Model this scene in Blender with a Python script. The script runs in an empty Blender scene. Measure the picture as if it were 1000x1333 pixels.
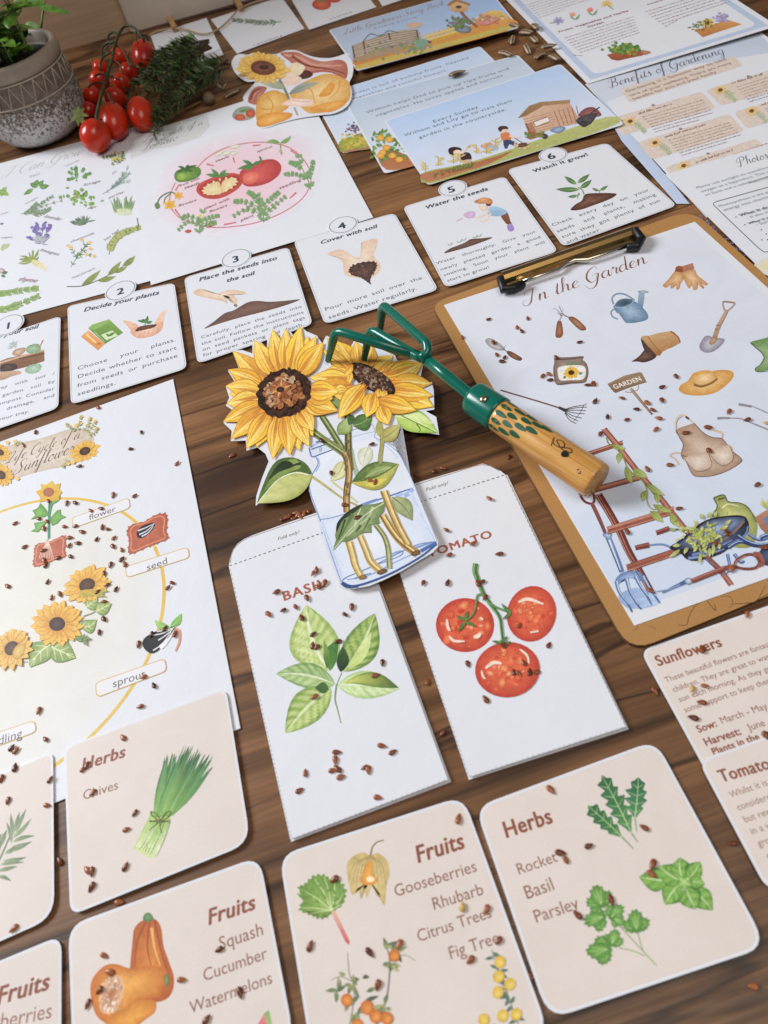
import bpy, bmesh, math, random
from mathutils import Vector, Matrix
from mathutils.geometry import tessellate_polygon
random.seed(7)
C = bpy.context.scene
COL = C.collection

# ------------------------------------------------------------------ camera
F_PX, PITCH, ROLL, CAM_H = 927.68, 0.922263, -0.273820, 0.356667
_cp, _sp = math.cos(PITCH), math.sin(PITCH)
_cr, _sr = math.cos(ROLL), math.sin(ROLL)
FWD = Vector((0, _cp, -_sp))
_r0, _u0 = Vector((1, 0, 0)), Vector((0, _sp, _cp))
RIGHT = _cr * _r0 + _sr * _u0
UP = -_sr * _r0 + _cr * _u0
EYE = Vector((0, 0, CAM_H))
cd = bpy.data.cameras.new('camera')
cam = bpy.data.objects.new('camera', cd); COL.objects.link(cam)
m = Matrix((RIGHT, UP, -FWD)).transposed().to_4x4(); m.translation = EYE
cam.matrix_world = m
cd.sensor_fit = 'HORIZONTAL'; cd.sensor_width = 36.0; cd.lens = 36.0 * F_PX / 1000.0
cd.clip_start = 0.01; cd.clip_end = 50
cd.dof.use_dof = True; cd.dof.focus_distance = 0.53; cd.dof.aperture_fstop = 14.0
C.camera = cam

# ------------------------------------------------------------------ light
w = bpy.data.worlds.new('World'); C.world = w; w.use_nodes = True
bg = w.node_tree.nodes['Background']
bg.inputs[0].default_value = (0.68, 0.76, 1.0, 1); bg.inputs[1].default_value = 0.16
def area(name, loc, target, sx, sy, power, col):
    l = bpy.data.lights.new(name, 'AREA'); l.shape = 'RECTANGLE'; l.size = sx; l.size_y = sy
    l.energy = power; l.color = col
    o = bpy.data.objects.new(name, l); COL.objects.link(o); o.location = loc
    d = Vector(target) - Vector(loc); o.rotation_euler = d.to_track_quat('-Z', 'Y').to_euler()
    return o
area('window_light', (-2.3, 1.6, 1.9), (0.0, 0.4, 0), 1.15, 1.15, 120, (0.90, 0.95, 1.0))
area('ceiling_light', (0.4, -0.3, 1.9), (0.05, 0.4, 0), 1.2, 1.0, 15, (1.0, 0.90, 0.78))
C.view_settings.view_transform = 'Standard'; C.view_settings.look = 'None'
C.view_settings.exposure = 0.0; C.view_settings.gamma = 1.0
C.render.engine = 'CYCLES'
C.cycles.use_denoising = True

# ------------------------------------------------------------------ helpers
def lin(c):
    if isinstance(c, str):
        c = c.lstrip('#')
        if len(c) == 3: c = ''.join(k * 2 for k in c)
        c = [int(c[i:i + 2], 16) / 255 for i in (0, 2, 4)]
        return tuple((v / 12.92 if v <= .04045 else ((v + .055) / 1.055) ** 2.4) for v in c)
    return tuple(c)
def mixc(a, b, t): return tuple(a[i] + (b[i] - a[i]) * t for i in range(3))
def jit(c, a=.08):
    k = 1 + random.uniform(-a, a); return tuple(max(0, v * k) for v in c)
def ray(px, py): return (px - 500) / F_PX * RIGHT - (py - 666.5) / F_PX * UP + FWD
def W(px, py, z=0.0):
    d = ray(px, py); return EYE + d * ((z - EYE.z) / d.z)
def near_on_ray(px, py, q):
    """point on the viewing ray straight above or below the ground point q"""
    d = ray(px, py); t = ((q.x - EYE.x) * d.x + (q.y - EYE.y) * d.y) / (d.x * d.x + d.y * d.y)
    return EYE + d * t
def crom(p, n=6, closed=False):
    m_ = len(p)
    if m_ < 3: return [tuple(q) for q in p]
    out = []
    for i in range(m_ if closed else m_ - 1):
        if closed: a, b, c_, d = p[i - 1], p[i], p[(i + 1) % m_], p[(i + 2) % m_]
        else: a, b, c_, d = p[max(i - 1, 0)], p[i], p[i + 1], p[min(i + 2, m_ - 1)]
        for k in range(n):
            t = k / n
            out.append(tuple(.5 * ((2 * b[j]) + (c_[j] - a[j]) * t + (2 * a[j] - 5 * b[j] + 4 * c_[j] - d[j]) * t * t
                             + (3 * b[j] - a[j] - 3 * c_[j] + d[j]) * t ** 3) for j in range(len(b))))
    if not closed: out.append(tuple(p[-1]))
    return out

def nmat(name, build):
    mt = bpy.data.materials.new(name); mt.use_nodes = True
    nt = mt.node_tree; b = nt.nodes['Principled BSDF']; build(nt, b); return mt
def N(nt, t, **kw):
    n = nt.nodes.new(t)
    for k, v in kw.items(): setattr(n, k, v)
    return n
def mapping(nt, scale=(1, 1, 1), rot=(0, 0, 0), coord='Object'):
    tc = N(nt, 'ShaderNodeTexCoord'); mp = N(nt, 'ShaderNodeMapping')
    mp.inputs['Scale'].default_value = scale; mp.inputs['Rotation'].default_value = rot
    nt.links.new(tc.outputs[coord], mp.inputs[0]); return mp.outputs[0]
def noise(nt, vec, scale, detail=4, rough=.55, dist=0):
    n = N(nt, 'ShaderNodeTexNoise'); n.inputs['Scale'].default_value = scale; n.inputs['Detail'].default_value = detail
    n.inputs['Roughness'].default_value = rough; n.inputs['Distortion'].default_value = dist
    if vec is not None: nt.links.new(vec, n.inputs['Vector'])
    return n.outputs['Fac']
def ramp(nt, fac, stops):
    r = N(nt, 'ShaderNodeValToRGB'); e = r.color_ramp.elements
    while len(e) < len(stops): e.new(.5)
    for i, (p, c) in enumerate(stops):
        e[i].position = p; c = lin(c) if isinstance(c, str) else c
        e[i].color = (c[0], c[1], c[2], 1)
    nt.links.new(fac, r.inputs[0]); return r.outputs[0]
def mult(nt, a, b, fac=1.0, mode='MULTIPLY'):
    x = N(nt, 'ShaderNodeMixRGB'); x.blend_type = mode
    if isinstance(fac, (int, float)): x.inputs[0].default_value = fac
    else: nt.links.new(fac, x.inputs[0])
    for i, v in ((1, a), (2, b)):
        if isinstance(v, tuple): x.inputs[i].default_value = (*v[:3], 1)
        else: nt.links.new(v, x.inputs[i])
    return x.outputs[0]
def bump(nt, b, h, s, d=.0005):
    n = N(nt, 'ShaderNodeBump'); n.inputs['Strength'].default_value = s; n.inputs['Distance'].default_value = d
    nt.links.new(h, n.inputs['Height']); nt.links.new(n.outputs[0], b.inputs['Normal'])
def simple(name, col, rough=.5, metal=0, var=.12, scale=200, bmp=0, spec=.5):
    c = lin(col)
    def f(nt, b):
        v = mapping(nt); n = noise(nt, v, scale, 4)
        o = ramp(nt, n, [(.25, mixc(c, (0, 0, 0), var)), (.75, tuple(min(1, k * (1 + var)) for k in c))])
        nt.links.new(o, b.inputs['Base Color']); b.inputs['Roughness'].default_value = rough
        b.inputs['Metallic'].default_value = metal; b.inputs['Specular IOR Level'].default_value = spec
        if bmp: bump(nt, b, n, bmp)
    return nmat(name, f)
def f_ink(nt, b):
    a = N(nt, 'ShaderNodeAttribute'); a.attribute_name = 'Col'
    v = mapping(nt); n1 = noise(nt, v, 260, 5, .65, .6); n2 = noise(nt, v, 1500, 2)
    r1 = ramp(nt, n1, [(.28, (.86, .86, .86)), (.72, (1.13, 1.13, 1.13))])
    r2 = ramp(nt, n2, [(.3, (.93, .93, .93)), (.7, (1.05, 1.05, 1.05))])
    hs = N(nt, 'ShaderNodeHueSaturation'); hs.inputs['Saturation'].default_value = .97; hs.inputs['Value'].default_value = 1.04
    nt.links.new(mult(nt, mult(nt, a.outputs['Color'], r1), r2), hs.inputs['Color']); nt.links.new(hs.outputs[0], b.inputs['Base Color'])
    b.inputs['Roughness'].default_value = .5; b.inputs['Specular IOR Level'].default_value = .35
INK = nmat('printed_ink', f_ink)
def f_tint(nt, b):
    a = N(nt, 'ShaderNodeAttribute'); a.attribute_name = 'Col'
    v = mapping(nt); n1 = noise(nt, v, 30, 6, .6, 1.0); n2 = noise(nt, v, 900, 3)
    r1 = ramp(nt, n1, [(.3, (.955, .95, .94)), (.7, (1.02, 1.02, 1.02))])
    r2 = ramp(nt, n2, [(.3, (.97, .97, .97)), (.7, (1.02, 1.02, 1.02))])
    nt.links.new(mult(nt, mult(nt, a.outputs['Color'], r1), r2), b.inputs['Base Color'])
    b.inputs['Roughness'].default_value = .5; b.inputs['Specular IOR Level'].default_value = .35
TINT = nmat('printed_wash', f_tint)
def paper(name, col, rough=.5):
    c = lin(col)
    def f(nt, b):
        v = mapping(nt); n1 = noise(nt, v, 14, 5, .6); n2 = noise(nt, v, 1400, 3)
        r1 = ramp(nt, n1, [(.3, tuple(k * .965 for k in c)), (.7, c)])
        r2 = ramp(nt, n2, [(.3, (.965, .965, .965)), (.7, (1.0, 1.0, 1.0))])
        nt.links.new(mult(nt, r1, r2), b.inputs['Base Color'])
        b.inputs['Roughness'].default_value = rough; b.inputs['Specular IOR Level'].default_value = .35
        bump(nt, b, n1, .25, .004)
    return nmat(name, f)
PAPER = paper('white_paper', '#e6e6ea')
LAM = paper('laminated_card', '#e6e6ea', .38)
EDGE = simple('paper_edge', '#cfcac2', .7)

def link(name, mesh, mats, parent=None):
    o = bpy.data.objects.new(name, mesh); COL.objects.link(o)
    for mt in (mats if isinstance(mats, (list, tuple)) else [mats]): mesh.materials.append(mt)
    if parent: o.parent = parent
    return o
def tag(o, label=None, cat=None, group=None, kind=None):
    if label: o['label'] = label
    if cat: o['category'] = cat
    if group: o['group'] = group
    if kind: o['kind'] = kind
    return o
def empty(name, loc, label, cat, group=None):
    o = bpy.data.objects.new(name, None); COL.objects.link(o); o.location = loc; o.empty_display_size = .01
    return tag(o, label, cat, group)
def obj(name, bm, mats, parent=None, smooth=True, org=None):
    """world-space bmesh -> one mesh object, stored relative to its parent or its own origin"""
    o3 = parent.matrix_basis.translation if parent is not None else (org or Vector())
    if parent is not None and parent.parent is not None: o3 = o3 + parent.parent.matrix_basis.translation
    bmesh.ops.translate(bm, verts=bm.verts, vec=-o3)
    bmesh.ops.recalc_face_normals(bm, faces=bm.faces)
    me = bpy.data.meshes.new(name); bm.to_mesh(me); bm.free()
    if smooth:
        for p in me.polygons: p.use_smooth = True
    ob = link(name, me, mats, parent)
    if parent is None: ob.location = o3
    return ob
def tube(bm, pts, r, seg=10, r1=None, cap=True):
    """round bar through 3-D points, with mitred rings"""
    pts = [Vector(p) for p in pts]; n = len(pts); rings = []; up = None
    for i, p in enumerate(pts):
        d = (pts[min(i + 1, n - 1)] - pts[max(i - 1, 0)]).normalized()
        if up is None: up = d.orthogonal().normalized()
        else: up = (up - d * up.dot(d)).normalized()
        s = d.cross(up); f = i / max(1, n - 1)
        if isinstance(r, (list, tuple)): rr = r[i]
        else: rr = r + ((r1 if r1 is not None else r) - r) * f
        rings.append([bm.verts.new(p + (up * math.cos(a) + s * math.sin(a)) * rr) for a in [2 * math.pi * k / seg for k in range(seg)]])
    for a, b in zip(rings, rings[1:]):
        for k in range(seg): bm.faces.new((a[k], a[(k + 1) % seg], b[(k + 1) % seg], b[k]))
    if cap:
        bm.faces.new(rings[0][::-1]); bm.faces.new(rings[-1])
def lathe(bm, prof, cen, seg=48):
    rings = [[bm.verts.new(Vector((cen[0] + r * math.cos(2 * math.pi * k / seg), cen[1] + r * math.sin(2 * math.pi * k / seg), cen[2] + z))) for k in range(seg)] for r, z in prof]
    for a, b in zip(rings, rings[1:]):
        for k in range(seg): bm.faces.new((a[k], a[(k + 1) % seg], b[(k + 1) % seg], b[k]))
    bm.faces.new(rings[0][::-1]); bm.faces.new(rings[-1])
def ellipsoid(bm, cen, axes, seg=20, rings=14, egg=0.0):
    cen = Vector(cen); ax = [Vector(a) for a in axes]; rows = []
    for i in range(1, rings):
        th = math.pi * i / rings; zz = math.cos(th); rr = math.sin(th) * (1 + egg * zz)
        rows.append([bm.verts.new(cen + ax[2] * zz + (ax[0] * math.cos(2 * math.pi * k / seg) + ax[1] * math.sin(2 * math.pi * k / seg)) * rr) for k in range(seg)])
    t = bm.verts.new(cen + ax[2]); b = bm.verts.new(cen - ax[2])
    for a, c_ in zip(rows, rows[1:]):
        for k in range(seg): bm.faces.new((a[k], c_[k], c_[(k + 1) % seg], a[(k + 1) % seg]))
    for k in range(seg):
        bm.faces.new((t, rows[0][k], rows[0][(k + 1) % seg])); bm.faces.new((b, rows[-1][(k + 1) % seg], rows[-1][k]))
def box(bm, cen, ax, ay, az):
    """box from centre and three half-axis vectors"""
    cen = Vector(cen); vs = [bm.verts.new(cen + ax * i + ay * j + az * k) for i in (-1, 1) for j in (-1, 1) for k in (-1, 1)]
    for f in ((0, 1, 3, 2), (4, 6, 7, 5), (0, 4, 5, 1), (2, 3, 7, 6), (0, 2, 6, 4), (1, 5, 7, 3)): bm.faces.new([vs[i] for i in f])
    return vs

# ------------------------------------------------------------------ lettering
GL = {}
def load_glyphs():
    chars = 'ABCDEFGHIJKLMNOPQRSTUVWXYZabcdefghijklmnopqrstuvwxyz0123456789.,!/-:;?'
    tmp = []
    for off in (0.0,):
        for ch in chars:
            for body in (ch, ch + ch):
                cu = bpy.data.curves.new('t', 'FONT'); cu.body = body; cu.offset = off; cu.resolution_u = 3; cu.size = 1
                o = bpy.data.objects.new('t', cu); COL.objects.link(o); tmp.append((off, ch, len(body), o))
    bpy.context.view_layer.update(); dg = bpy.context.evaluated_depsgraph_get(); wd = {}
    for off, ch, n, o in tmp:
        me = o.evaluated_get(dg).to_mesh()
        vs = [(v.co.x, v.co.y) for v in me.vertices]; x1 = max(v[0] for v in vs)
        if n == 1: wd[(off, ch)] = (x1, vs, [tuple(p.vertices) for p in me.polygons])
        else:
            a, v1, f1 = wd[(off, ch)]; GL[(off > 0, ch)] = (x1 - a, v1, f1)
        o.evaluated_get(dg).to_mesh_clear()
    for _, _, _, o in tmp:
        cu = o.data; bpy.data.objects.remove(o); bpy.data.curves.remove(cu)
load_glyphs()
CAPH = max(v[1] for v in GL[(False, 'H')][1])
SPACE = .30
# hand-drawn cursive letters: advance, strokes (x height 1, ascenders 2.1)
SC = {
'a': (1.1, [[(.85, .8), (.5, 1), (.12, .6), (.15, .15), (.4, 0), (.75, .35), (.88, .95)], [(.88, .95), (.8, .3), (.95, 0), (1.15, .2)]]),
'b': (1.0, [[(0, .15), (.35, 1.2), (.5, 1.95), (.32, 2.1), (.2, 1.6), (.18, .3), (.4, 0), (.75, .2), (.8, .6), (.6, .95), (.4, .8)], [(.78, .7), (1.05, .65)]]),
'c': (.9, [[(.75, .8), (.5, 1), (.15, .65), (.15, .2), (.4, 0), (.7, .08), (.95, .25)]]),
'd': (1.1, [[(.85, .8), (.5, 1), (.12, .6), (.15, .15), (.4, 0), (.75, .35), (.9, 1.2), (.95, 2.1)], [(.95, 2.1), (.85, .8), (.82, .2), (.97, 0), (1.15, .2)]]),
'e': (.88, [[(0, .15), (.45, .5), (.72, .8), (.5, 1), (.2, .7), (.18, .2), (.42, 0), (.7, .08), (.93, .25)]]),
'f': (.75, [[(0, .15), (.35, 1.2), (.6, 1.95), (.45, 2.15), (.3, 1.7), (.22, .3), (.15, -.7), (.02, -1.05), (-.1, -.8), (.2, -.1), (.8, .25)], [(.05, .95), (.55, 1.0)]]),
'g': (1.1, [[(.85, .8), (.5, 1), (.12, .6), (.15, .15), (.4, 0), (.75, .35), (.88, .95)], [(.88, .95), (.8, 0), (.65, -.8), (.35, -1.1), (.15, -.8), (.5, -.3), (1.15, .2)]]),
'h': (1.1, [[(0, .15), (.35, 1.2), (.5, 1.95), (.35, 2.1), (.22, 1.6), (.15, 0)], [(.15, .1), (.35, .75), (.62, 1), (.75, .75), (.72, .2), (.85, 0), (1.15, .2)]]),
'i': (.58, [[(0, .15), (.25, .95)], [(.25, .95), (.2, .2), (.35, 0), (.62, .2)], [(.3, 1.42), (.36, 1.5)]]),
'l': (.58, [[(0, .15), (.35, 1.2), (.5, 1.95), (.36, 2.1), (.22, 1.6), (.18, .25), (.35, 0), (.62, .2)]]),
'k': (1.05, [[(0, .15), (.35, 1.2), (.5, 1.95), (.35, 2.1), (.22, 1.6), (.15, 0)], [(.15, .3), (.5, .95), (.7, .85), (.5, .55), (.25, .5)], [(.3, .5), (.6, .15), (.8, 0), (1.08, .2)]]),
'm': (1.58, [[(0, .2), (.2, .95), (.22, .8), (.15, 0)], [(.15, .1), (.35, .8), (.58, 1), (.68, .75), (.62, 0)], [(.62, .1), (.85, .8), (1.08, 1), (1.2, .75), (1.15, .2), (1.28, 0), (1.6, .2)]]),
'n': (1.1, [[(0, .2), (.2, .95), (.22, .8), (.15, 0)], [(.15, .1), (.35, .75), (.62, 1), (.75, .75), (.72, .2), (.85, 0), (1.15, .2)]]),
'o': (.95, [[(.5, 1), (.15, .65), (.18, .15), (.45, 0), (.78, .3), (.75, .8), (.5, 1), (.6, .8), (1.0, .75)]]),
'p': (1.05, [[(0, .2), (.22, 1.0), (.1, -1.1)], [(.15, .6), (.4, .95), (.7, .9), (.78, .4), (.55, 0), (.25, .1)], [(.6, .02), (1.08, .2)]]),
'r': (.82, [[(0, .15), (.2, 1.0), (.3, 1.1), (.3, .92), (.6, .88), (.62, .7), (.52, .2), (.65, 0), (.87, .2)]]),
's': (.75, [[(0, .15), (.4, 1.1), (.45, .7), (.6, .3), (.4, 0), (.12, .1)], [(.4, 0), (.8, .2)]]),
't': (.65, [[(0, .2), (.32, 1.2), (.36, 1.6)], [(.36, 1.6), (.2, .3), (.35, 0), (.7, .2)], [(0, 1.1), (.55, 1.15)]]),
'u': (1.08, [[(0, .2), (.2, .95)], [(.2, .95), (.15, .25), (.35, 0), (.65, .3), (.8, .95)], [(.8, .95), (.74, .2), (.88, 0), (1.12, .2)]]),
'w': (1.3, [[(0, .2), (.2, .95), (.15, .25), (.35, 0), (.6, .3), (.7, .9), (.65, .25), (.85, 0), (1.1, .35), (1.1, .9), (1.0, .85), (1.35, .75)]]),
'y': (1.08, [[(0, .2), (.2, .95)], [(.2, .95), (.15, .25), (.35, 0), (.65, .3), (.8, .95)], [(.8, .95), (.72, 0), (.55, -.8), (.3, -1.1), (.12, -.8), (.5, -.3), (1.12, .2)]]),
'I': (1.25, [[(0, 1.5), (.1, 2.0), (.7, 2.05), (1.4, 2.15)], [(.95, 2.05), (.75, 1.0), (.55, .2), (.2, -.1), (-.2, .1), (-.25, .6), (.15, .75)]]),
'L': (1.35, [[(.5, 1.4), (.3, 1.8), (.7, 2.15), (1.0, 1.8), (.75, 1.0), (.45, .2), (.1, 0), (0, .2), (.3, .25), (.8, 0), (1.4, .15)]]),
'C': (1.4, [[(1.3, 1.6), (1.25, 2.05), (.9, 2.1), (.3, 1.6), (.1, .7), (.5, 0), (1.0, .1), (1.4, .5)]]),
'G': (1.5, [[(1.3, 1.6), (1.25, 2.05), (.9, 2.1), (.3, 1.6), (.1, .7), (.5, 0), (1.0, .2), (1.25, .9)], [(.7, .95), (1.35, 1.0), (1.2, .2), (.9, -.6), (.4, -.9), (0, -.6), (-.2, -.1)]]),
'S': (1.35, [[(1.25, 1.6), (1.2, 2.05), (.8, 2.1), (.5, 1.7), (.7, 1.2), (1.0, .7), (.8, .1), (.3, -.05), (-.1, .25), (0, .6), (.4, .6)]]),
'T': (1.2, [[(0, 1.5), (.1, 2.0), (.7, 2.0), (1.5, 2.15)], [(.9, 2.05), (.75, 1.0), (.55, .2), (.2, -.1), (-.15, .1), (-.1, .45)]]),
'B': (1.45, [[(.55, 2.0), (.45, 1), (.3, 0), (-.1, .05), (-.2, .4)], [(-.1, 1.3), (.1, 1.9), (.7, 2.15), (1.2, 1.9), (1.0, 1.25), (.6, 1.1), (1.1, 1.0), (1.3, .5), (1.0, 0), (.5, .05)]]),
'P': (1.45, [[(.6, 2.0), (.45, 1), (.3, 0), (0, -.2), (-.2, .1)], [(.3, 1.0), (-.25, 1.1), (0, 1.8), (.7, 2.2), (1.35, 1.9), (1.2, 1.25), (.7, 1.0)]]),
'H': (1.6, [[(.1, 1.4), (0, 1.9), (.5, 2.1), (.4, 1.0), (.2, 0), (-.1, .1)], [(1.5, 2.1), (1.2, 1.6), (1.05, .4), (1.2, 0), (1.6, .2)], [(.3, 1.0), (1.15, 1.1)]]),
'R': (1.5, [[(.5, 2.0), (.4, 1), (.25, 0), (-.1, .05)], [(-.1, 1.3), (.1, 1.9), (.7, 2.15), (1.2, 1.85), (1.0, 1.25), (.6, 1.1), (1.0, .5), (1.3, 0), (1.6, .2)]]),
}

# ------------------------------------------------------------------ cards and prints
def rounded(pts, r, n=5, inset=0.0):
    """quad (any polygon, 3-D, planar) with rounded corners; r one radius or one per corner"""
    m_ = len(pts); out = []
    if inset:
        q = []
        for i in range(m_):
            p = pts[i]; a = (pts[i - 1] - p).normalized(); b = (pts[(i + 1) % m_] - p).normalized()
            s = a.cross(b).length
            q.append(p + (a + b) * (inset / max(s, .2)))
        pts = q
    for i in range(m_):
        rr = r[i] if isinstance(r, (list, tuple)) else r
        p = pts[i]
        if rr <= 0: out.append(p.copy()); continue
        a = (pts[i - 1] - p).normalized(); b = (pts[(i + 1) % m_] - p).normalized()
        for k in range(n + 1):
            t = k / n
            out.append((p + a * rr) * (1 - t) ** 2 + p * 2 * t * (1 - t) + (p + b * rr) * t * t)
    return out
class Card:
    """flat sheet whose outline is measured in the photograph and laid on its own plane of the table"""
    def __init__(s, name, label, cat, px, z, t=.0004, r=0, mat=None, group=None, tilt=None, parent=None, edge=None):
        s.z = z; s.pl = tilt  # tilt: (px point a with height za), three of them
        s.n = Vector((0, 0, 1)); s.p0 = Vector((0, 0, z))
        if tilt:
            q = [W(*a) for a in tilt]; s.p0 = q[0]; s.n = (q[1] - q[0]).cross(q[2] - q[0]).normalized()
            if s.n.z < 0: s.n = -s.n
        if len(px) == 4 and None in px:
            i = px.index(None); g = [None if p is None else s.P(*p) for p in px]
            g[i] = g[i - 1] + g[(i + 1) % 4] - g[(i + 2) % 4]
        else: g = [s.P(*p) for p in px]
        s.q = g; s.org = sum(g, Vector()) / len(g)
        top = rounded(g, r); bm = bmesh.new()
        a = [bm.verts.new(p) for p in top]; b = [bm.verts.new(p - s.n * t) for p in top]; k = len(a)
        f = bm.faces.new(a)
        for i in range(k):
            ff = bm.faces.new((a[i], b[i], b[(i + 1) % k], a[(i + 1) % k])); ff.material_index = 1
        f2 = bm.faces.new(b[::-1]); f2.material_index = 1
        s.o = obj(name, bm, [mat or PAPER, edge or EDGE], parent, smooth=False, org=s.org)
        tag(s.o, label, cat, group)
    def P(s, px, py):
        d = ray(px, py); return EYE + d * ((s.p0 - EYE).dot(s.n) / d.dot(s.n))
    def art(s, name, view=(0, 0, 1), lift=0, mat=None, label=None): return Art(s, name, view, lift, mat, label)
    def wash(s, name, col, r, inset, lift=-2, c2=None):
        """tinted printed area set in from the edge"""
        A = Art(s, name, (0, 0, 1), lift, TINT)
        pts = rounded(s.q, r, 5, inset); A.world(pts, [lin(col)] * len(pts)); return A.done()
DZ = 3.0e-6
class Art:
    def __init__(s, card, name, view, lift, mat, label=None):
        s.c = card; s.name = name; s.x0, s.y0, s.s = view; s.v = []; s.f = []; s.col = []; s.k = 0
        s.base = .00004 + lift * .00001 + getattr(card, 'na', 0) * 1.13e-6; card.na = getattr(card, 'na', 0) + 1; s.mat = mat or INK; s.label = label
    def view(s, x0, y0, sc): s.x0, s.y0, s.s = x0, y0, sc; return s
    def p(s, q): return s.c.P(s.x0 + q[0] / s.s, s.y0 + q[1] / s.s)
    def raw(s, pts3, faces, cols):
        h = s.c.n * (s.base + s.k * DZ); s.k += 1; o = len(s.v)
        s.v += [p + h for p in pts3]; s.f += [tuple(i + o for i in f) for f in faces]; s.col += cols
    def add(s, pts, faces, cols): s.raw([s.p(q) for q in pts], faces, cols)
    def world(s, pts3, cols):
        s.raw(pts3, tessellate_polygon([pts3]), cols)
    def poly(s, pts, c, sm=0, c2=None, d=(0, 1), j=.05):
        if sm: pts = crom(pts, sm, True)
        c = lin(c)
        if c2:
            c2 = lin(c2); t = [q[0] * d[0] + q[1] * d[1] for q in pts]; a, b = min(t), max(t)
            cols = [jit(mixc(c, c2, (v - a) / max(b - a, 1e-6)), j) for v in t]
        else: cols = [jit(c, j) for _ in pts]
        s.world([s.p(q) for q in pts], cols)
    def blob(s, pts, ce, cm, cen=None, sm=5, rings=4, j=.07, pw=1.0):
        if sm: pts = crom(pts, sm, True)
        ce, cm = lin(ce), lin(cm); n = len(pts)
        if cen is None: cen = (sum(q[0] for q in pts) / n, sum(q[1] for q in pts) / n)
        V = []; cols = []; fs = []
        for i in range(rings):
            t = 1 - i / rings
            for q in pts:
                V.append((cen[0] + (q[0] - cen[0]) * t, cen[1] + (q[1] - cen[1]) * t)); cols.append(jit(mixc(cm, ce, t ** pw), j))
        V.append(cen); cols.append(cm); last = (rings - 1) * n
        for i in range(rings - 1):
            for k in range(n):
                k2 = (k + 1) % n; fs.append((i * n + k, i * n + k2, (i + 1) * n + k2, (i + 1) * n + k))
        for k in range(n): fs.append((last + k, last + (k + 1) % n, len(V) - 1))
        s.add(V, fs, cols)
    def ell(s, x, y, rx, ry, rot, ce, cm, hx=0, hy=0, n=20, rings=4, pw=1.0, j=.05):
        a = math.radians(rot); ca, sa = math.cos(a), math.sin(a); pts = []
        for k in range(n):
            t = 2 * math.pi * k / n; u, v = rx * math.cos(t), ry * math.sin(t); pts.append((x + u * ca - v * sa, y + u * sa + v * ca))
        s.blob(pts, ce, cm, (x + hx, y + hy), 0, rings, j, pw)
    def stroke(s, pts, w0, c, w1=None, sm=6, c2=None, wm=None):
        if sm and len(pts) > 2: pts = crom(pts, sm)
        n = len(pts); w1 = w0 if w1 is None else w1; c = lin(c); c2 = lin(c2) if c2 else c; V = []; cols = []
        for i, q in enumerate(pts):
            a, b = pts[max(i - 1, 0)], pts[min(i + 1, n - 1)]; dx, dy = b[0] - a[0], b[1] - a[1]; l = math.hypot(dx, dy) or 1
            t = i / (n - 1); w_ = (w0 + (w1 - w0) * t) / 2
            if wm: w_ = (w0 * (1 - t) + w1 * t + 4 * t * (1 - t) * (wm - (w0 + w1) / 2)) / 2
            V += [(q[0] - dy / l * w_, q[1] + dx / l * w_), (q[0] + dy / l * w_, q[1] - dx / l * w_)]
            cc = mixc(c, c2, t); cols += [jit(cc, .06), jit(cc, .06)]
        s.add(V, [(2 * i, 2 * i + 1, 2 * i + 3, 2 * i + 2) for i in range(n - 1)], cols)
    def leaf(s, b, t, w, c1, c2, bend=0, ce=None, vein=None, n=9, sk=.85, veins=0, j=.08, half=None, pt=1.0):
        """leaf or petal from base b to tip t, widest w; c1 base, c2 tip, ce edge, half = colour of the darker half"""
        c1, c2 = lin(c1), lin(c2); dx, dy = t[0] - b[0], t[1] - b[1]; nx, ny = -dy, dx; l = math.hypot(nx, ny) or 1; nx /= l; ny /= l
        ce_ = lin(ce) if ce else None; hf = lin(half) if half else None; V = []; cols = []; fs = []; mid = []
        for i in range(n + 1):
            u = i / n; bx = b[0] + dx * u + nx * bend * math.sin(math.pi * u); by = b[1] + dy * u + ny * bend * math.sin(math.pi * u)
            ww = w / 2 * max(0, math.sin(math.pi * u ** sk)) ** pt; mid.append((bx, by, ww)); cc = mixc(c1, c2, u)
            for q in (-1, -.5, 0, .5, 1):
                V.append((bx + nx * ww * q, by + ny * ww * q)); k = cc
                if hf and q > 0: k = mixc(k, hf, .55)
                if ce_ and abs(q) == 1: k = mixc(k, ce_, .8)
                cols.append(jit(k, j))
        for i in range(n):
            for q in range(4): o = i * 5 + q; fs.append((o, o + 1, o + 6, o + 5))
        s.add(V, fs, cols)
        if vein:
            s.stroke([(m_[0], m_[1]) for m_ in mid], w * .07, vein, w * .02, sm=0)
            for k in range(veins):
                i = 1 + int((n - 2) * k / max(1, veins)); m_ = mid[i]; e = mid[min(n, i + 2)]
                for sg in (-1, 1): s.stroke([(m_[0], m_[1]), (e[0] + nx * e[2] * .8 * sg, e[1] + ny * e[2] * .8 * sg)], w * .04, vein, w * .015, sm=0)
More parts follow.
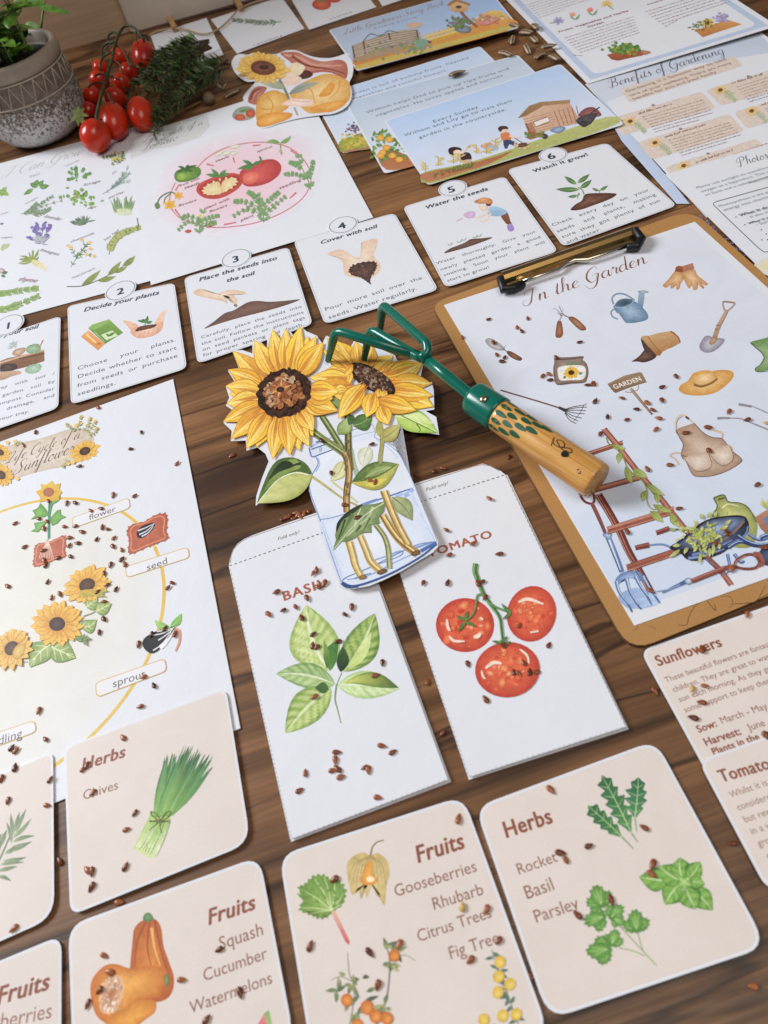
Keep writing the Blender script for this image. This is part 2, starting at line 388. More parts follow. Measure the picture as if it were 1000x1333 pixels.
    def pleaf(s, b, t, w, bend, light, dark, mid, nv=6, sk=.85, vein='#e6ecbe', half=.35, j=.05, pt=.9, n=26, m_=14, sl=.34):
        """broad painted leaf: light and dark bands running between the side veins"""
        light, dark, mid, vein = lin(light), lin(dark), lin(mid), lin(vein); dx, dy = t[0] - b[0], t[1] - b[1]; l = math.hypot(dx, dy); nx, ny = -dy / l, dx / l; V = []; cols = []; fs = []; ph = [random.uniform(-.22, .22) for _ in range(12)]; am = [random.uniform(.25, 1) for _ in range(12)]
        for i in range(n + 1):
            u = i / n; o = bend * math.sin(math.pi * u); ww = w / 2 * max(0, math.sin(math.pi * u ** sk)) ** pt; cx, cy = b[0] + dx * u + nx * o, b[1] + dy * u + ny * o
            for k in range(m_ + 1):
                v = k / m_ * 2 - 1; a = abs(v); V.append((cx + nx * ww * v, cy + ny * ww * v))
                w_ = nv * (u - sl * a ** 1.2 * (1 - u * .6)) + (.35 if v > 0 else 0); q = int(w_ + 4) % 6 + (6 if v > 0 else 0); st = .5 + .5 * math.cos(2 * math.pi * (w_ + ph[q] * (1 - a))) * am[q] * (.35 + .65 * a)
                c = mixc(mid, light, st * .85) if st > .45 else mixc(mixc(dark, mid, .35), mid, st / .45)
                if v > 0: c = mixc(c, dark, half * (1 - .5 * a))
                if a > .85: c = mixc(c, dark, .55)
                if a < .05: c = vein
                elif a < .18: c = mixc(c, dark, .25)
                cols.append(jit(c, j))
        for i in range(n):
            for k in range(m_): o = i * (m_ + 1) + k; fs.append((o, o + 1, o + m_ + 2, o + m_ + 1))
        s.add(V, fs, cols)
    def flower(s, x, y, r, cpet, ctip, cmid, cdark, n=16, sq=1.0, rot=0, rc=.35, pw=.42):
        """daisy-like head seen with a vertical squash sq turned by rot degrees"""
        a0 = math.radians(rot); ca, sa = math.cos(a0), math.sin(a0)
        def T(u, v): v *= sq; return (x + u * ca - v * sa, y + u * sa + v * ca)
        for ring, (rr, off) in enumerate(((1, 0), (.88, .5))):
            for k in range(n):
                a = 2 * math.pi * (k + off) / n + random.uniform(-.08, .08); q = r * rr * random.uniform(.88, 1.12)
                s.leaf(T(r * rc * .7 * math.cos(a), r * rc * .7 * math.sin(a)), T(q * math.cos(a), q * math.sin(a)), r * pw * random.uniform(.7, .95), cpet, ctip, ce='#c08028', n=6, sk=1.15, vein='#c98f34', bend=random.uniform(-.04, .04) * r)
        pts = [T(r * rc * math.cos(2 * math.pi * k / 16), r * rc * math.sin(2 * math.pi * k / 16)) for k in range(16)]
        s.blob(pts, cdark, cmid, None, 0, 3, .2)
    def _frame(s, p0, p1):
        a, b = s.p(p0), s.p(p1); X = b - a; L = X.length; X.normalize(); Y = s.c.n.cross(X); return a, X, Y, L
    def text(s, p0, p1, txt, c, size=None, just=False, bold=False, ital=0.0, vs=1.0, track=0.0):
        """lettering on the sheet; fitted between p0 and p1, or set at a cap height in mm (spread by words when just)"""
        a, X, Y, L = s._frame(p0, p1); words_ = txt.split(' ')
        def ww(w_): return sum(GL[(False, ch)][0] + track + (.03 if bold else 0) for ch in w_)
        nat = sum(ww(w_) for w_ in words_) + SPACE * (len(words_) - 1)
        if size is None: k = L / nat; gap = SPACE * k
        else:
            k = size * .001 / CAPH; gap = SPACE * k
            if just and len(words_) > 1: gap = (L - k * (nat - SPACE * (len(words_) - 1))) / (len(words_) - 1)
        c = lin(c); x = 0; V = []; fs = []
        for w_ in words_:
            for ch in w_:
                adv, vs_, f_ = GL[(False, ch)]; adv += .03 if bold else 0; o = len(V)
                V += [a + X * (x + k * (q[0] + ital * q[1])) + Y * (k * q[1] * vs) for q in vs_]; fs += [tuple(i + o for i in f) for f in f_]
                x += k * (adv + track)
            x += gap
        for ox, oy in (((-.03, -.012), (-.03, .012), (0, -.02), (0, .02), (.03, -.012), (.03, .012)) if bold else ((0, 0),)):
            s.raw([v + X * (k * ox) + Y * (k * oy) for v in V], fs, [c] * len(V))
    def script(s, p0, p1, txt, c, wt=.13, slant=.38, vs=1.0, thin=.4):
        a, X, Y, L = s._frame(p0, p1); nat = 0; lay = []
        for ch in txt:
            if ch == ' ': nat += .75; continue
            lay.append((nat, SC[ch][1])); nat += SC[ch][0] + (.12 if ch.isupper() else 0)
        k = L / nat; c = lin(c)
        for ox, sts in lay:
            for st in sts:
                q = crom(st, 5); V = []; n = len(q)
                for i in range(n):
                    u, v = q[max(i - 1, 0)], q[min(i + 1, n - 1)]; dx, dy = v[0] - u[0], v[1] - u[1]; l = math.hypot(dx, dy) or 1
                    t = i / (n - 1); wd = wt * (thin + (1 - thin) * max(0, -dy / l)) * (.55 + .45 * math.sin(math.pi * t)) / 2
                    for sg in (-1, 1):
                        gx = q[i][0] - dy / l * wd * sg; gy = q[i][1] + dx / l * wd * sg
                        V.append(a + X * (k * (ox + gx + slant * gy)) + Y * (k * gy * vs))
                s.raw(V, [(2 * i, 2 * i + 1, 2 * i + 3, 2 * i + 2) for i in range(n - 1)], [c] * len(V))
                s.k -= 1
        s.k += 1
    def lorem(s, p0, p1, h, c):
        """a line of print too small to read in the photograph: word-long runs of fine marks"""
        dx, dy = p1[0] - p0[0], p1[1] - p0[1]; L = math.hypot(dx, dy); ux, uy = dx / L, dy / L; x = 0; c = lin(c)
        while x < L:
            wl = min(L - x, h * random.uniform(1.2, 4.2)); n = max(1, int(wl / (h * .5)))
            for i in range(n):
                t = x + wl * i / n; hh = h * random.choice((.55, .6, .6, .95))
                b = (p0[0] + ux * t, p0[1] + uy * t); e = (b[0] + ux * h * .34, b[1] + uy * h * .34)
                s.add([b, e, (e[0] + uy * hh * .9 + ux * .1 * h, e[1] - ux * hh * .9), (b[0] + uy * hh + ux * .1 * h, b[1] - ux * hh)], [(0, 1, 2, 3)], [jit(c, .25)] * 4); s.k -= 1
            x += wl + h * .55
        s.k += 1
    def roundbox(s, px, r, fill=None, line=None, lw=.5):
        """rounded frame on the sheet: px corners in view, r and lw in mm"""
        g = [s.p(q) for q in px]
        if fill: q = rounded(g, r * .001); s.world(q, [lin(fill)] * len(q))
        if line:
            a = rounded(g, r * .001); b = rounded(g, max(.0001, (r - lw * .7) * .001), 5, lw * .001); n = len(a); c = lin(line)
            s.raw(a + b, [(i, (i + 1) % n, n + (i + 1) % n, n + i) for i in range(n)], [c] * (2 * n))
    def done(s):
        me = bpy.data.meshes.new(s.name); o3 = s.c.org
        me.from_pydata([p - o3 for p in s.v], [], s.f)
        at = me.attributes.new('Col', 'FLOAT_COLOR', 'POINT'); fl = []
        for c in s.col: fl += [c[0], c[1], c[2], 1.0]
        at.data.foreach_set('color', fl)
        o = link(s.name, me, s.mat, s.c.o)
        if s.label: o['label'] = s.label
        return o

# ------------------------------------------------------------------ table and wall
GRAIN = math.radians(4.0)
def f_table(nt, b):
    v = mapping(nt, (1, 1, 1), (0, 0, -GRAIN))
    mp = N(nt, 'ShaderNodeMapping'); mp.inputs['Scale'].default_value = (1.3, 17, 1); nt.links.new(v, mp.inputs[0])
    mf = N(nt, 'ShaderNodeMapping'); mf.inputs['Scale'].default_value = (11, 330, 1); nt.links.new(v, mf.inputs[0])
    mb = N(nt, 'ShaderNodeMapping'); mb.inputs['Scale'].default_value = (4.5, 11, 1); nt.links.new(v, mb.inputs[0])
    n1 = noise(nt, mp.outputs[0], 1.0, 6, .62, .9); n2 = noise(nt, mf.outputs[0], 1.0, 4, .6, .2); n3 = noise(nt, mb.outputs[0], 1.0, 3, .5, 1.2)
    c1 = ramp(nt, n1, [(.22, '#2e1b10'), (.38, '#573922'), (.50, '#7c5636'), (.62, '#966c48'), (.78, '#684529')])
    c2 = ramp(nt, n2, [(.3, (.64, .62, .60)), (.62, (1.1, 1.1, 1.1))])
    c3 = ramp(nt, n3, [(.28, (.48, .46, .44)), (.62, (1.14, 1.12, 1.08))])
    c = mult(nt, mult(nt, c1, c2), c3)
    # dark cracks along the grain
    ms = N(nt, 'ShaderNodeMapping'); ms.inputs['Scale'].default_value = (1.5, 13, 1); ms.inputs['Location'].default_value = (3.3, 1.7, 0); nt.links.new(v, ms.inputs[0])
    ns = noise(nt, ms.outputs[0], 1.0, 5, .5, .5)
    cr = ramp(nt, ns, [(.484, (1, 1, 1)), (.497, (.2, .17, .15)), (.502, (.2, .17, .15)), (.516, (1, 1, 1))])
    c = mult(nt, c, cr, .9)
    # plank joints
    sep = N(nt, 'ShaderNodeSeparateXYZ'); nt.links.new(v, sep.inputs[0])
    mm = N(nt, 'ShaderNodeMath', operation='PINGPONG'); mm.inputs[1].default_value = .0475
    nt.links.new(sep.outputs[1], mm.inputs[0])
    jr = ramp(nt, mm.outputs[0], [(0, (.12, .10, .09)), (.0012, (.12, .1, .09)), (.0025, (1, 1, 1))])
    c = mult(nt, c, jr, .75)
    nt.links.new(c, b.inputs['Base Color'])
    rr = ramp(nt, n2, [(.2, (.5, .5, .5)), (.8, (.32, .32, .32))]); nt.links.new(rr, b.inputs['Roughness'])
    b.inputs['Specular IOR Level'].default_value = .4
    bump(nt, b, mult(nt, n2, cr), .3, .0006)
TABLE = nmat('dark_walnut', f_table)
# back edge of the table follows the wall line seen in the photograph
wa, wb = W(87, 66), W(310, 4); wd = (wb - wa).normalized(); wn = Vector((-wd.y, wd.x, 0))
if wn.y < 0: wn = -wn
bm = bmesh.new()
c0 = wa - wd * .9; c1 = wb + wd * 1.6
c0, c1 = c0 + wn * .05, c1 + wn * .05
pts = [c0, c1, c1 - wn * 1.9, c0 - wn * 1.9]
a = [bm.verts.new(Vector((p.x, p.y, 0))) for p in pts]; b_ = [bm.verts.new(Vector((p.x, p.y, -.035))) for p in pts]
bm.faces.new(a); bm.faces.new(b_[::-1])
for i in range(4): bm.faces.new((a[i], b_[i], b_[(i + 1) % 4], a[(i + 1) % 4]))
tag(obj('table', bm, TABLE, None, False), 'dark brown wooden table top with cracked grain under all the papers', 'table', kind='structure')

def f_wall(nt, b):
    v = mapping(nt, (1, 1, 1), (0, 0, -math.atan2(wd.y, wd.x)))
    mp = N(nt, 'ShaderNodeMapping'); mp.inputs['Scale'].default_value = (6, 6, 120); nt.links.new(v, mp.inputs[0])
    n1 = noise(nt, mp.outputs[0], 1.0, 5, .6, .5)
    nt.links.new(ramp(nt, n1, [(.3, '#c2a280'), (.7, '#d8bb98')]), b.inputs['Base Color']); b.inputs['Roughness'].default_value = .6
    bump(nt, b, n1, .25, .001)
WALL = nmat('beige_boards', f_wall)
def slab(name, s0, s1, d0, d1, z0, z1, mat, label, cat, bev=0):
    bm = bmesh.new(); m0 = wa + wd * ((s0 + s1) / 2) + wn * ((d0 + d1) / 2); m0.z = (z0 + z1) / 2
    box(bm, m0, wd * ((s1 - s0) / 2), wn * ((d1 - d0) / 2), Vector((0, 0, (z1 - z0) / 2)))
    if bev: bmesh.ops.bevel(bm, geom=bm.edges[:], offset=bev, segments=2, affect='EDGES')
    return tag(obj(name, bm, mat, None, False, m0.copy()), label, cat)
sp = (W(172, 40) - wa).dot(wd)
slab('wall', -.9, 1.9, .004, .05, 0.0005, .62, WALL, 'beige wood grained wall behind the potted plant at the table edge', 'wall')
CREAM = simple('cream_paint', '#ddd0bd', .55, var=.05, scale=12)
slab('wall_panel', sp, sp + .34, -.010, .0035, 0.0005, .60, CREAM, 'smooth cream panel standing against the wall behind the peg garland', 'panel', .003)

# ------------------------------------------------------------------ extra drawing helpers
def serr(pts, amp, n=2, sm=5):
    """smooth outline with small teeth"""
    q = crom(pts, sm, True); m_ = len(q); out = []
    cx = sum(p[0] for p in q) / m_; cy = sum(p[1] for p in q) / m_
    for i, p in enumerate(q):
        k = 1 + (amp if i % n == 0 else -amp * .5) * random.uniform(.6, 1.3); out.append((cx + (p[0] - cx) * k, cy + (p[1] - cy) * k))
    return out
def lobed(A, b, t, w, c1, c2, n=4, vein='#b4cf90', depth=.55):
    """leaf with deep pointed lobes on both sides (rocket, tomato, basil life stages)"""
    dx, dy = t[0] - b[0], t[1] - b[1]; l = math.hypot(dx, dy); ux, uy = dx / l, dy / l; nx, ny = -uy, ux; L = []; R = []
    for i in range(2 * n + 1):
        u = .12 + .8 * i / (2 * n); env = math.sin(math.pi * min(1, u * .75 + .12))
        for lst, sg in ((L, 1), (R, -1)):
            ww = w / 2 * env * (1 if i % 2 else depth) * random.uniform(.85, 1.15); f = u + (.05 if i % 2 else 0)
            lst.append((b[0] + dx * f + nx * ww * sg, b[1] + dy * f + ny * ww * sg))
    A.poly([b] + L + [t] + R[::-1], c1, 2, c2, (ux, uy), .10)
    A.stroke([b, ((b[0] + t[0]) / 2 + nx * w * .03, (b[1] + t[1]) / 2 + ny * w * .03), t], w * .06, vein, w * .02)
    for i in range(1, 2 * n, 2):
        m_ = (b[0] + dx * (.1 + .8 * (i - .6) / (2 * n)), b[1] + dy * (.1 + .8 * (i - .6) / (2 * n)))
        for q in (L[i], R[i]): A.stroke([m_, (m_[0] * .3 + q[0] * .7, m_[1] * .3 + q[1] * .7)], w * .03, vein, w * .015)
def sprig(A, pts, n, ll, lw, c1, c2, st, sw=2, ang=45, both=True, taper=.6, vein=None):
    """stem with leaves along it"""
    q = crom(pts, 12); A.stroke(q, sw, st, sw * .5, sm=0)
    for i in range(n):
        u = .12 + .86 * i / max(1, n - 1); k = min(len(q) - 2, int(u * (len(q) - 1))); p = q[k]; d = (q[k + 1][0] - p[0], q[k + 1][1] - p[1])
        a0 = math.atan2(d[1], d[0]); L = ll * (1 - (1 - taper) * u) * random.uniform(.85, 1.15)
        for sg in ((-1, 1) if both else (random.choice((-1, 1)),)):
            a = a0 + math.radians(ang) * sg * random.uniform(.75, 1.2); A.leaf(p, (p[0] + L * math.cos(a), p[1] + L * math.sin(a)), lw, c1, c2, n=5, vein=vein, bend=random.uniform(-.06, .06) * L)
def tri_seg(A, pts, c, w): A.stroke(pts, w, c, w, sm=0)

MUD, RUST, INKB = '#7d4b38', '#8f4f38', '#2e3b4b'
def food_card(label, px, z=.0016, r=.009, tilt=None):
    c = Card('food_card', label, 'printed card', px, z, .0005, r, LAM, 'beige garden food cards', tilt)
    c.wash('printed_background', '#e4d7cd', [k - .001 for k in r] if isinstance(r, list) else r - .001, .0012); return c
def isect(a, b, c, d):
    x1, y1, x2, y2, x3, y3, x4, y4 = *a, *b, *c, *d
    q = (x1 - x2) * (y3 - y4) - (y1 - y2) * (x3 - x4); u = x1 * y2 - y1 * x2; v = x3 * y4 - y3 * x4
    return ((u * (x3 - x4) - (x1 - x2) * v) / q, (u * (y3 - y4) - (y1 - y2) * v) / q)
def quad(L, T, R, B): return [isect(*L, *T), isect(*T, *R), isect(*R, *B), isect(*B, *L)]

# ------------------------------------------------------------------ herb card: rocket, basil, parsley
c = food_card('beige Herbs card listing Rocket, Basil and Parsley', quad(((620.8, 1058), (708, 1308)), ((640, 1042.8), (836, 970)), ((862, 980), (986, 1208)), ((728, 1323), (976, 1240))))
V = (600, 960, 2.5)
A = c.art('heading', V); A.text((146, 328), (304, 276), 'Herbs', RUST, bold=True, ital=.05, vs=1.12); A.done()
A = c.art('food_list', V)
A.text((187, 448), (317, 403), 'Rocket', '#8d5b47'); A.text((213, 528), (309, 494), 'Basil', '#8d5b47'); A.text((244, 605), (388, 556), 'Parsley', '#8d5b47'); A.done()
A = c.art('printed_rocket_leaves', V)
A.stroke([(520, 320), (545, 345), (562, 363)], 5, '#6f9a56', 3); A.stroke([(535, 270), (555, 310), (576, 340)], 6, '#6f9a56', 3); A.stroke([(565, 255), (570, 285), (573, 307)], 5, '#7fa868', 3)
lobed(A, (525, 325), (413, 222), 62, '#4a8a4e', '#2f653c', 4, '#b4cf90', .52); lobed(A, (556, 312), (458, 122), 70, '#528c50', '#2c6440', 5, '#b4cf90', .5); lobed(A, (566, 265), (578, 130), 74, '#4a8a56', '#30694a', 4, '#b4cf90', .55); A.done()
A = c.art('printed_basil_leaves', V)
for t, b, w_ in (((580, 455), (690, 470), 70), ((645, 418), (730, 478), 66), ((714, 390), (722, 470), 62), ((780, 404), (735, 468), 52), ((665, 545), (715, 470), 66), ((820, 564), (745, 480), 62), ((765, 560), (728, 480), 66), ((795, 480), (735, 470), 40)):
    b = (b[0] + (t[0] - b[0]) * .12, b[1] + (t[1] - b[1]) * .12); A.leaf(b, t, w_ * 1.14, '#3f6f28', '#3f6f28', 0, n=12, sk=.8); A.pleaf(b, t, w_ * 1.04, random.uniform(-6, 6), '#9cc460', '#4a8030', '#74a844', 3, .8, '#cfe3a0', .2)
A.ell(729, 472, 26, 22, 0, '#5f9438', '#86b452', n=14)
for t in ((706, 452), (748, 452), (728, 500), (705, 485), (752, 482)): A.leaf((728, 472), t, 20, '#b4d47c', '#78ac48', 0, '#4f8430', '#d6e8ac', 6)
A.done()
A = c.art('printed_parsley_sprig', V)
A.stroke([(490, 585), (560, 660), (636, 742)], 4, '#83a860', 3); A.stroke([(515, 685), (560, 695), (600, 712)], 3.5, '#83a860', 3); A.stroke([(575, 630), (585, 670), (595, 700)], 3.5, '#83a860', 3)
def pars(cx, cy, r_, a0):
    """three-lobed toothed parsley leaflet pointing along a0"""
    for da, k in ((-.95, .82), (.95, .82), (0, 1.05)):
        a = a0 + da; x, y = cx + r_ * .5 * k * math.cos(a), cy + r_ * .5 * k * math.sin(a); pts = []
        for q in range(22):
            t = 2 * math.pi * q / 22; k2 = (1.16 if q % 2 else .92) * random.uniform(.93, 1.07); u, v = r_ * .62 * k * math.cos(t) * k2, r_ * .44 * k * math.sin(t) * k2
            pts.append((x + u * math.cos(a) - v * math.sin(a), y + u * math.sin(a) + v * math.cos(a)))
        A.blob(pts, '#4c8534', '#86b254', None, 0, 4, .14)
        for q in (-.5, 0, .5): A.stroke([(cx, cy), (cx + r_ * .95 * k * math.cos(a + q * .6), cy + r_ * .95 * k * math.sin(a + q * .6))], 2.2, '#b4d088', 1)
for cx, cy, r_, a0 in ((462, 585, 44, 2.9), (458, 545, 46, -1.9), (490, 585, 36, -.8), (500, 590, 26, .5), (492, 672, 34, -1.3), (478, 690, 48, 3.0), (572, 625, 44, -1.7)): pars(cx, cy, r_ * 1.2, a0)
A.done()

# ------------------------------------------------------------------ herb card: chives
c = food_card('beige Herbs card reading Chives with a tied green bunch', quad(((83, 976), (91, 1180)), ((87.5, 971), (290, 897)), ((295, 900), (325, 1088)), ((99, 1189), (320, 1099.6))), .0022, [.006, .006, .010, .006])
V = (0, 890, 3.03)
A = c.art('heading', V); A.text((320, 344), (496, 288), 'Herbs', RUST, bold=True, ital=.15, vs=1.0); A.done()
A = c.art('food_list', V); A.text((326, 460), (468, 415), 'Chives', '#8d5b47'); A.done()
A = c.art('printed_chives', V)
random.seed(3)
A.poly([(525, 650), (545, 610), (600, 500), (612, 520), (680, 510), (640, 610), (612, 690), (580, 685)], '#a8c46a', 0, '#d6e2a4', (0, 1))
for k in range(54):
    u = k / 53; u = (u * 7.3) % 1.0
    b = (604 + 76 * u, 530 - 8 * u); t = (655 + 190 * u + random.uniform(-12, 12), 285 - 48 * math.sin(min(1, u * 1.15) * math.pi * .8) + random.uniform(-12, 45) + 40 * u * u)
    A.leaf(b, t, random.uniform(13, 20), random.choice(('#9cc064', '#7fae58')), random.choice(('#2f6b46', '#3f7f50', '#1f4f3a', '#56935a', '#2b5a40')), random.uniform(-6, 10), None, None, 7, .75)
for k in range(26):
    u = random.random(); A.leaf((612 + 62 * u, 535), (530 + 85 * u + random.uniform(-3, 3), 655 + 32 * u + random.uniform(-8, 4)), 11, '#93b85a', random.choice(('#dfe8ae', '#c6d890', '#eef0c8')), 0, None, None, 5, .9)
for q in ([(590, 545), (630, 540), (672, 548)], [(592, 540), (632, 548), (670, 538)], [(632, 545), (600, 520), (597, 505), (618, 515), (634, 543)], [(634, 543), (655, 510), (672, 505), (668, 522), (636, 546)], [(630, 546), (612, 560), (590, 580)], [(634, 546), (632, 565), (640, 590)]):
    A.stroke(q, 4, '#5e5b33', 3)
A.done()

# ------------------------------------------------------------------ herb card: rosemary (cut by the frame)
c = food_card('beige card with a rosemary sprig at the left edge', [None, (69, 977.5), (70.5, 1194), (-120, 1279)], .0020, [.006, .005, .010, .006])
V = (0, 890, 3.03)
A = c.art('printed_rosemary_sprig', V)
A.stroke([(-60, 800), (0, 690), (40, 600), (75, 520)], 9, '#6f7f5a', 4)
for b, t in (((62, 590), (105, 492)), ((55, 600), (42, 510)), ((60, 585), (78, 505)), ((50, 610), (125, 530)), ((45, 630), (25, 545)), ((50, 625), (140, 600)), ((45, 645), (128, 622)), ((25, 660), (105, 640)), ((10, 700), (107, 684)), ((0, 715), (98, 705)), ((5, 640), (28, 575)), ((-10, 760), (45, 780)), ((-20, 690), (20, 600)), ((-10, 740), (70, 720)), ((20, 670), (60, 640)), ((-15, 660), (8, 590))):
    A.leaf(b, t, 17, '#8a9a70', random.choice(('#55684c', '#6f8058', '#465a44')), random.uniform(-6, 6), '#b4bf9a', '#cfd6b4', 7, .8)
A.done()

# ------------------------------------------------------------------ fruit cards
c = food_card('beige Fruits card listing Gooseberries, Rhubarb, Citrus Trees, Fig Tree', quad(((364.7, 1121), (399, 1333)), ((371, 1111), (591.5, 1040)), ((610.8, 1058), (700, 1303)), ((420, 1450), (735, 1341))))
V = (350, 1030, 2.857)
A = c.art('heading', V); A.text((552, 268), (733, 210), 'Fruits', RUST, bold=True, ital=.12, vs=1.1); A.done()
A = c.art('food_list', V)
for p0, p1, t in (((470, 394), (778, 297), 'Gooseberries'), ((612, 443), (803, 383), 'Rhubarb'), ((556, 562), (833, 468), 'Citrus Trees'), ((674, 627), (862, 563), 'Fig Tree')): A.text(p0, p1, t, '#8d5b47')
A.done()
A = c.art('printed_rhubarb', V)
A.poly([(228, 445), (245, 440), (302, 560), (297, 572), (285, 560)], '#e6b4a0', 0, '#c9504a', (0, 1))
A.blob(serr([(112, 360), (135, 345), (165, 318), (205, 312), (232, 330), (262, 335), (283, 370), (278, 410), (245, 440), (215, 468), (180, 470), (150, 455), (115, 440), (128, 400)], .09, 2, 4), '#6f9440', '#a2bd66', (232, 445), 0, 6, .14)
for t in ((120, 365), (170, 325), (205, 318), (245, 335), (278, 380), (120, 435), (160, 455), (268, 420)): A.stroke([(232, 445), ((232 + t[0]) / 2 + 6, (445 + t[1]) / 2 - 4), t], 4, '#d5e2a0', 1.5)
for k in range(26):
    a = (random.uniform(125, 270), random.uniform(335, 445)); A.leaf(a, (a[0] + random.uniform(-22, 10), a[1] - random.uniform(10, 26)), 9, '#5f8a36', '#86a84c', n=4)
A.done()
A = c.art('printed_physalis', V)
A.blob([(290, 280), (310, 245), (350, 228), (378, 238), (405, 230), (440, 258), (450, 305), (440, 340), (436, 375), (430, 428), (412, 380), (405, 395), (385, 350), (365, 395), (352, 355), (343, 402), (332, 360), (318, 385), (303, 370)], '#cbb070', '#e2cf96', None, 3, 4, .1)
for k in range(11):
    x = 296 + k * 14; A.stroke([(378, 240), (x * .7 + 378 * .3, 270), (x, 335 + (k % 3) * 12)], 4, '#b2955a', 2)
A.blob([(372, 262), (385, 270), (388, 310), (404, 325), (398, 342), (370, 350), (342, 340), (345, 315), (352, 290)], '#dc8f2e', '#f0b350', None, 5, 4)
A.ell(378, 328, 16, 11, 0, '#f3d9a0', '#fff0cf'); A.stroke([(378, 240), (385, 210), (402, 190), (428, 182)], 6, '#8a7358', 4); A.done()
A = c.art('printed_citrus_branch', V)
random.seed(11)
A.stroke([(400, 870), (440, 760), (450, 640), (440, 580)], 9, '#8f7f86', 5); A.stroke([(300, 880), (320, 740), (300, 680), (293, 600)], 6, '#9a8f86', 3); A.stroke([(440, 640), (500, 610), (545, 630)], 4, '#7f8a6a', 2); A.stroke([(330, 720), (270, 690), (230, 705)], 4, '#7f8a6a', 2)
for k in range(46):
    b = random.choice(((440, 580), (455, 640), (470, 600), (320, 720), (345, 700), (290, 690), (250, 740), (430, 800), (360, 780), (330, 830), (400, 720), (300, 790))); a = random.uniform(0, 6.3); L = random.uniform(28, 56)
    A.leaf((b[0] + random.uniform(-10, 10), b[1] + random.uniform(-10, 10)), (b[0] + L * math.cos(a), b[1] + L * math.sin(a)), 15, random.choice(('#7c8f55', '#4c6048', '#a3a865')), random.choice(('#5b7350', '#3d5244', '#b0b078')), random.uniform(-5, 5), None, '#c3c898', 6)
for x, y, r_ in ((467, 612, 21), (290, 777, 22), (366, 805, 25), (398, 838, 24), (440, 845, 23), (330, 870, 22)):
    A.ell(x, y, r_, r_ * 1.1, 0, '#c9651f', '#efa146', 5, 4, 18, 5)
A.done()
A = c.art('printed_lemon_branch', V)
A.stroke([(830, 590), (850, 660), (880, 730), (900, 790), (930, 870)], 4, '#6a7a68', 4)
for k in range(30):
    u = k / 29; b = (832 + 90 * u, 600 + 250 * u); a = random.uniform(0, 6.3); A.leaf(b, (b[0] + 36 * math.cos(a), b[1] + 30 * math.sin(a)), 13, '#5f7a64', '#48635a', 0, None, '#a8bba0', 5)
for x, y in ((860, 635), (855, 690), (897, 718), (853, 748), (920, 830), (870, 835), (800, 850), (950, 890), (840, 890)):
    A.ell(x, y, 21, 24, 20, '#dcae30', '#f4da70', 4, 5, 18, 5)
A.done()

c = food_card('beige Fruits card listing Squash, Cucumber and Watermelons', quad(((89, 1215), (93, 1329)), ((102.6, 1200), (327, 1118.5)), ((340, 1126), (378, 1325.5)), ((100, 1460), (410, 1345))))
V = (0, 1090, 2.632)
A = c.art('heading', V); A.text((712, 302), (878, 245), 'Fruits', RUST, bold=True, ital=.15, vs=1.0); A.done()
A = c.art('food_list', V)
for p0, p1, t in (((752, 388), (906, 333), 'Squash'), ((697, 495), (917, 415), 'Cucumber'), ((652, 606), (936, 499), 'Watermelons')): A.text(p0, p1, t, '#8d5b47')
A.done()
A = c.art('printed_squash', V)
A.blob([(455, 350), (462, 310), (490, 285), (530, 280), (552, 310), (560, 370), (580, 430), (596, 480), (590, 530), (560, 560), (500, 565), (455, 540), (445, 470)], '#b4571c', '#e08c34', (520, 440), 5, 5, .08)
for q in ([(500, 290), (470, 360), (462, 440)], [(515, 285), (505, 370), (520, 450)], [(530, 285), (550, 380), (578, 470)]): A.stroke(q, 7, '#9c4a1c', 3, wm=5)
A.stroke([(520, 310), (530, 380), (550, 440)], 10, '#f0b060', 4); A.blob([(490, 282), (497, 262), (515, 260), (526, 280), (508, 290)], '#4f7a44', '#7fa066'); 
A.blob([(310, 530), (320, 480), (360, 440), (400, 435), (450, 450), (520, 440), (560, 455), (566, 500), (545, 545), (480, 560), (430, 610), (380, 640), (330, 610)], '#c86f20', '#f0ab4a', (450, 500), 5, 5, .08)
A.blob([(360, 640), (420, 590), (470, 560), (530, 560), (530, 600), (480, 640), (470, 680), (380, 690)], '#cc7a24', '#f0a840', None, 5, 4)
A.blob(serr([(340, 560), (345, 510), (375, 480), (410, 475), (425, 510), (415, 560), (390, 600), (350, 600)], .06), '#e9b78e', '#b06a3c', None, 0, 4, .2)
for k in range(46):
    a = random.uniform(0, 6.3); r_ = random.uniform(12, 44); A.leaf((382 + r_ * .75 * math.cos(a), 540 + r_ * 1.2 * math.sin(a)), (382 + (r_ + 14) * .75 * math.cos(a), 540 + (r_ + 14) * 1.2 * math.sin(a)), 8, '#f3dcc0', random.choice(('#8c4a28', '#fbeedd', '#c98a58')), n=4)
A.blob([(562, 480), (575, 470), (580, 495), (570, 510)], '#5f7a44', '#8fa05c'); A.done()
A = c.art('printed_watermelon_slice', V)
A.poly([(860, 680), (905, 605), (925, 625), (940, 690)], '#d9616a', 0, '#e88f8a', (1, 0)); A.poly([(905, 605), (921, 592), (945, 690), (930, 690)], '#7fa85a', 0, '#c6d89a', (0, 1)); A.done()

c = food_card('small cut-off beige Fruits card in the bottom left corner', [None, (80, 1217.5), (79.5, 1400), (-130, 1490)], .0016, [.006, .007, .01, .006])
A = c.art('heading', V); A.text((-14, 577), (170, 520), 'Fruits', RUST, bold=True, ital=.15, vs=1.0); A.done()
A = c.art('food_list', V); A.text((-150, 690), (178, 618), 'Strawberries', '#9a6c58'); A.done()

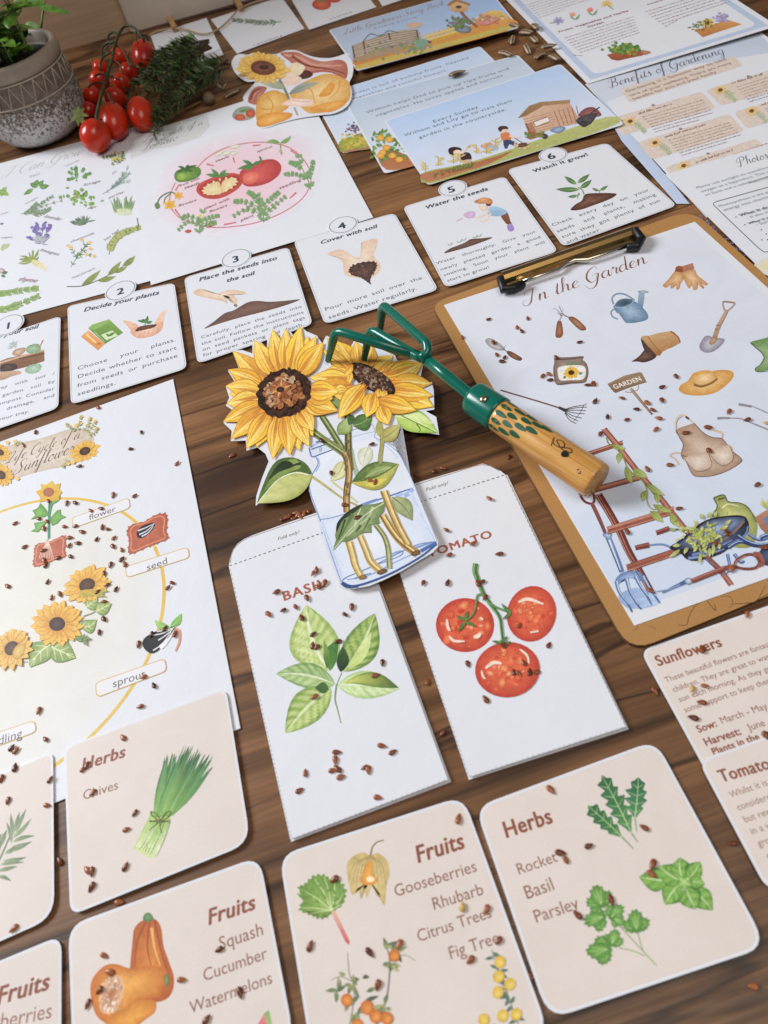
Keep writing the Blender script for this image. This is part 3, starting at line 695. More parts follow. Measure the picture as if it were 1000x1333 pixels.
# ------------------------------------------------------------------ growing-guide text cards on the right
g = [(833.5, 847), (1013, 783), None, (945, 1051)]
c = food_card('beige Sunflowers text card with sowing dates beneath the Tomato card', [g[0], (1090, 757), None, g[3]], .0014, .006)
V = (820, 780, 5.556)
A = c.art('heading', V); A.text((205, 486), (678, 338), 'Sunflowers', RUST, bold=True, ital=.05, vs=1.1); A.done()
A = c.art('body_text', V)
dl = (1000 - 265, -(604 - 340))
for p0, t in (((265, 604), 'These beautiful flowers are fantastic for young'), ((318, 674), 'children. They are great to watch as they follow the'), ((362, 746), 'sun each morning. As they grow they will need'), ((400, 822), 'some support to keep them from falling over')):
    A.text(p0, (p0[0] + 1300, p0[1] - 455), t, '#8d5b47', size=2.75)
A.text((498, 967), (640, 917), 'Sow:', RUST, bold=True); A.text((665, 903), (1003, 790), 'March - May', '#8d5b47'); A.text((550, 1062), (815, 975), 'Harvest:', RUST, bold=True); A.text((868, 952), (987, 912), 'June', '#8d5b47')
A.text((606, 1128), (1250, 905), 'Plants in the sun', RUST, bold=True, size=3.0)
A.done()
c = food_card('beige Tomato text card overlapping the Sunflowers card', [(909, 990), (1100, 923), None, (1000, 1161)], .0020, .006)
V = (800, 940, 3.39)
A = c.art('heading', V); A.text((474, 266), (755, 186), 'Tomatoes', RUST, bold=True, ital=.03, vs=1.1); A.done()
A = c.art('body_text', V)
for p0, t in (((516, 335), 'Whilst it is technically a fruit it is often'), ((547, 391), 'considered to be a vegetable'), ((577, 445), 'but rewarding plants to grow'), ((607, 497), 'in a warm sunny spot they'), ((639, 551), 'grow best in a pot'), ((678, 606), 'or a bag')):
    A.text(p0, (p0[0] + 600, p0[1] - 210), t, '#9a6c58', size=2.75)
A.done()

# ------------------------------------------------------------------ paper seed packets
def packet(name, label, body, flap, z, dash_l):
    """folded packet: body with a slightly open mouth at the bottom and a flap beyond the dashed fold"""
    c = Card(name, label, 'seed packet', body, z, .0005, 0, PAPER, None, [(*body[0], z), (*body[1], z), (*body[3], z + .0014)])
    # the back layer, a little larger, reaching under the front one
    g = [c.P(*p) for p in body]; e = (g[2] - g[1]).normalized(); s_ = (g[2] - g[3]).normalized(); bm = bmesh.new()
    q = [Vector((p.x, p.y, .0007)) for p in (g[0] - s_ * .0002, g[1] + s_ * .0012, g[2] + s_ * .0012 + e * .0010, g[3] + e * .0006 - s_ * .0002)]
    a = [bm.verts.new(p) for p in q]; b = [bm.verts.new(p - Vector((0, 0, .0004))) for p in q]; bm.faces.new(a); bm.faces.new(b[::-1])
    for i in range(4): bm.faces.new((a[i], b[i], b[(i + 1) % 4], a[(i + 1) % 4]))
    obj('back_sheet', bm, [PAPER], c.o, False)
    # flap
    bm = bmesh.new(); fp = [W(*p, z - .0001) for p in flap]; a = [bm.verts.new(p) for p in fp]; b = [bm.verts.new(p - Vector((0, 0, .0005))) for p in fp]; n = len(a)
    bm.faces.new(a); bm.faces.new(b[::-1])
    for i in range(n): bm.faces.new((a[i], b[i], b[(i + 1) % n], a[(i + 1) % n]))
    obj('flap', bm, [PAPER], c.o, False)
    A = c.art('cutting_line')
    x0, y0 = body[0]; x1, y1 = body[1]; m_ = 26
    for i in range(m_):
        u = (i + .15) / m_; v = (i + .7) / m_; A.stroke([(x0 + (x1 - x0) * u, y0 + (y1 - y0) * u), (x0 + (x1 - x0) * v, y0 + (y1 - y0) * v)], 1.0, '#55504e')
    for (p, q, m2) in dash_l:
        for i in range(m2):
            u = (i + .1) / m2; v = (i + .6) / m2; A.stroke([(p[0] + (q[0] - p[0]) * u, p[1] + (q[1] - p[1]) * u), (p[0] + (q[0] - p[0]) * v, p[1] + (q[1] - p[1]) * v)], 0.5, '#98928f')
    A.done(); return c
# basil packet
c = packet('seed_packet', 'white paper seed packet printed BASIL with a green leaf sprig', [(298, 737), (461, 679), (583, 1015), (378, 1093)],
           [(298, 737), (299.5, 727), (303, 716), (309, 708), (318, 701.5), (328, 697), (370, 682), (410, 668), (440, 658), (452, 657), (459, 664), (461, 679)], .0012,
           [((299.5, 740), (379, 1092), 60), ((379, 1092), (582, 1014.5), 30)])
A = c.art('printed_flap_outline')
A.stroke([(300, 733), (301, 723), (305, 714), (312, 707), (322, 700.5), (332, 697.2), (370, 684), (414, 669)], .9, '#9a8878', sm=3); A.done()
V = (290, 640, 3.704)
A = c.art('fold_note', V); A.text((264, 236), (370, 200), 'Fold only!', '#7a6a64', ital=.3); A.done()
A = c.art('heading', V); A.text((292, 528), (502, 457), 'BASIL', '#a8583a', bold=True, vs=.95, track=.05); A.done()
V = (320, 820, 3.333)
A = c.art('printed_basil_sprig', V)
random.seed(5)
A.stroke([(395, 235), (388, 300), (400, 350), (413, 405)], 8, '#6f8a4a', 5, c2='#8fa85c'); A.stroke([(418, 185), (400, 225), (393, 260)], 5, '#7f9a52', 4)
A.pleaf((362, 178), (262, -108), 214, -24, '#eaf0b8', '#7c9a3c', '#bccd72', 7, .82, '#f0f3cc', .25)
A.leaf((366, 178), (402, 40), 60, '#5c8a38', '#457a38', -16, '#3f6e34', None, 10, j=.10); A.leaf((352, 170), (338, 40), 26, '#3f6a30', '#86a84a', 6, None, None, 8, j=.12)
A.pleaf((425, 182), (560, -72), 150, 16, '#cfdc84', '#456f34', '#7f9f48', 6, .85, '#dfe8b0', .1)
A.leaf((412, 184), (420, 70), 54, '#1f3318', '#3f6030', 6, None, None, 8, j=.15); A.leaf((445, 172), (545, 10), 46, '#c3d274', '#dfe6a4', 12, None, None, 9)
A.pleaf((388, 234), (132, 190), 112, 16, '#d6e2ae', '#5f8a44', '#9ab86c', 6, .85, '#e6eec4', .3)
A.pleaf((400, 240), (668, 254), 122, -8, '#e9f0c8', '#9ab864', '#c3d692', 6, .85, '#eef3d4', .0)
A.leaf((420, 230), (664, 252), 64, '#d3d868', '#33582a', -27, '#4f7830', None, 12, 1.15, j=.10)
A.pleaf((368, 250), (172, 448), 148, 12, '#dfe6a8', '#5f8434', '#a6bd58', 6, .85, '#e6ecb8', .25)
A.leaf((362, 258), (300, 252), 50, '#4c7030', '#3d6030', 4, None, None, 8, j=.12)
A.done()
# tomato packet
c = packet('seed_packet', 'white paper seed packet printed TOMATO with three red tomatoes', [(495, 670), (658, 618), (815, 946), (610, 1012)],
           [(495, 670), (494, 658), (498, 648), (510, 640), (541, 629), (590, 614.5), (628, 603.5), (634, 605), (652, 613), (658, 618)], .0012,
           [((658, 619), (814, 945), 56), ((496, 673), (610, 1011), 56), ((610, 1011.3), (814, 945.5), 30)])
A = c.art('printed_flap_outline')
A.stroke([(500, 649), (512, 641), (541.7, 631), (590, 616), (628.5, 604.8), (650, 613)], .9, '#9a8878', sm=3); A.done()
V = (520, 590, 3.226)
A = c.art('fold_note', V); A.text((112, 160), (206, 130), 'Fold only!', '#7a6a64', ital=.3); A.done()
A = c.art('heading', V); A.text((124, 438), (398, 350), 'TOMATO', '#a8583a', bold=True, vs=.9, track=.04); A.done()
A = c.art('printed_tomatoes', V)
random.seed(9)
def tom(x, y, rx, ry, rot=0):
    A.ell(x, y, rx, ry, rot, '#bc3826', '#e4683e', -rx * .1, -ry * .1, 30, 7, 2.2, .09)
    for k in range(34):
        a = random.uniform(0, 6.3); q = random.uniform(.05, .8); u, v = x + rx * q * math.cos(a), y + ry * q * math.sin(a); L = random.uniform(.05, .16) * rx
        A.ell(u, v, L, L * random.uniform(.5, 1.4), random.uniform(0, 180), random.choice(('#dd5232', '#e0603a', '#cc4026')), random.choice(('#ef8a52', '#f0a468', '#e26c40', '#c63c26', '#f3b884')), n=9, rings=2, j=.1)
    for k in range(26):
        a = random.uniform(0, 6.3); q = random.uniform(.1, .7); A.ell(x + rx * q * math.cos(a), y + ry * q * math.sin(a), 2, 2, 0, '#b23a24', '#b23a24', n=6, rings=1)
tom(276, 722, 123, 114); tom(555, 675, 103, 118, 15); tom(454, 910, 136, 116, -6)
for q, w_ in (([(210, 770), (230, 790), (275, 792)], 12), ([(312, 775), (330, 770), (342, 758)], 18), ([(200, 700), (205, 735), (215, 748)], 12), ([(500, 628), (540, 615), (606, 636)], 14), ([(550, 755), (585, 750)], 16), ([(505, 825), (535, 850), (545, 885)], 10), ([(362, 905), (395, 882), (430, 885)], 15), ([(345, 915), (352, 940), (362, 950)], 9), ([(340, 692), (352, 702)], 18)):
    A.stroke(q, w_ * .5, '#f6d9c4', w_ * .4, wm=w_)
def stemv(q, w0, w1): A.stroke(q, w0, '#4c7a3c', w1, c2='#3f6a34'); A.stroke([(p[0] - w0 * .22, p[1]) for p in q], w0 * .25, '#8fb46a', w1 * .25)
stemv([(320, 465), (318, 500), (332, 540), (352, 590), (385, 640), (420, 690), (430, 750), (436, 800)], 22, 9); stemv([(350, 595), (328, 600), (322, 640), (308, 680), (280, 705)], 9, 8); stemv([(375, 628), (410, 650), (470, 672)], 9, 8)
for b, t in (((278, 705), (238, 682)), ((278, 705), (290, 660)), ((276, 712), (322, 732)), ((276, 712), (246, 752)), ((276, 710), (258, 735)), ((470, 672), (428, 632)), ((470, 670), (432, 700)), ((465, 668), (440, 655)), ((436, 805), (388, 790)), ((436, 800), (456, 770)), ((438, 808), (470, 792)), ((436, 806), (425, 785))):
    A.leaf(b, t, 14, '#56843f', '#3c6a34', random.uniform(-4, 4), None, '#8fb46a', 6)
A.blob([(425, 800), (445, 795), (455, 808), (445, 822), (432, 818)], '#7a3a1c', '#5a2a18', sm=3, rings=2)
A.done()

# ------------------------------------------------------------------ clipboard
CLZ = .0032
BOARD = simple('kraft_board', '#b08048', .62, var=.10, scale=900, bmp=.1)
BEDGE = simple('board_edge', '#6b4a2c', .7)
bq = [(561, 395), (900, 272), None, (821, 848.7)]
cb = Card('clipboard', 'brown hardboard clipboard with a brassy metal clip along its top', 'clipboard', bq, CLZ, .0030, [.013, .020, .012, .013], BOARD, edge=BEDGE)
A = cb.art('board_drawing', (740, 620, 3.846))
for q, w_ in (([(548, 742), (590, 745), (605, 700), (630, 655), (665, 628)], 3), ([(690, 618), (715, 650), (738, 672), (730, 640)], 3.4), ([(760, 605), (800, 600), (822, 620), (815, 650), (800, 660)], 2), ([(820, 640), (900, 635), (945, 620), (985, 550)], 3.4), ([(945, 620), (1000, 590), (1040, 560)], 2.6), ([(330, 770), (345, 760), (352, 750)], 2), ([(400, 750), (420, 755), (438, 768)], 2), ([(1040, 600), (1080, 570), (1120, 575)], 3)):
    A.stroke(q, w_ * .7, '#4a3520', w_ * .5, wm=w_)
A.done()
# sheet on the clipboard
SZ = CLZ + .0003
c = Card('worksheet', 'pale blue worksheet titled In the Garden held on the clipboard', 'worksheet', [(578, 397), (904.7, 288.5), None, (826, 814.5)], SZ, .00022, 0, PAPER)
g = c.q; e = (g[3] - g[0]).normalized(); s_ = (g[1] - g[0]).normalized()
A = c.art('printed_background', (0, 0, 1), -2, TINT)
ins = [g[0] + s_ * .0008 + e * .0008, g[1] - s_ * .006 + e * .004, g[2] - s_ * .006 - e * .0085, g[3] + s_ * .0008 - e * .0085]
A.world(ins, [lin('#e3e3e9'), lin('#e0e1e8'), lin('#d3dbe8'), lin('#d2dcec')]); A.done()
SHEET = c
V = (560, 280, 4.167)
A = c.art('heading', V)
A.script((520, 490), (1180, 258), 'In the Garden', '#8a5a48', .20, .36, 1.0, .32); A.done()
A = c.art('printed_secateurs', V)
A.blob([(690, 580), (705, 572), (715, 585), (722, 640), (712, 662), (690, 665), (680, 650)], '#7a4a34', '#b07a58', None, 4); A.blob([(750, 560), (770, 550), (800, 565), (842, 605), (845, 622), (820, 626), (790, 605)], '#7a4a34', '#b8845e', None, 4)
A.stroke([(700, 575), (712, 545), (690, 515), (668, 505)], 9, '#a9a6ae', 3); A.stroke([(755, 555), (725, 540), (705, 505), (700, 490)], 8, '#8c8a94', 3); A.stroke([(712, 545), (722, 515), (708, 490)], 5, '#c4c2c8', 2); A.ell(714, 540, 9, 8, 0, '#6a6a72', '#d0d0d4'); A.stroke([(690, 530), (715, 545)], 3, '#5a5a62'); A.done()
A = c.art('printed_trowel', V)
A.blob([(300, 678), (325, 667), (370, 690), (405, 722), (395, 735), (345, 728), (310, 702)], '#9a9490', '#d8d6d8', None, 4); A.stroke([(330, 672), (370, 705), (400, 730)], 3, '#7a6a62', 2); A.stroke([(395, 725), (420, 742)], 6, '#6e6a6c', 5)
A.blob([(415, 742), (435, 738), (480, 762), (500, 778), (490, 790), (465, 785), (430, 765)], '#5f3a2a', '#9a6a4c', None, 4); A.stroke([(370, 735), (400, 720), (410, 705)], 3, '#8c8a90'); A.done()
A = c.art('printed_seed_bag', V)
A.blob([(672, 780), (690, 772), (760, 770), (832, 765), (828, 785), (845, 800), (860, 850), (852, 890), (838, 910), (770, 915), (690, 922), (672, 880), (668, 830), (675, 800)], '#7f6a5e', '#b39c90', None, 3, 4); A.stroke([(680, 785), (760, 780), (830, 772)], 5, '#5a463c', 5); A.stroke([(690, 918), (760, 910), (840, 908)], 4, '#5a463c', 4)
A.stroke([(676, 800), (672, 850), (685, 900)], 4, '#6a564a', 3); A.stroke([(848, 805), (858, 850), (842, 900)], 4, '#6a564a', 3)
A.blob([(692, 850), (700, 825), (760, 815), (830, 818), (845, 850), (830, 890), (760, 895), (705, 895)], '#e8e2da', '#f3efe8', None, 4); A.flower(766, 855, 46, '#dfa52c', '#f3d255', '#5a3a20', '#2f1f14', 12, .78, -8); A.leaf((735, 875), (722, 888), 14, '#6a7a44', '#8a9a5a'); A.leaf((805, 862), (828, 855), 16, '#6a8a6a', '#8ab09a'); A.poly([(735, 800), (815, 793), (818, 808), (738, 815)], '#7f8a66')
A.done()
A = c.art('printed_rake', (640, 480, 4.167))
A.stroke([(48, 116), (180, 155), (290, 188), (385, 218)], 8, '#6a4a3c', 9, c2='#7a5a4a'); A.stroke([(365, 210), (408, 230)], 14, '#3c3434', 20)
for q in ([(405, 218), (450, 205), (500, 198), (515, 190)], [(405, 222), (460, 212), (518, 208)], [(405, 226), (460, 225), (512, 228)], [(405, 230), (450, 240), (505, 245)], [(403, 235), (440, 255), (490, 268)], [(400, 238), (430, 265), (470, 284)], [(398, 240), (420, 275), (445, 292), (460, 296)]): A.stroke(q, 4.5, '#3c3638', 4)
A.stroke([(500, 200), (480, 240), (445, 285)], 3, '#5a5456'); A.done()
V2 = (770, 320, 4.348)
A = c.art('printed_gloves', V2)
A.blob([(478, 140), (515, 150), (525, 185), (505, 215), (500, 240), (482, 248), (478, 225), (462, 240), (448, 238), (450, 215), (430, 235), (415, 235), (405, 222), (435, 190)], '#c08a56', '#e6bd8c', (485, 190), 4, 4)
A.blob([(515, 145), (580, 132), (600, 165), (630, 190), (660, 215), (645, 225), (622, 210), (640, 235), (628, 242), (605, 220), (600, 245), (578, 250), (570, 225), (555, 240), (540, 225), (522, 180)], '#c08a56', '#ebc494', (570, 180), 4, 4)
A.poly([(478, 120), (495, 112), (520, 118), (516, 150), (472, 145)], '#9c5638', 0, '#8a4a30'); A.poly([(515, 115), (575, 97), (584, 128), (545, 140), (515, 148)], '#b2694a', 0, '#8f4c34')
for k in range(9): A.stroke([(520 + k * 7, 116 - k * 2), (521 + k * 7, 146 - k * 2.2)], 2, '#dba58a')
for q in ([(500, 215), (490, 200)], [(462, 238), (470, 215)], [(570, 225), (562, 200)], [(605, 220), (590, 198)], [(625, 212), (605, 190)]): A.stroke(q, 3, '#a87446', 1.5)
A.done()
A = c.art('printed_watering_can', V2)
A.stroke([(125, 330), (118, 295), (145, 272), (190, 275), (245, 308)], 10, '#8296a8', 10); A.stroke([(150, 415), (120, 400), (112, 375), (130, 360), (150, 380)], 9, '#7c92a6', 8)
A.poly([(268, 262), (300, 265), (300, 300), (290, 355), (262, 325)], '#9db0c0', 0, '#6f879c', (0, 1)); A.blob([(262, 258), (290, 252), (322, 258), (318, 266), (280, 268)], '#8496a6', '#b4c2ce')
A.blob([(125, 348), (140, 330), (190, 320), (235, 312), (262, 325), (300, 360), (322, 395), (310, 420), (250, 435), (205, 437), (190, 430), (160, 390)], '#62809c', '#a9bfd2', (215, 370), 4, 5, .12)
A.blob([(135, 330), (160, 305), (200, 298), (235, 308), (220, 330), (180, 345), (145, 345)], '#5c7484', '#2f4654', (195, 325), 4); A.stroke([(130, 345), (180, 348), (225, 330), (240, 310)], 5, '#a2b4c2', 4); A.done()
A = c.art('printed_spade', V2)
A.stroke([(768, 365), (738, 420), (715, 470), (690, 545)], 20, '#c3a68e', 30, c2='#a88468'); A.stroke([(776, 368), (725, 470)], 5, '#8a6a54', 4)
A.blob([(620, 545), (640, 515), (665, 508), (690, 520), (720, 522), (755, 530), (735, 565), (690, 598), (650, 605), (618, 590), (612, 565)], '#8c8490', '#cbc6d0', (670, 555), 4, 4, .1); A.blob([(690, 515), (712, 520), (705, 545), (680, 560), (665, 550), (680, 530)], '#9a7654', '#cba882')
A.stroke([(752, 362), (745, 320), (775, 317), (812, 325), (798, 345), (770, 368), (752, 362)], 11, '#b59a86', 11, sm=3); A.stroke([(742, 316), (812, 324)], 4, '#7a604e'); A.stroke([(706, 448), (726, 452)], 4, '#6a4a34'); A.stroke([(700, 470), (716, 474)], 4, '#6a4a34'); A.done()
A = c.art('printed_tipped_pot', V2)
A.blob([(228, 655), (250, 640), (275, 620), (300, 590), (330, 570), (370, 610), (355, 640), (300, 660), (262, 655)], '#3f2d28', '#7a5a4c', None, 3, 4, .25)
A.poly([(315, 512), (450, 482), (480, 505), (505, 548), (420, 590), (360, 620), (325, 560)], '#c9a070', 2, '#b27c48', (.3, 1)); A.stroke([(450, 484), (490, 515), (504, 548)], 8, '#8a5c34', 6); A.poly([(278, 520), (318, 508), (345, 545), (398, 605), (370, 622), (320, 570)], '#c99e6c', 2, '#a06a3c', (0, 1)); A.stroke([(318, 510), (350, 555), (398, 606)], 4, '#8a5c34', 3)
A.blob([(280, 524), (320, 568), (366, 618), (350, 625), (330, 600), (300, 590)], '#4a342c', '#5f463a', None, 3, 2); A.done()
A = c.art('printed_garden_sign', V2)
A.stroke([(222, 808), (285, 885), (345, 955)], 18, '#b59a84', 12, c2='#8a6c54'); A.stroke([(232, 808), (350, 955)], 3, '#6a5040'); A.stroke([(190, 826), (222, 830), (238, 820)], 5, '#a08670'); A.stroke([(268, 790), (262, 815), (245, 822)], 5, '#a08670')
A.poly([(90, 782), (185, 735), (270, 715), (285, 718), (300, 745), (314, 772), (230, 798), (135, 834), (115, 815)], '#9f8468', 0, '#86694e', (0, 1), .1)
for k in range(5): A.stroke([(100 + k * 6, 790 + k * 9), (200, 748 + k * 13), (280 + k * 6, 722 + k * 12)], 2, '#6f5540')
A.text((132, 812), (290, 760), 'GARDEN', '#e6dccf', bold=True, vs=1.25); A.done()
A = c.art('printed_straw_hat', V2)
A.blob([(495, 810), (510, 785), (545, 765), (580, 720), (640, 705), (680, 712), (700, 705), (760, 702), (802, 715), (800, 750), (750, 800), (690, 835), (610, 848), (540, 842), (505, 828)], '#cf9240', '#edc584', (650, 775), 5, 5); A.blob([(560, 755), (600, 712), (650, 704), (685, 712), (715, 750), (690, 775), (620, 795), (580, 785)], '#d09a4e', '#f2d198', (640, 750), 5, 4)
A.stroke([(580, 784), (620, 796), (670, 782), (715, 752)], 14, '#8a6030', 10); A.stroke([(575, 735), (620, 722), (680, 712)], 8, '#d9943c', 4); A.done()
A = c.art('printed_loppers', (880, 380, 6.667))
A.stroke([(545, 975), (600, 985), (660, 995)], 22, '#8f8790', 20); A.stroke([(660, 993), (740, 1025), (900, 1100)], 10, '#a49ca4', 14); A.stroke([(360, 1098), (420, 1095), (470, 1096)], 22, '#8f8790', 18); A.stroke([(470, 1096), (560, 1100), (640, 1130), (800, 1195), (900, 1230)], 10, '#9a929a', 16); A.done()
A = c.art('printed_seedling_bag', (880, 380, 6.667))
A.blob([(645, 440), (720, 415), (800, 395), (900, 380), (920, 680), (800, 680), (740, 695), (700, 690), (690, 668), (730, 630), (762, 570), (740, 530), (700, 490)], '#6f9050', '#a5bf8c', (830, 560), 3, 5, .1); A.stroke([(645, 440), (700, 490), (745, 530), (765, 575), (735, 630), (690, 665), (702, 692), (760, 692), (860, 678)], 8, '#4a5f3c', 6); A.stroke([(660, 445), (720, 470), (800, 390)], 6, '#5f7a4a', 4); A.done()
V3 = (760, 500, 4.167)
A = c.art('printed_apron', V3)
A.stroke([(500, 245), (500, 200), (530, 168), (560, 180), (600, 215)], 11, '#d6c0a8', 11); A.stroke([(505, 242), (508, 200), (535, 175)], 3, '#6a5646'); A.poly([(555, 172), (575, 185), (570, 195), (550, 182)], '#3f3a3a')
A.stroke([(530, 375), (490, 375), (470, 390), (495, 405), (518, 438)], 10, '#cbb29a', 10); A.stroke([(690, 248), (740, 260), (755, 275), (748, 300)], 11, '#c9b098', 10); A.stroke([(668, 240), (690, 250)], 12, '#b89a80', 10)
A.blob([(500, 248), (590, 215), (605, 215), (650, 265), (700, 290), (752, 298), (800, 360), (852, 405), (850, 430), (770, 475), (690, 498), (620, 500), (590, 485), (560, 430), (530, 388), (540, 330), (520, 290)], '#ab8a70', '#dac3ae', (660, 370), 3, 5, .08)
for q in ([(500, 248), (520, 290), (540, 330), (530, 388), (560, 430), (590, 488), (625, 502), (700, 497), (780, 470), (852, 425), (852, 402), (800, 358), (752, 298), (700, 290), (650, 265), (602, 215)], [(530, 388), (600, 395), (670, 365), (720, 360), (790, 330)]): A.stroke(q, 4, '#5f483c', 4)
A.blob([(545, 400), (665, 365), (690, 410), (690, 450), (640, 470), (590, 465), (560, 430)], '#c6a890', '#e6d6c6', None, 3, 3); A.blob([(675, 365), (790, 330), (812, 380), (800, 420), (760, 440), (720, 420)], '#c6a890', '#e8d8c8', None, 3, 3)
for q in ([(545, 400), (575, 445), (620, 475), (680, 460), (695, 430), (680, 385), (665, 365)], [(678, 370), (710, 415), (755, 442), (800, 425), (812, 390), (792, 335)]): A.stroke(q, 3, '#6a5040', 3)
A.done()
A = c.art('printed_ladder', V3, 0)
random.seed(21)
def rail(q, w0, w1, c1='#8f4a3c', c2='#b8705a', dk='#5a2a24'):
    A.stroke(q, w0, c1, w1, c2=c1)
    for k in range(5):
        o = (k - 2) / 5; A.stroke([(p[0] + w0 * o * .9, p[1] + random.uniform(-3, 3)) for p in q], w0 * .14, random.choice((c2, dk, c2, '#a65c48', '#d09a80')), w1 * .1)
    A.stroke([(p[0] + w0 * .46, p[1]) for p in q], w0 * .08, dk, w1 * .08); A.stroke([(p[0] - w0 * .46, p[1]) for p in q], w0 * .08, dk, w1 * .08)
def rung(a, b, w_):
    A.stroke([a, b], w_, '#ad6650', w_)
    for k in range(5): o = (k - 2) * w_ * .2; A.stroke([(a[0], a[1] + o), ((a[0] + b[0]) / 2, (a[1] + b[1]) / 2 + o + random.uniform(-2, 2)), (b[0], b[1] + o)], w_ * .12, random.choice(('#c98a70', '#7a3a2e', '#d9a68e', '#96523f')), w_ * .08)
    A.stroke([(a[0], a[1] + w_ * .48), (b[0], b[1] + w_ * .48)], w_ * .1, '#5a2a24'); A.stroke([(a[0], a[1] - w_ * .48), (b[0], b[1] - w_ * .48)], w_ * .08, '#6a342a')
rung((10, 385), (212, 318), 26); rung((0, 590), (325, 500), 32)
rail([(110, 245), (180, 330), (280, 460), (400, 600), (480, 700), (560, 800), (660, 930), (740, 1010), (800, 1090)], 32, 30)
rail([(80, 600), (140, 700), (195, 800), (240, 900), (290, 990), (350, 1100), (370, 1140)], 42, 36)
rung((130, 795), (490, 685), 42); rung((235, 1000), (560, 890), 40)
for b, t, w_ in (((150, 335), (230, 352), 30), ((205, 365), (188, 432), 34), ((225, 450), (262, 545), 40), ((265, 465), (348, 508), 44), ((340, 540), (440, 605), 36), ((340, 575), (320, 640), 38), ((390, 590), (400, 650), 36), ((375, 655), (480, 695), 36), ((360, 690), (432, 752), 42), ((470, 700), (525, 780), 42)):
    A.leaf(b, t, w_, '#8f9a44', '#c3c97c', random.uniform(-6, 6), '#7a8438', '#5a6a2c', 8)
A.stroke([(122, 290), (140, 330), (190, 350), (215, 400), (235, 450), (270, 490), (320, 530), (345, 580), (345, 640), (375, 680), (430, 670), (470, 700), (500, 750)], 7, '#7f8a3c', 6, c2='#a3ab58'); A.done()
V4 = (740, 620, 3.846)
A = c.art('printed_garden_fork', V4, 6)
for q in ([(60, 95), (80, 125), (115, 138), (130, 120), (125, 85)], [(52, 88), (125, 72)]): A.stroke(q, 13, '#6a3230', 11)
A.stroke([(118, 135), (150, 200), (185, 285)], 18, '#8a4a40', 17); A.stroke([(112, 140), (180, 285)], 4, '#4a2422'); A.blob([(172, 292), (195, 282), (218, 290), (212, 308), (188, 310)], '#5a6f94', '#c3d2ea')
A.stroke([(198, 305), (235, 390), (268, 480)], 28, '#8fa6c8', 24, c2='#5f7aa6'); A.stroke([(190, 310), (258, 480)], 5, '#33466a'); A.stroke([(205, 320), (262, 470)], 8, '#dfe8f6', 4); A.stroke([(212, 305), (278, 478)], 4, '#4a5f8a')
A.poly([(250, 600), (330, 560), (420, 580), (462, 630), (380, 660), (290, 655)], '#8aa4cc', 3, '#b9cbe8', (1, 0), .15)
A.blob([(235, 520), (260, 490), (300, 475), (345, 475), (375, 500), (385, 530), (350, 520), (320, 510), (280, 515), (250, 540)], '#5f7aa6', '#a9bedc', None, 3, 3, .15)
for q in ([(240, 525), (255, 580), (300, 640), (322, 682)], [(290, 510), (310, 580), (345, 640), (368, 668)], [(335, 500), (360, 550), (395, 600), (420, 645)], [(372, 500), (400, 550), (435, 600), (460, 636)]): A.stroke(q, 20, '#7f98c2', 4, c2='#3a5078'); A.stroke([(p[0] - 6, p[1]) for p in q], 3, '#2f4268', 2); A.stroke([(p[0] + 3, p[1]) for p in q[:3]], 5, '#d3e0f4', 2)
A.done()
A = c.art('printed_wheelbarrow', V4, 12)
random.seed(31)
A.blob([(725, 112), (745, 98), (778, 92), (800, 125), (850, 132), (890, 145), (920, 180), (945, 230), (935, 320), (890, 360), (760, 330), (720, 200), (745, 155)], '#8f9650', '#d9d68a', (830, 220), 3, 5, .08); A.stroke([(728, 112), (745, 150), (725, 195)], 5, '#4a4f2c', 4); A.stroke([(725, 112), (778, 94), (800, 128), (860, 135), (905, 165), (940, 230)], 5, '#3f4430', 4); A.stroke([(750, 118), (785, 108)], 10, '#4f5238', 6); A.stroke([(770, 160), (800, 140), (850, 150)], 6, '#f3efb8', 3)
A.poly([(935, 205), (1000, 165), (1060, 150), (1060, 330), (1000, 300), (960, 260)], '#c08a6c', 0, '#8a523c', (0, 1)); A.poly([(975, 215), (1010, 190), (1060, 180), (1060, 260), (1000, 255)], '#6f86ae', 0, '#3f5684', (1, 0))
for k in range(14): A.leaf((1000 + random.uniform(-10, 20), 165), (965 + random.uniform(-15, 40), 120 + random.uniform(-15, 25)), 10, '#9aa24a', '#d6d68a', n=4)
A.stroke([(620, 275), (580, 262), (545, 268), (505, 262)], 11, '#5f749c', 8); A.stroke([(505, 262), (470, 275), (440, 285)], 26, '#7a3d30', 24); A.stroke([(500, 258), (440, 280)], 5, '#a86a56'); A.stroke([(520, 360), (470, 342), (405, 346)], 11, '#6f86b0', 8); A.stroke([(405, 345), (370, 352), (335, 360)], 28, '#7a3d30', 24); A.stroke([(405, 340), (340, 354)], 5, '#a86a56')
A.blob([(505, 360), (560, 320), (620, 270), (680, 225), (760, 205), (850, 198), (890, 210), (905, 250), (895, 290), (840, 330), (780, 380), (720, 405), (640, 425), (590, 415), (560, 385)], '#20242f', '#5b6a90', (740, 340), 3, 6, .25)
A.blob([(520, 360), (580, 315), (650, 250), (720, 215), (800, 205), (870, 208), (885, 222), (850, 260), (780, 310), (700, 350), (600, 365)], '#3d4660', '#9fb0d6', (760, 260), 3, 5, .25)
A.stroke([(515, 362), (580, 310), (640, 262), (690, 225), (770, 206), (850, 200), (888, 212), (880, 240), (820, 290), (740, 345), (650, 370), (520, 365)], 8, '#231c22', 8); A.stroke([(880, 225), (830, 280), (760, 330), (720, 350)], 14, '#8a6a64', 8)
for q in ([(600, 412), (680, 400), (780, 365)], [(620, 395), (720, 370), (820, 320)], [(800, 350), (880, 300), (900, 250)]): A.stroke(q, 14, random.choice(('#8498c6', '#4a5f94', '#6f84b4')), 6)
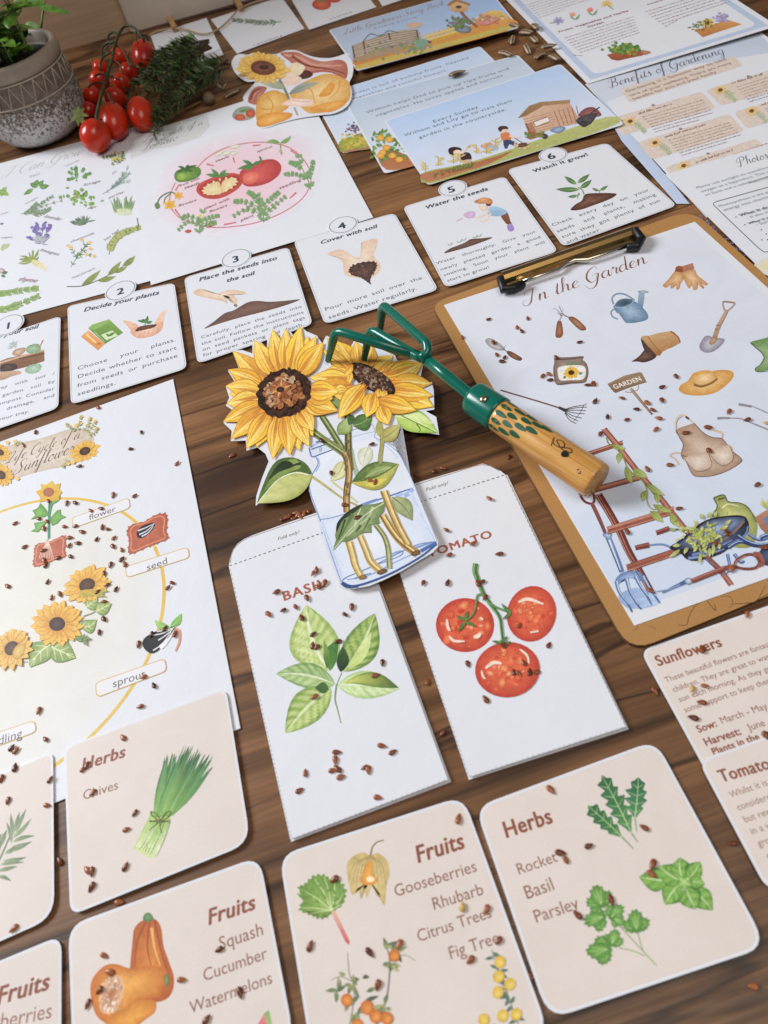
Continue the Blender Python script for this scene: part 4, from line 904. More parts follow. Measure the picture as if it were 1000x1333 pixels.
for q, w_ in (([(685, 415), (730, 450), (775, 490), (800, 480)], 6), ([(795, 390), (805, 440), (800, 480)], 14), ([(830, 390), (860, 430), (880, 425)], 16), ([(800, 360), (860, 330), (940, 350), (1040, 345)], 18), ([(850, 300), (900, 330), (960, 345), (1040, 330)], 22), ([(900, 290), (960, 320), (1040, 290)], 16), ([(960, 310), (1000, 295), (1050, 300)], 22)):
    A.stroke(q, w_, random.choice(('#2c3f68', '#40578a')), w_ * .8); A.stroke([(p[0], p[1] - w_ * .2) for p in q], w_ * .25, '#a9bfe6', w_ * .2)
A.stroke([(690, 400), (730, 440), (770, 485)], 16, '#96584a', 10)
A.ell(1010, 400, 60, 50, 0, '#2a3550', '#54688f'); A.done()
A = c.art('printed_hand_fork', V4, 40)
A.stroke([(470, 585), (520, 560), (560, 542), (600, 522)], 8, '#6f86b4', 22, c2='#3a4f7c'); A.stroke([(440, 578), (500, 568), (560, 545)], 5, '#8fa4cc'); A.blob([(580, 530), (590, 512), (612, 512), (622, 530), (600, 545)], '#6a7f9e', '#dfe6ee')
A.stroke([(615, 527), (700, 492), (780, 462), (835, 455)], 22, '#8f4c3c', 22); A.stroke([(620, 520), (780, 456)], 5, '#b8786a'); A.stroke([(622, 536), (790, 470)], 4, '#5a2a22')
A.stroke([(830, 455), (840, 425), (880, 398), (925, 395), (955, 430), (935, 460), (880, 465), (838, 455)], 13, '#7f3f32', 13); A.stroke([(925, 392), (955, 395), (975, 435), (945, 450)], 24, '#96584a', 18); A.stroke([(832, 450), (845, 425), (885, 402)], 4, '#c08a78', 3); A.done()
A = c.art('printed_leaf_heap', V4, 30)
random.seed(41)
for k in range(92):
    b = (random.gauss(680, 55), random.gauss(305, 32)); a = random.uniform(0, 6.3); L = random.uniform(22, 44)
    t = (b[0] + L * math.cos(a) * 1.1, b[1] + L * math.sin(a) * .9)
    A.leaf(b, t, 13, random.choice(('#a3a84e', '#c6ca74', '#8a9244')), random.choice(('#dcdc94', '#c3c86a', '#b0b45a')), random.uniform(-4, 4), None, '#6f7834', 5)
for b, t in (((560, 370), (500, 412)), ((600, 360), (578, 395)), ((660, 385), (650, 445)), ((705, 360), (705, 410)), ((725, 340), (718, 405)), ((755, 340), (755, 372)), ((645, 350), (625, 385)), ((560, 350), (520, 355)), ((600, 270), (540, 265)), ((640, 275), (580, 262)), ((670, 220), (660, 190)), ((700, 215), (705, 180)), ((735, 210), (740, 180)), ((780, 250), (815, 222)), ((760, 270), (800, 250))): A.leaf(b, t, 19, '#a3a84e', '#dfe0a0', random.uniform(-4, 4), '#8a9040', '#5f6a2c', 6)
A.done()

# clip: brassy bar, sprung wire lever and two black end caps
BRASS = simple('brass', '#b08f5a', .28, 1.0, .08, 60); STEEL = simple('steel_wire', '#d9cdb8', .2, 1.0, .05); BLACK = simple('black_rubber', '#0c0c0d', .45, var=.2)
z0 = SZ + .0002
root = empty('clip', cb.o.location, None, None); root.location = (0, 0, 0); root.parent = cb.o
bpy.data.objects.remove(root)
def sub(name, bm, mats, smooth=True): return obj(name, bm, mats, cb.o, smooth)
L_, R_ = W(653, 360, z0 + .004), W(822, 301, z0 + .004); dv = (R_ - L_).normalized(); fv = Vector((dv.y, -dv.x, 0))
if fv.y > 0: fv = -fv
bm = bmesh.new(); prof = [(-.0012, .0), (-.0022, .004), (-.0016, .0072), (.0010, .0086), (.0042, .0080), (.0066, .0058), (.0080, .0026), (.0094, .0010), (.0094, .0004), (.0070, .0016), (.0050, .0048), (.0024, .0066), (.0, .006), (-.0008, .0)]
mid_ = (L_ + R_) / 2; half = (R_ - L_).length / 2
def ring(s): return [bm.verts.new(Vector((mid_.x, mid_.y, z0)) + dv * s + fv * p[0] + Vector((0, 0, p[1]))) for p in prof]
r0, r1 = ring(-half), ring(half); n = len(prof)
for i in range(n): bm.faces.new((r0[i], r0[(i + 1) % n], r1[(i + 1) % n], r1[i]))
bm.faces.new(r0[::-1]); bm.faces.new(r1)
clip = sub('metal_clip', bm, [BRASS], False)
bm = bmesh.new(); 
pw = [W(680, 366.5, z0 + .0034), W(703, 359, z0 + .0034), W(727, 351, z0 + .0034), W(736, 343.5, z0 + .0034), W(748, 338.5, z0 + .0034), W(765, 338, z0 + .0034), W(790, 330, z0 + .0034), W(817, 319.5, z0 + .0034)]
tube(bm, pw, .0017, 10)
o_ = bpy.data.objects
lev = sub('wire_lever', bm, [STEEL])
for q in ([(651, 361), (656, 377), (669, 375), (682, 369)], [(826, 298), (835, 311), (829, 321), (816, 322.5)]):
    bm = bmesh.new(); p3 = [W(q[0][0], q[0][1], z0 + .0080), W(*q[1], z0 + .0046), W(*q[2], z0 + .0040), W(*q[3], z0 + .0036)]
    tube(bm, p3, [.0030, .0037, .0037, .0032], 10); bmesh.ops.bevel(bm, geom=bm.edges[:], offset=.0003, segments=1, affect='EDGES'); sub('end_cap', bm, [BLACK])

# ------------------------------------------------------------------ large pages
def a4_left(tr, br, top_pt, z):
    """page cut by the left frame: its other two corners from the top edge direction and A4 proportions"""
    a, b = W(*tr, z), W(*br, z); d = (W(*top_pt, z) - a).normalized() * .210
    return a, b, d
class Card3(Card):
    pass
def to_px(p):
    d = p - EYE; k = d.dot(FWD); return (500 + F_PX * d.dot(RIGHT) / k, 666.5 - F_PX * d.dot(UP) / k)
# life cycle of a sunflower
z = .0010
a, b, d = a4_left((225.4, 493.3), (313, 948), (0, 575), z)
c = Card('life_cycle_page', 'white Life Cycle of a Sunflower page sprinkled with seeds', 'printed page', [to_px(a + d), (225.4, 493.3), (313, 948), to_px(b + d)], z, .0003, 0, PAPER)
V = (0, 490, 3.03)
A = c.art('printed_centre_wash', V, -2, TINT)
cc = W(6, 822, z); V_c, C_c, F_c = [cc], [lin('#e6e1d7')], []
for r_, col_ in ((.05, '#e6e1d8'), (.085, '#e5e2dc'), (.103, '#e6e5e7')):
    for k in range(64):
        t = 2 * math.pi * k / 64; V_c.append(cc + Vector((math.cos(t) * r_, math.sin(t) * r_, 0))); C_c.append(lin(col_))
for k in range(64):
    k2 = (k + 1) % 64; F_c.append((0, 1 + k, 1 + k2))
    for q in range(2): F_c.append((1 + q * 64 + k, 65 + q * 64 + k, 65 + q * 64 + k2, 1 + q * 64 + k2))
A.raw(V_c, F_c, C_c); A.done()
A = c.art('printed_ring', V)
R0 = .1035; ptsr = [cc + Vector((math.cos(2 * math.pi * k / 96) * R0, math.sin(2 * math.pi * k / 96) * R0, 0)) for k in range(97)]
A.raw([p for p in ptsr] + [cc + (p - cc) * (1 - .0022 / R0) for p in ptsr], [(i, i + 1, 98 + i, 97 + i) for i in range(96)], [lin('#e0bb50')] * 194); A.done()
A = c.art('title_scroll', V)
A.blob([(-60, 310), (40, 270), (160, 245), (290, 205), (370, 225), (350, 300), (300, 345), (200, 365), (120, 385), (40, 410), (-40, 420)], '#cdbaa6', '#e2d3c3', None, 3, 5, .05)
random.seed(2)
for x, y, r_, sq, ro in ((335, 295, 62, .68, -22), (0, 300, 48, .7, 20), (5, 390, 56, .8, 30)): A.flower(x, y, r_, '#dc9a2c', '#f0c65c', '#6b4424', '#34200f', 12, sq, ro, .36)
for x, y in ((318, 185), (320, 160), (352, 170), (375, 178), (300, 195), (268, 195), (345, 195), (380, 210), (60, 258), (30, 262), (70, 405), (290, 340), (270, 345)):
    for k in range(5): a_ = 1.25 * k; A.leaf((x, y), (x + 10 * math.cos(a_), y + 9 * math.sin(a_)), 8, '#e8b84c', '#f3d98c', n=4)
for q in ([(310, 215), (315, 185), (320, 160)], [(330, 215), (350, 190), (358, 165)], [(340, 220), (365, 200), (378, 180)], [(300, 215), (280, 205), (265, 190)], [(350, 235), (375, 225), (385, 205)], [(270, 330), (255, 350), (250, 358)], [(60, 275), (75, 262), (85, 265)]): sprig(A, q, 5, 12, 5, '#a8a96a', '#b9b985', '#98985c', 2)
A.done()
A = c.art('heading', V); A.script((22, 345), (312, 243), 'Life Cycle of a', '#6a4a44', .20, .45, 1.15); A.script((52, 388), (290, 298), 'Sunflower', '#6a4a44', .20, .45, 1.15); A.done()
def label_box(nm, px, txt, p0, p1):
    A = c.art(nm, V, 20, TINT); A.roundbox(px, 3.2, '#e9e7ea', '#dcb24c', .55); A.text(p0, p1, txt, '#5a4a48'); A.done()
label_box('stage_label', [(283, 558), (510, 478), (516, 520), (288, 600)], 'flower', (352, 568), (458, 532))
label_box('stage_label', [(492, 752), (742, 672), (750, 716), (500, 796)], 'seed', (580, 768), (664, 738))
V = (0, 720, 3.03)
label_box('stage_label', [(374, 512), (652, 414), (660, 466), (382, 572)], 'sprout', (445, 532), (575, 490))
label_box('stage_label', [(-120, 745), (138, 658), (146, 706), (-110, 800)], 'seedling', (-78, 782), (88, 726))
V = (0, 490, 3.03)
A = c.art('printed_sunflower_plant', V, 25)
A.stroke([(193, 640), (194, 560), (196, 480)], 9, '#3f8a6a', 8); A.stroke([(196, 550), (205, 510), (225, 480)], 5, '#5f9a50', 4); A.stroke([(190, 640), (180, 660)], 4, '#e3c9a8'); 
for px in ([(195, 545), (178, 520), (160, 500), (150, 520), (128, 530), (140, 548), (122, 565), (150, 560), (175, 555)], [(190, 565), (165, 575), (135, 578), (140, 600), (122, 612), (150, 615), (175, 590)], [(205, 590), (198, 560), (225, 530), (240, 525), (240, 545), (262, 555), (240, 565), (228, 580)], [(200, 510), (210, 480), (235, 462), (240, 480), (228, 495)]): A.blob(px, '#5f9a44', '#86b85c', None, 0, 3, .1)
A.poly([(140, 455), (165, 445), (160, 425), (185, 428), (205, 412), (215, 428), (240, 422), (235, 445), (246, 458), (232, 475), (235, 490), (212, 490), (195, 500), (182, 492), (155, 498), (160, 478)], '#e2b93a', 0, '#d9a82c'); A.ell(193, 458, 22, 18, -10, '#a8603a', '#b87a54'); A.done()
def soil(px, cells):
    A = c.art('printed_soil_square', V, 25)
    A.blob(serr(px, .05, 4, 7), '#b2573c', '#c2694a', None, 0, 4, .10); q = [(p[0] * .84 + sum(k[0] for k in px) / len(px) * .16, p[1] * .84 + sum(k[1] for k in px) / len(px) * .16) for p in px]
    A.stroke(crom(q + [q[0]], 5), 5, '#d9895f', 5, sm=0); return A
A = soil([(135, 680), (150, 660), (200, 650), (250, 628), (262, 640), (258, 690), (262, 710), (220, 725), (180, 740), (140, 752), (130, 735), (135, 705)], 0)
for k in range(9): A.stroke([(190, 650), (185 + k * 5 - 20, 690), (180 + k * 7 - 25, 720)], 2, '#e9d2ba')
A.done()
A = soil([(500, 610), (520, 585), (570, 572), (610, 548), (650, 540), (662, 560), (658, 610), (665, 640), (620, 660), (570, 680), (520, 702), (505, 690), (508, 650)], 0)
A.blob([(540, 620), (560, 592), (612, 578), (600, 610), (570, 635), (548, 638)], '#1b1a1c', '#2e2c2e', None, 4); 
for q in ([(545, 610), (575, 598), (612, 580)], [(550, 625), (580, 610), (608, 584)], [(560, 632), (585, 618), (606, 592)]): A.stroke(q, 6, '#dedade', 2)
A.done()
V = (0, 720, 3.03)
A = c.art('printed_sprout', V, 25)
A.blob([(568, 375), (565, 345), (590, 322), (640, 300), (685, 292), (690, 305), (660, 345), (625, 385), (595, 396)], '#141314', '#2a282a', None, 4, 3)
for q in ([(620, 310), (650, 305), (688, 295)], [(625, 345), (655, 325), (684, 300)], [(600, 325), (640, 318), (680, 300)], [(605, 385), (640, 360), (676, 312)]): A.stroke(q, 5, '#e9e6e6', 3)
A.poly([(630, 365), (665, 335), (690, 300), (670, 345), (640, 380)], '#e9e6e6', 2); A.stroke([(690, 298), (708, 310), (708, 350), (692, 388)], 12, '#d9987a', 7)
A.leaf((668, 295), (610, 265), 30, '#6fae48', '#a3cc6a', -8, None, '#cfe3a0'); A.leaf((672, 292), (716, 238), 28, '#6fae48', '#8fc05c', 8, None, '#cfe3a0'); A.stroke([(670, 290), (672, 300)], 6, '#7fb350'); A.done()
A = c.art('printed_sunflower_spray', V, 25)
random.seed(8)
def sleaf(b, t, w_, be=0): A.leaf(b, t, w_, '#a9b56a', '#8fa452', be, '#6f8a44', '#dfe3b0', 8, .7, 3, .08, '#7f9a4a')
for q in ([(340, 210), (350, 180)], [(330, 250), (370, 235), (390, 215)], [(100, 400), (130, 380), (160, 350)], [(60, 430), (110, 430)]): A.stroke(q, 5, '#8a9454', 3)
sleaf((340, 215), (388, 180), 56); sleaf((378, 232), (442, 200), 56); sleaf((318, 290), (382, 262), 58, 14); sleaf((200, 370), (300, 415), 96); sleaf((200, 360), (118, 452), 90, 10); sleaf((60, 400), (112, 380), 60)
A.flower(345, 128, 96, '#dd962a', '#f2c85a', '#6a4426', '#3a2414', 15, .78, -28, .34)
for k in range(12): A.leaf((345 + random.uniform(-40, 40), 150), (325 + k * 10, 120 + random.uniform(25, 60)), 16, '#d9a83c', '#a3a84e', n=4)
A.flower(228, 282, 106, '#d98d24', '#f3c552', '#5f3a24', '#2e1c12', 17, .86, -12, .30)
A.flower(50, 378, 92, '#dc9a2c', '#f3cc6a', '#6a4426', '#3a2414', 15, .82, -40, .34); A.blob([(55, 390), (80, 360), (105, 370), (90, 410), (60, 420)], '#c99a3c', '#e9c46a', None, 4)
for k in range(6): sprig(A, [(300 + k * 3, 345), (320 + k * 6, 335), (335 + k, 330 + k * 6)], 3, 14, 8, '#6f8a50', '#86a05c', '#6f8a50', 2)
A.done()

# ------------------------------------------------------------------ growing-steps cards
STEP = '#d9dce8'
def step_card(label, px, num, ncen, z=.0022, nr=(19.5, 13.5)):
    c = Card('step_card', label, 'step card', px, z, .0005, .0065, LAM, 'numbered planting step cards')
    A = c.art('printed_border', (0, 0, 1), -1); g = c.q
    o = rounded(g, .0058, 5, .0010); i_ = rounded(g, .0056, 5, .00125); n = len(o)
    A.raw(o + i_, [(k, (k + 1) % n, n + (k + 1) % n, n + k) for k in range(n)], [lin('#8a8d99')] * (2 * n)); A.done()
    # round numbered tab joined to the top edge
    x, y = ncen; q = []
    cen = c.P(x, y); r_ = (c.P(x + nr[0], y) - cen).length * .95
    bm = bmesh.new(); n = 40; top = [cen + Vector((math.cos(2 * math.pi * k / n) * r_, math.sin(2 * math.pi * k / n) * r_, .00018)) for k in range(n)]
    a = [bm.verts.new(p) for p in top]; b = [bm.verts.new(p - Vector((0, 0, .0005))) for p in top]; bm.faces.new(a); bm.faces.new(b[::-1])
    for k in range(n): bm.faces.new((a[k], b[k], b[(k + 1) % n], a[(k + 1) % n]))
    obj('number_tab', bm, [LAM], c.o, False)
    A = c.art('printed_number', (0, 0, 1), 16)
    i1 = [cen + (p - cen) * .93 for p in top]; i2 = [cen + (p - cen) * .885 for p in top]
    for p in i1: p.z = cen.z
    for p in i2: p.z = cen.z
    A.raw(i1 + i2, [(k, (k + 1) % n, n + (k + 1) % n, n + k) for k in range(n)], [lin('#5a606c')] * (2 * n))
    A.text((x - 5, y + 6.5), (x + 5.5, y + 3.5), num, INKB, bold=True, vs=.95); A.done(); return c
INKT = '#4a5560'
def para(A, rows, size, c_=INKT, vs=.86):
    """justified paragraph: one letter size for all rows, taken from the tightest one"""
    def nat(t): return sum(GL[(False, ch)][0] + .03 for w_ in t.split(' ') for ch in w_) + SPACE * 1.15 * t.count(' ')
    k = min(A._frame(p0, p1)[3] / nat(t) for p0, p1, t, j in rows)
    for p0, p1, t, j in rows: A.text(p0, p1, t, c_, size=k * CAPH * 1000, just=j, vs=vs, track=.03)
# step 1
c = step_card('Step card 1 about preparing your soil, cut off by the left edge', [None, (79, 411), (76, 531), (-60, 578)], '1', (10.5, 423))
V = (0, 360, 4)
A = c.art('heading', V); A.text((-150, 355), (198, 268), 'Prepare your soil', INKB, bold=True, ital=.2); A.done()
A = c.art('printed_potting_box', V)
A.poly([(0, 440), (40, 425), (130, 405), (230, 380), (232, 440), (140, 470), (60, 490), (0, 500)], '#9a7050', 0, '#7a5238', (0, 1), .15); A.stroke([(0, 450), (130, 410), (230, 384)], 10, '#c9a684', 8); A.stroke([(100, 430), (232, 400)], 5, '#5a3a28')
A.blob([(65, 405), (80, 380), (130, 370), (125, 395), (95, 412)], '#a67a5a', '#dcc0a0'); A.blob(serr([(135, 385), (150, 360), (190, 350), (210, 365), (205, 390), (160, 400)], .1), '#7a9a72', '#a9c0a0', None, 0, 3, .15); A.blob(serr([(130, 490), (150, 465), (190, 455), (215, 465), (200, 495), (160, 505)], .12), '#8aa888', '#b6ccb0', None, 0, 3, .15)
A.blob([(0, 470), (30, 455), (80, 455), (90, 475), (60, 492), (10, 495)], '#3a2a26', '#5c453c', None, 4, 3, .3); A.poly([(-20, 500), (20, 495), (95, 490), (110, 505), (60, 520), (0, 540)], '#c9a68a', 3, '#a9846a'); A.stroke([(225, 330), (215, 350), (200, 375)], 6, '#a8785a', 5)
for k in range(12): A.leaf((65 + random.uniform(-30, 25), 370 + random.uniform(-25, 10)), (72 + random.uniform(-40, 35), 355 + random.uniform(-25, 10)), 4, '#9aa8a4', '#b9c4c0', n=3)
A.done()
A = c.art('body_text', V)
para(A, (((-160, 630), (285, 510), 'Fill a tray with soil /', True), ((-150, 670), (287, 550), 'prepare garden soil by', True), ((-150, 710), (285, 588), 'adding compost. Consider', True), ((-150, 748), (285, 624), 'sunlight, drainage, and', True), ((-130, 785), (160, 705), 'size of your tray.', False)), 2.9); A.done()
# step 2
c = step_card('Step card 2 headed Decide your plants with a seed packet drawing', quad(((88, 407), (92, 520)), ((94, 397), (226, 368)), ((228, 375), (242, 470)), ((97.5, 525), (237.5, 481))), '2', (157, 378))
A = c.art('heading', V); A.text((434, 184), (828, 92), 'Decide your plants', INKB, bold=True, ital=.2); A.done()
A = c.art('printed_seed_packet', V)
A.poly([(422, 312), (460, 280), (548, 350), (510, 384)], '#e0a05a', 0, '#d98d4a'); A.poly([(460, 270), (568, 222), (642, 292), (548, 350)], '#7fa04c', 0, '#5f8a3c'); A.poly([(460, 268), (480, 250), (568, 222), (580, 232), (490, 278)], '#8fb05c'); A.poly([(525, 305), (585, 280), (615, 308), (555, 332)], '#d3dcb0'); A.leaf((565, 310), (600, 290), 14, '#4a7a34', '#5f8a3c'); A.leaf((570, 312), (552, 298), 12, '#4a7a34', '#5f8a3c'); A.stroke([(450, 300), (500, 345)], 10, '#f0cf9c', 8); A.leaf((505, 352), (530, 345), 12, '#a8602a', '#c98a4a'); A.stroke([(490, 285), (545, 340)], 4, '#a9c47c'); A.done()
A = c.art('printed_cupped_hands', V)
A.poly([(640, 228), (690, 238), (720, 255), (720, 295), (690, 290), (665, 260)], '#e8bd9e', 3, '#dba98a'); A.poly([(870, 172), (840, 185), (815, 225), (800, 260), (830, 270), (850, 235), (858, 200)], '#efcaae', 3, '#e0b294')
A.blob([(680, 290), (700, 265), (760, 260), (820, 245), (848, 235), (845, 270), (815, 300), (760, 318), (710, 318)], '#d99f80', '#f0cdb4', None, 4, 4); A.blob(serr([(705, 285), (725, 262), (770, 252), (815, 250), (800, 265), (750, 278)], .1), '#5a3526', '#7a4c36', None, 0, 3, .2)
for k in range(5): A.stroke([(720 + k * 24, 312 - k * 5), (735 + k * 22, 290 - k * 6)], 3, '#c98a6c', 2)
A.stroke([(755, 262), (758, 220)], 4, '#5a7a4a'); 
for t in ((715, 230), (795, 232), (770, 203), (740, 222)): A.leaf((757, 240), t, 15, '#5f8a50', '#3f6a40', 3)
A.done()
A = c.art('body_text', V)
para(A, (((402, 488), (918, 335), 'Choose your plants.', True), ((402, 532), (922, 378), 'Decide whether to start', True), ((402, 578), (928, 418), 'from seeds or purchase', True), ((402, 622), (605, 562), 'seedlings.', False)), 2.9); A.done()
# step 3
c = step_card('Step card 3 headed Place the seeds into the soil', quad(((240, 364), (256, 466)), ((244, 360), (370, 323)), ((377, 326), (406, 418)), ((262, 471.6), (404, 423))), '3', (307.5, 336))
V = (230, 310, 5)
A = c.art('heading', V); A.text((145, 283), (655, 138), 'Place the seeds into', INKB, bold=True, ital=.2); A.text((325, 288), (508, 237), 'the soil', INKB, bold=True, ital=.2); A.done()
A = c.art('printed_hand_sowing', V)
A.blob([(108, 350), (150, 328), (200, 345), (260, 362), (300, 350), (340, 338), (400, 340), (450, 352), (440, 366), (395, 362), (375, 372), (395, 405), (385, 432), (370, 425), (350, 385), (320, 375), (318, 400), (330, 425), (300, 410), (240, 398), (170, 382), (115, 365)], '#dcb99a', '#f0d9c2', (300, 372), 3, 4, .05)
A.stroke([(300, 380), (318, 395), (330, 420)], 3, '#c99c7a', 2); A.ell(384, 438, 13, 9, 10, '#6a5a44', '#a8977c')
A.done()
A = c.art('printed_soil_mound', V); A.blob([(178, 590), (240, 545), (310, 490), (370, 470), (420, 440), (470, 415), (530, 408), (600, 414), (700, 408), (790, 398), (795, 405), (700, 440), (560, 480), (400, 520), (260, 562)], '#6a4e42', '#84655a', (480, 460), 3, 4, .12); A.done()
A = c.art('body_text', V)
para(A, (((158, 655), (818, 450), 'Carefully, place the seeds into', True), ((163, 697), (830, 487), 'the soil. Follow the instructions', True), ((168, 735), (840, 522), 'on seed packets or plant tags', True), ((173, 772), (832, 566), 'for proper spacing and depth.', True)), 2.9); A.done()
# step 4
c = step_card('Step card 4 headed Cover with soil showing cupped hands pouring soil', quad(((383.5, 317), (421, 417)), ((387.5, 312), (507.7, 278.6)), ((517, 283), (566.5, 369.5)), ((432, 419), (563, 379.5))), '4', (446.5, 292.5))
V = (370, 190, 3.704)
A = c.art('heading', V); A.text((176, 474), (450, 393), 'Cover with soil', INKB, bold=True, ital=.2); A.done()
A = c.art('printed_pouring_hands', V)
A.blob([(205, 520), (275, 498), (330, 530), (365, 535), (372, 480), (378, 462), (448, 448), (440, 500), (432, 530), (465, 575), (455, 610), (410, 640), (350, 635), (300, 625), (285, 590), (282, 560), (250, 535)], '#e0c0a4', '#f0dcc8', (370, 570), 3, 4, .05)
A.blob(serr([(312, 605), (325, 580), (380, 560), (440, 560), (445, 590), (425, 620), (415, 650), (420, 668), (400, 655), (370, 635), (335, 625)], .06), '#4a342e', '#6a4e44', None, 0, 4, .3)
for k in range(50): A.ell(random.uniform(325, 435), random.uniform(572, 625), 4, 3, 0, random.choice(('#2e1f1c', '#8a6a5c', '#5a4038')), '#6a4e44', n=6, rings=1)
A.done()
A = c.art('body_text', V); para(A, (((198, 796), (670, 640), 'Pour more soil over the', True), ((215, 835), (650, 690), 'seeds. Water regularly.', False)), 3.0); A.done()
# step 5
c = step_card('Step card 5 headed Water the seeds with a person in a straw hat', quad(((526, 272), (576.5, 367)), ((528, 268), (640, 234.5)), ((660.5, 234), (724, 323)), ((584, 373), (649, 352))), '5', (589.5, 245))
A = c.art('heading', V); A.text((684, 305), (985, 212), 'Water the seeds', INKB, bold=True, ital=.2); A.done()
V = (560, 280, 4.167)
A = c.art('printed_soil_mound', V); A.blob([(75, 207), (110, 180), (150, 165), (190, 148), (220, 130), (270, 126), (330, 120), (328, 128), (230, 165), (140, 192)], '#5f463a', '#7c5f52', (200, 155), 3, 3, .12)
for x, y in ((110, 165), (160, 150), (185, 138), (245, 125), (268, 118)): A.leaf((x, y), (x - 18, y - 8), 6, '#7fa070', '#9ab88a', n=4); A.leaf((x, y), (x + 14, y - 18), 6, '#7fa070', '#9ab88a', n=4)
A.done()
V = (620, 180, 3.704)
A = c.art('printed_gardener', V)
A.poly([(118, 372), (150, 355), (165, 400), (172, 410), (150, 415), (135, 400)], '#8f5a40', 2, '#7a4a34'); A.poly([(150, 418), (172, 412), (184, 440), (165, 450), (152, 440)], '#a48ac4', 2); A.poly([(60, 335), (95, 328), (140, 345), (150, 358), (118, 374), (85, 375), (55, 365)], '#a8c6dc', 2, '#8fb0cc', (0, 1)); A.stroke([(62, 350), (30, 375), (-5, 385)], 9, '#efcfb8', 7); A.stroke([(70, 360), (50, 395), (20, 400)], 9, '#efcfb8', 7); A.blob([(10, 320), (30, 330), (55, 325), (50, 345), (25, 348)], '#e9c0a4', '#f3dcc8'); A.poly([(48, 310), (72, 312), (68, 326), (50, 325)], '#6a3a2a', 3)
A.blob([(-10, 305), (20, 290), (60, 288), (78, 300), (75, 315), (40, 315), (10, 315)], '#c07a48', '#e0a070'); A.ell(35, 296, 24, 11, -8, '#d08a54', '#e8b080'); A.blob([(-62, 368), (-30, 352), (-5, 358), (-10, 380), (-40, 385)], '#cda4c8', '#e0c4dc'); A.stroke([(-65, 385), (-95, 400)], 4, '#cda4c8')
A.done()
V = (560, 280, 4.167)
A = c.art('body_text', V)
para(A, (((36, 268), (578, 93), 'Water thoroughly: Give your', True), ((58, 302), (604, 122), 'newly planted garden a good', True), ((76, 332), (628, 150), 'soaking. Soon your plant will', True), ((94, 362), (330, 285), 'start to grow!', False)), 2.9); A.done()
# step 6
c = step_card('Step card 6 headed Watch it grow! beside the clipboard clip', quad(((662, 223), (733, 320)), ((666, 219), (785, 187)), ((793, 188), (878, 264)), ((736, 320), (874, 270))), '6', (720, 201.5))
V = (620, 180, 3.704)
A = c.art('heading', V); A.text((280, 165), (545, 82), 'Watch it grow!', INKB, bold=True, ital=.0); A.done()
A = c.art('printed_seedling_mound', V)
A.blob([(455, 345), (480, 318), (510, 300), (525, 270), (580, 264), (665, 265), (675, 274), (640, 295), (560, 325), (500, 345)], '#4f3026', '#8a5f4a', (545, 300), 3, 4, .2)
A.stroke([(520, 270), (512, 250), (490, 235)], 6, '#6a8a4c', 4)
for b, t, w_ in (((500, 245), (382, 245), 24), ((485, 222), (425, 182), 22), ((488, 215), (548, 172), 22), ((500, 240), (558, 200), 24), ((490, 275), (440, 282), 14), ((488, 275), (498, 262), 9), ((595, 252), (558, 238), 12), ((595, 252), (636, 228), 14)): A.leaf(b, t, w_, '#6f9450', '#3f6a3c', random.uniform(-4, 4), '#34582f', '#b6cc9a', 8)
A.stroke([(595, 262), (595, 250)], 4, '#6a8a4c'); A.stroke([(490, 290), (490, 275)], 4, '#6a8a4c'); A.done()
A = c.art('body_text', V)
para(A, (((370, 425), (838, 252), 'Check every day on your', True), ((392, 455), (870, 275), 'seeds and plants, making', True), ((416, 482), (893, 303), 'sure they got plenty of sun', True), ((440, 508), (610, 442), 'and water.', False)), 2.9); A.done()

# ------------------------------------------------------------------ herbs page and tomato life-cycle page
Z1 = .0008
c = Card('herb_page', 'white herb page with rows of small printed herbs, titled I Can Grow', 'printed page', [None, (208, 156), (203, 363.5), (-70, 437)], Z1, .0003, 0, PAPER)
V = (0, 180, 4)
A = c.art('heading', V); A.script((12, 208), (640, 18), 'I Can Grow Herbs', '#a8978f', .12, .45, 1.25, .3); A.done()
def tiny(A, b, e, txt, c_='#9a7f88'): A.text(b, e, txt, c_, ital=.25)
random.seed(51)
def art1(nm): return c.art(nm, V)
A = art1('printed_basil'); 
for b, t, w_ in (((175, 262), (122, 295), 22), ((190, 250), (155, 235), 26), ((190, 245), (195, 215), 28), ((200, 250), (228, 218), 22), ((205, 258), (258, 245), 26), ((195, 255), (175, 240), 24)): A.leaf(b, t, w_, '#7fa45c', '#4f7f3c', 0, '#3f6f34', '#b9d098', 6)
tiny(A, (152, 205), (206, 188), 'basil'); A.done()
A = art1('printed_mint')
for b, t, w_ in (((400, 215), (395, 140), 26), ((385, 190), (352, 172), 22), ((425, 180), (440, 152), 22), ((430, 195), (480, 180), 22), ((395, 205), (345, 218), 24), ((380, 170), (370, 150), 18), ((425, 200), (455, 205), 18), ((400, 215), (398, 225), 14)): lobed(A, b, t, w_, '#6f9a50', '#4a7f3c', 2)
tiny(A, (338, 148), (416, 116), 'coriander'); A.done()
A = art1('printed_dill')
for q in ([(612, 40 + 85), (640, 105), (640, 75)], [(580, 140), (610, 110), (640, 90)], [(530, 100), (570, 95), (600, 88)]): sprig(A, q, 6, 20, 8, '#6a8440', '#8a9a44', '#5f7a3c', 3)
for k in range(10): A.ell(600 + random.uniform(-20, 40), 80 + random.uniform(-15, 35), 7, 6, 0, '#c9b04a', '#e0cc6a', n=8, rings=2)
tiny(A, (608, 138), (660, 105), 'celery'); A.done()
A = art1('printed_fennel')
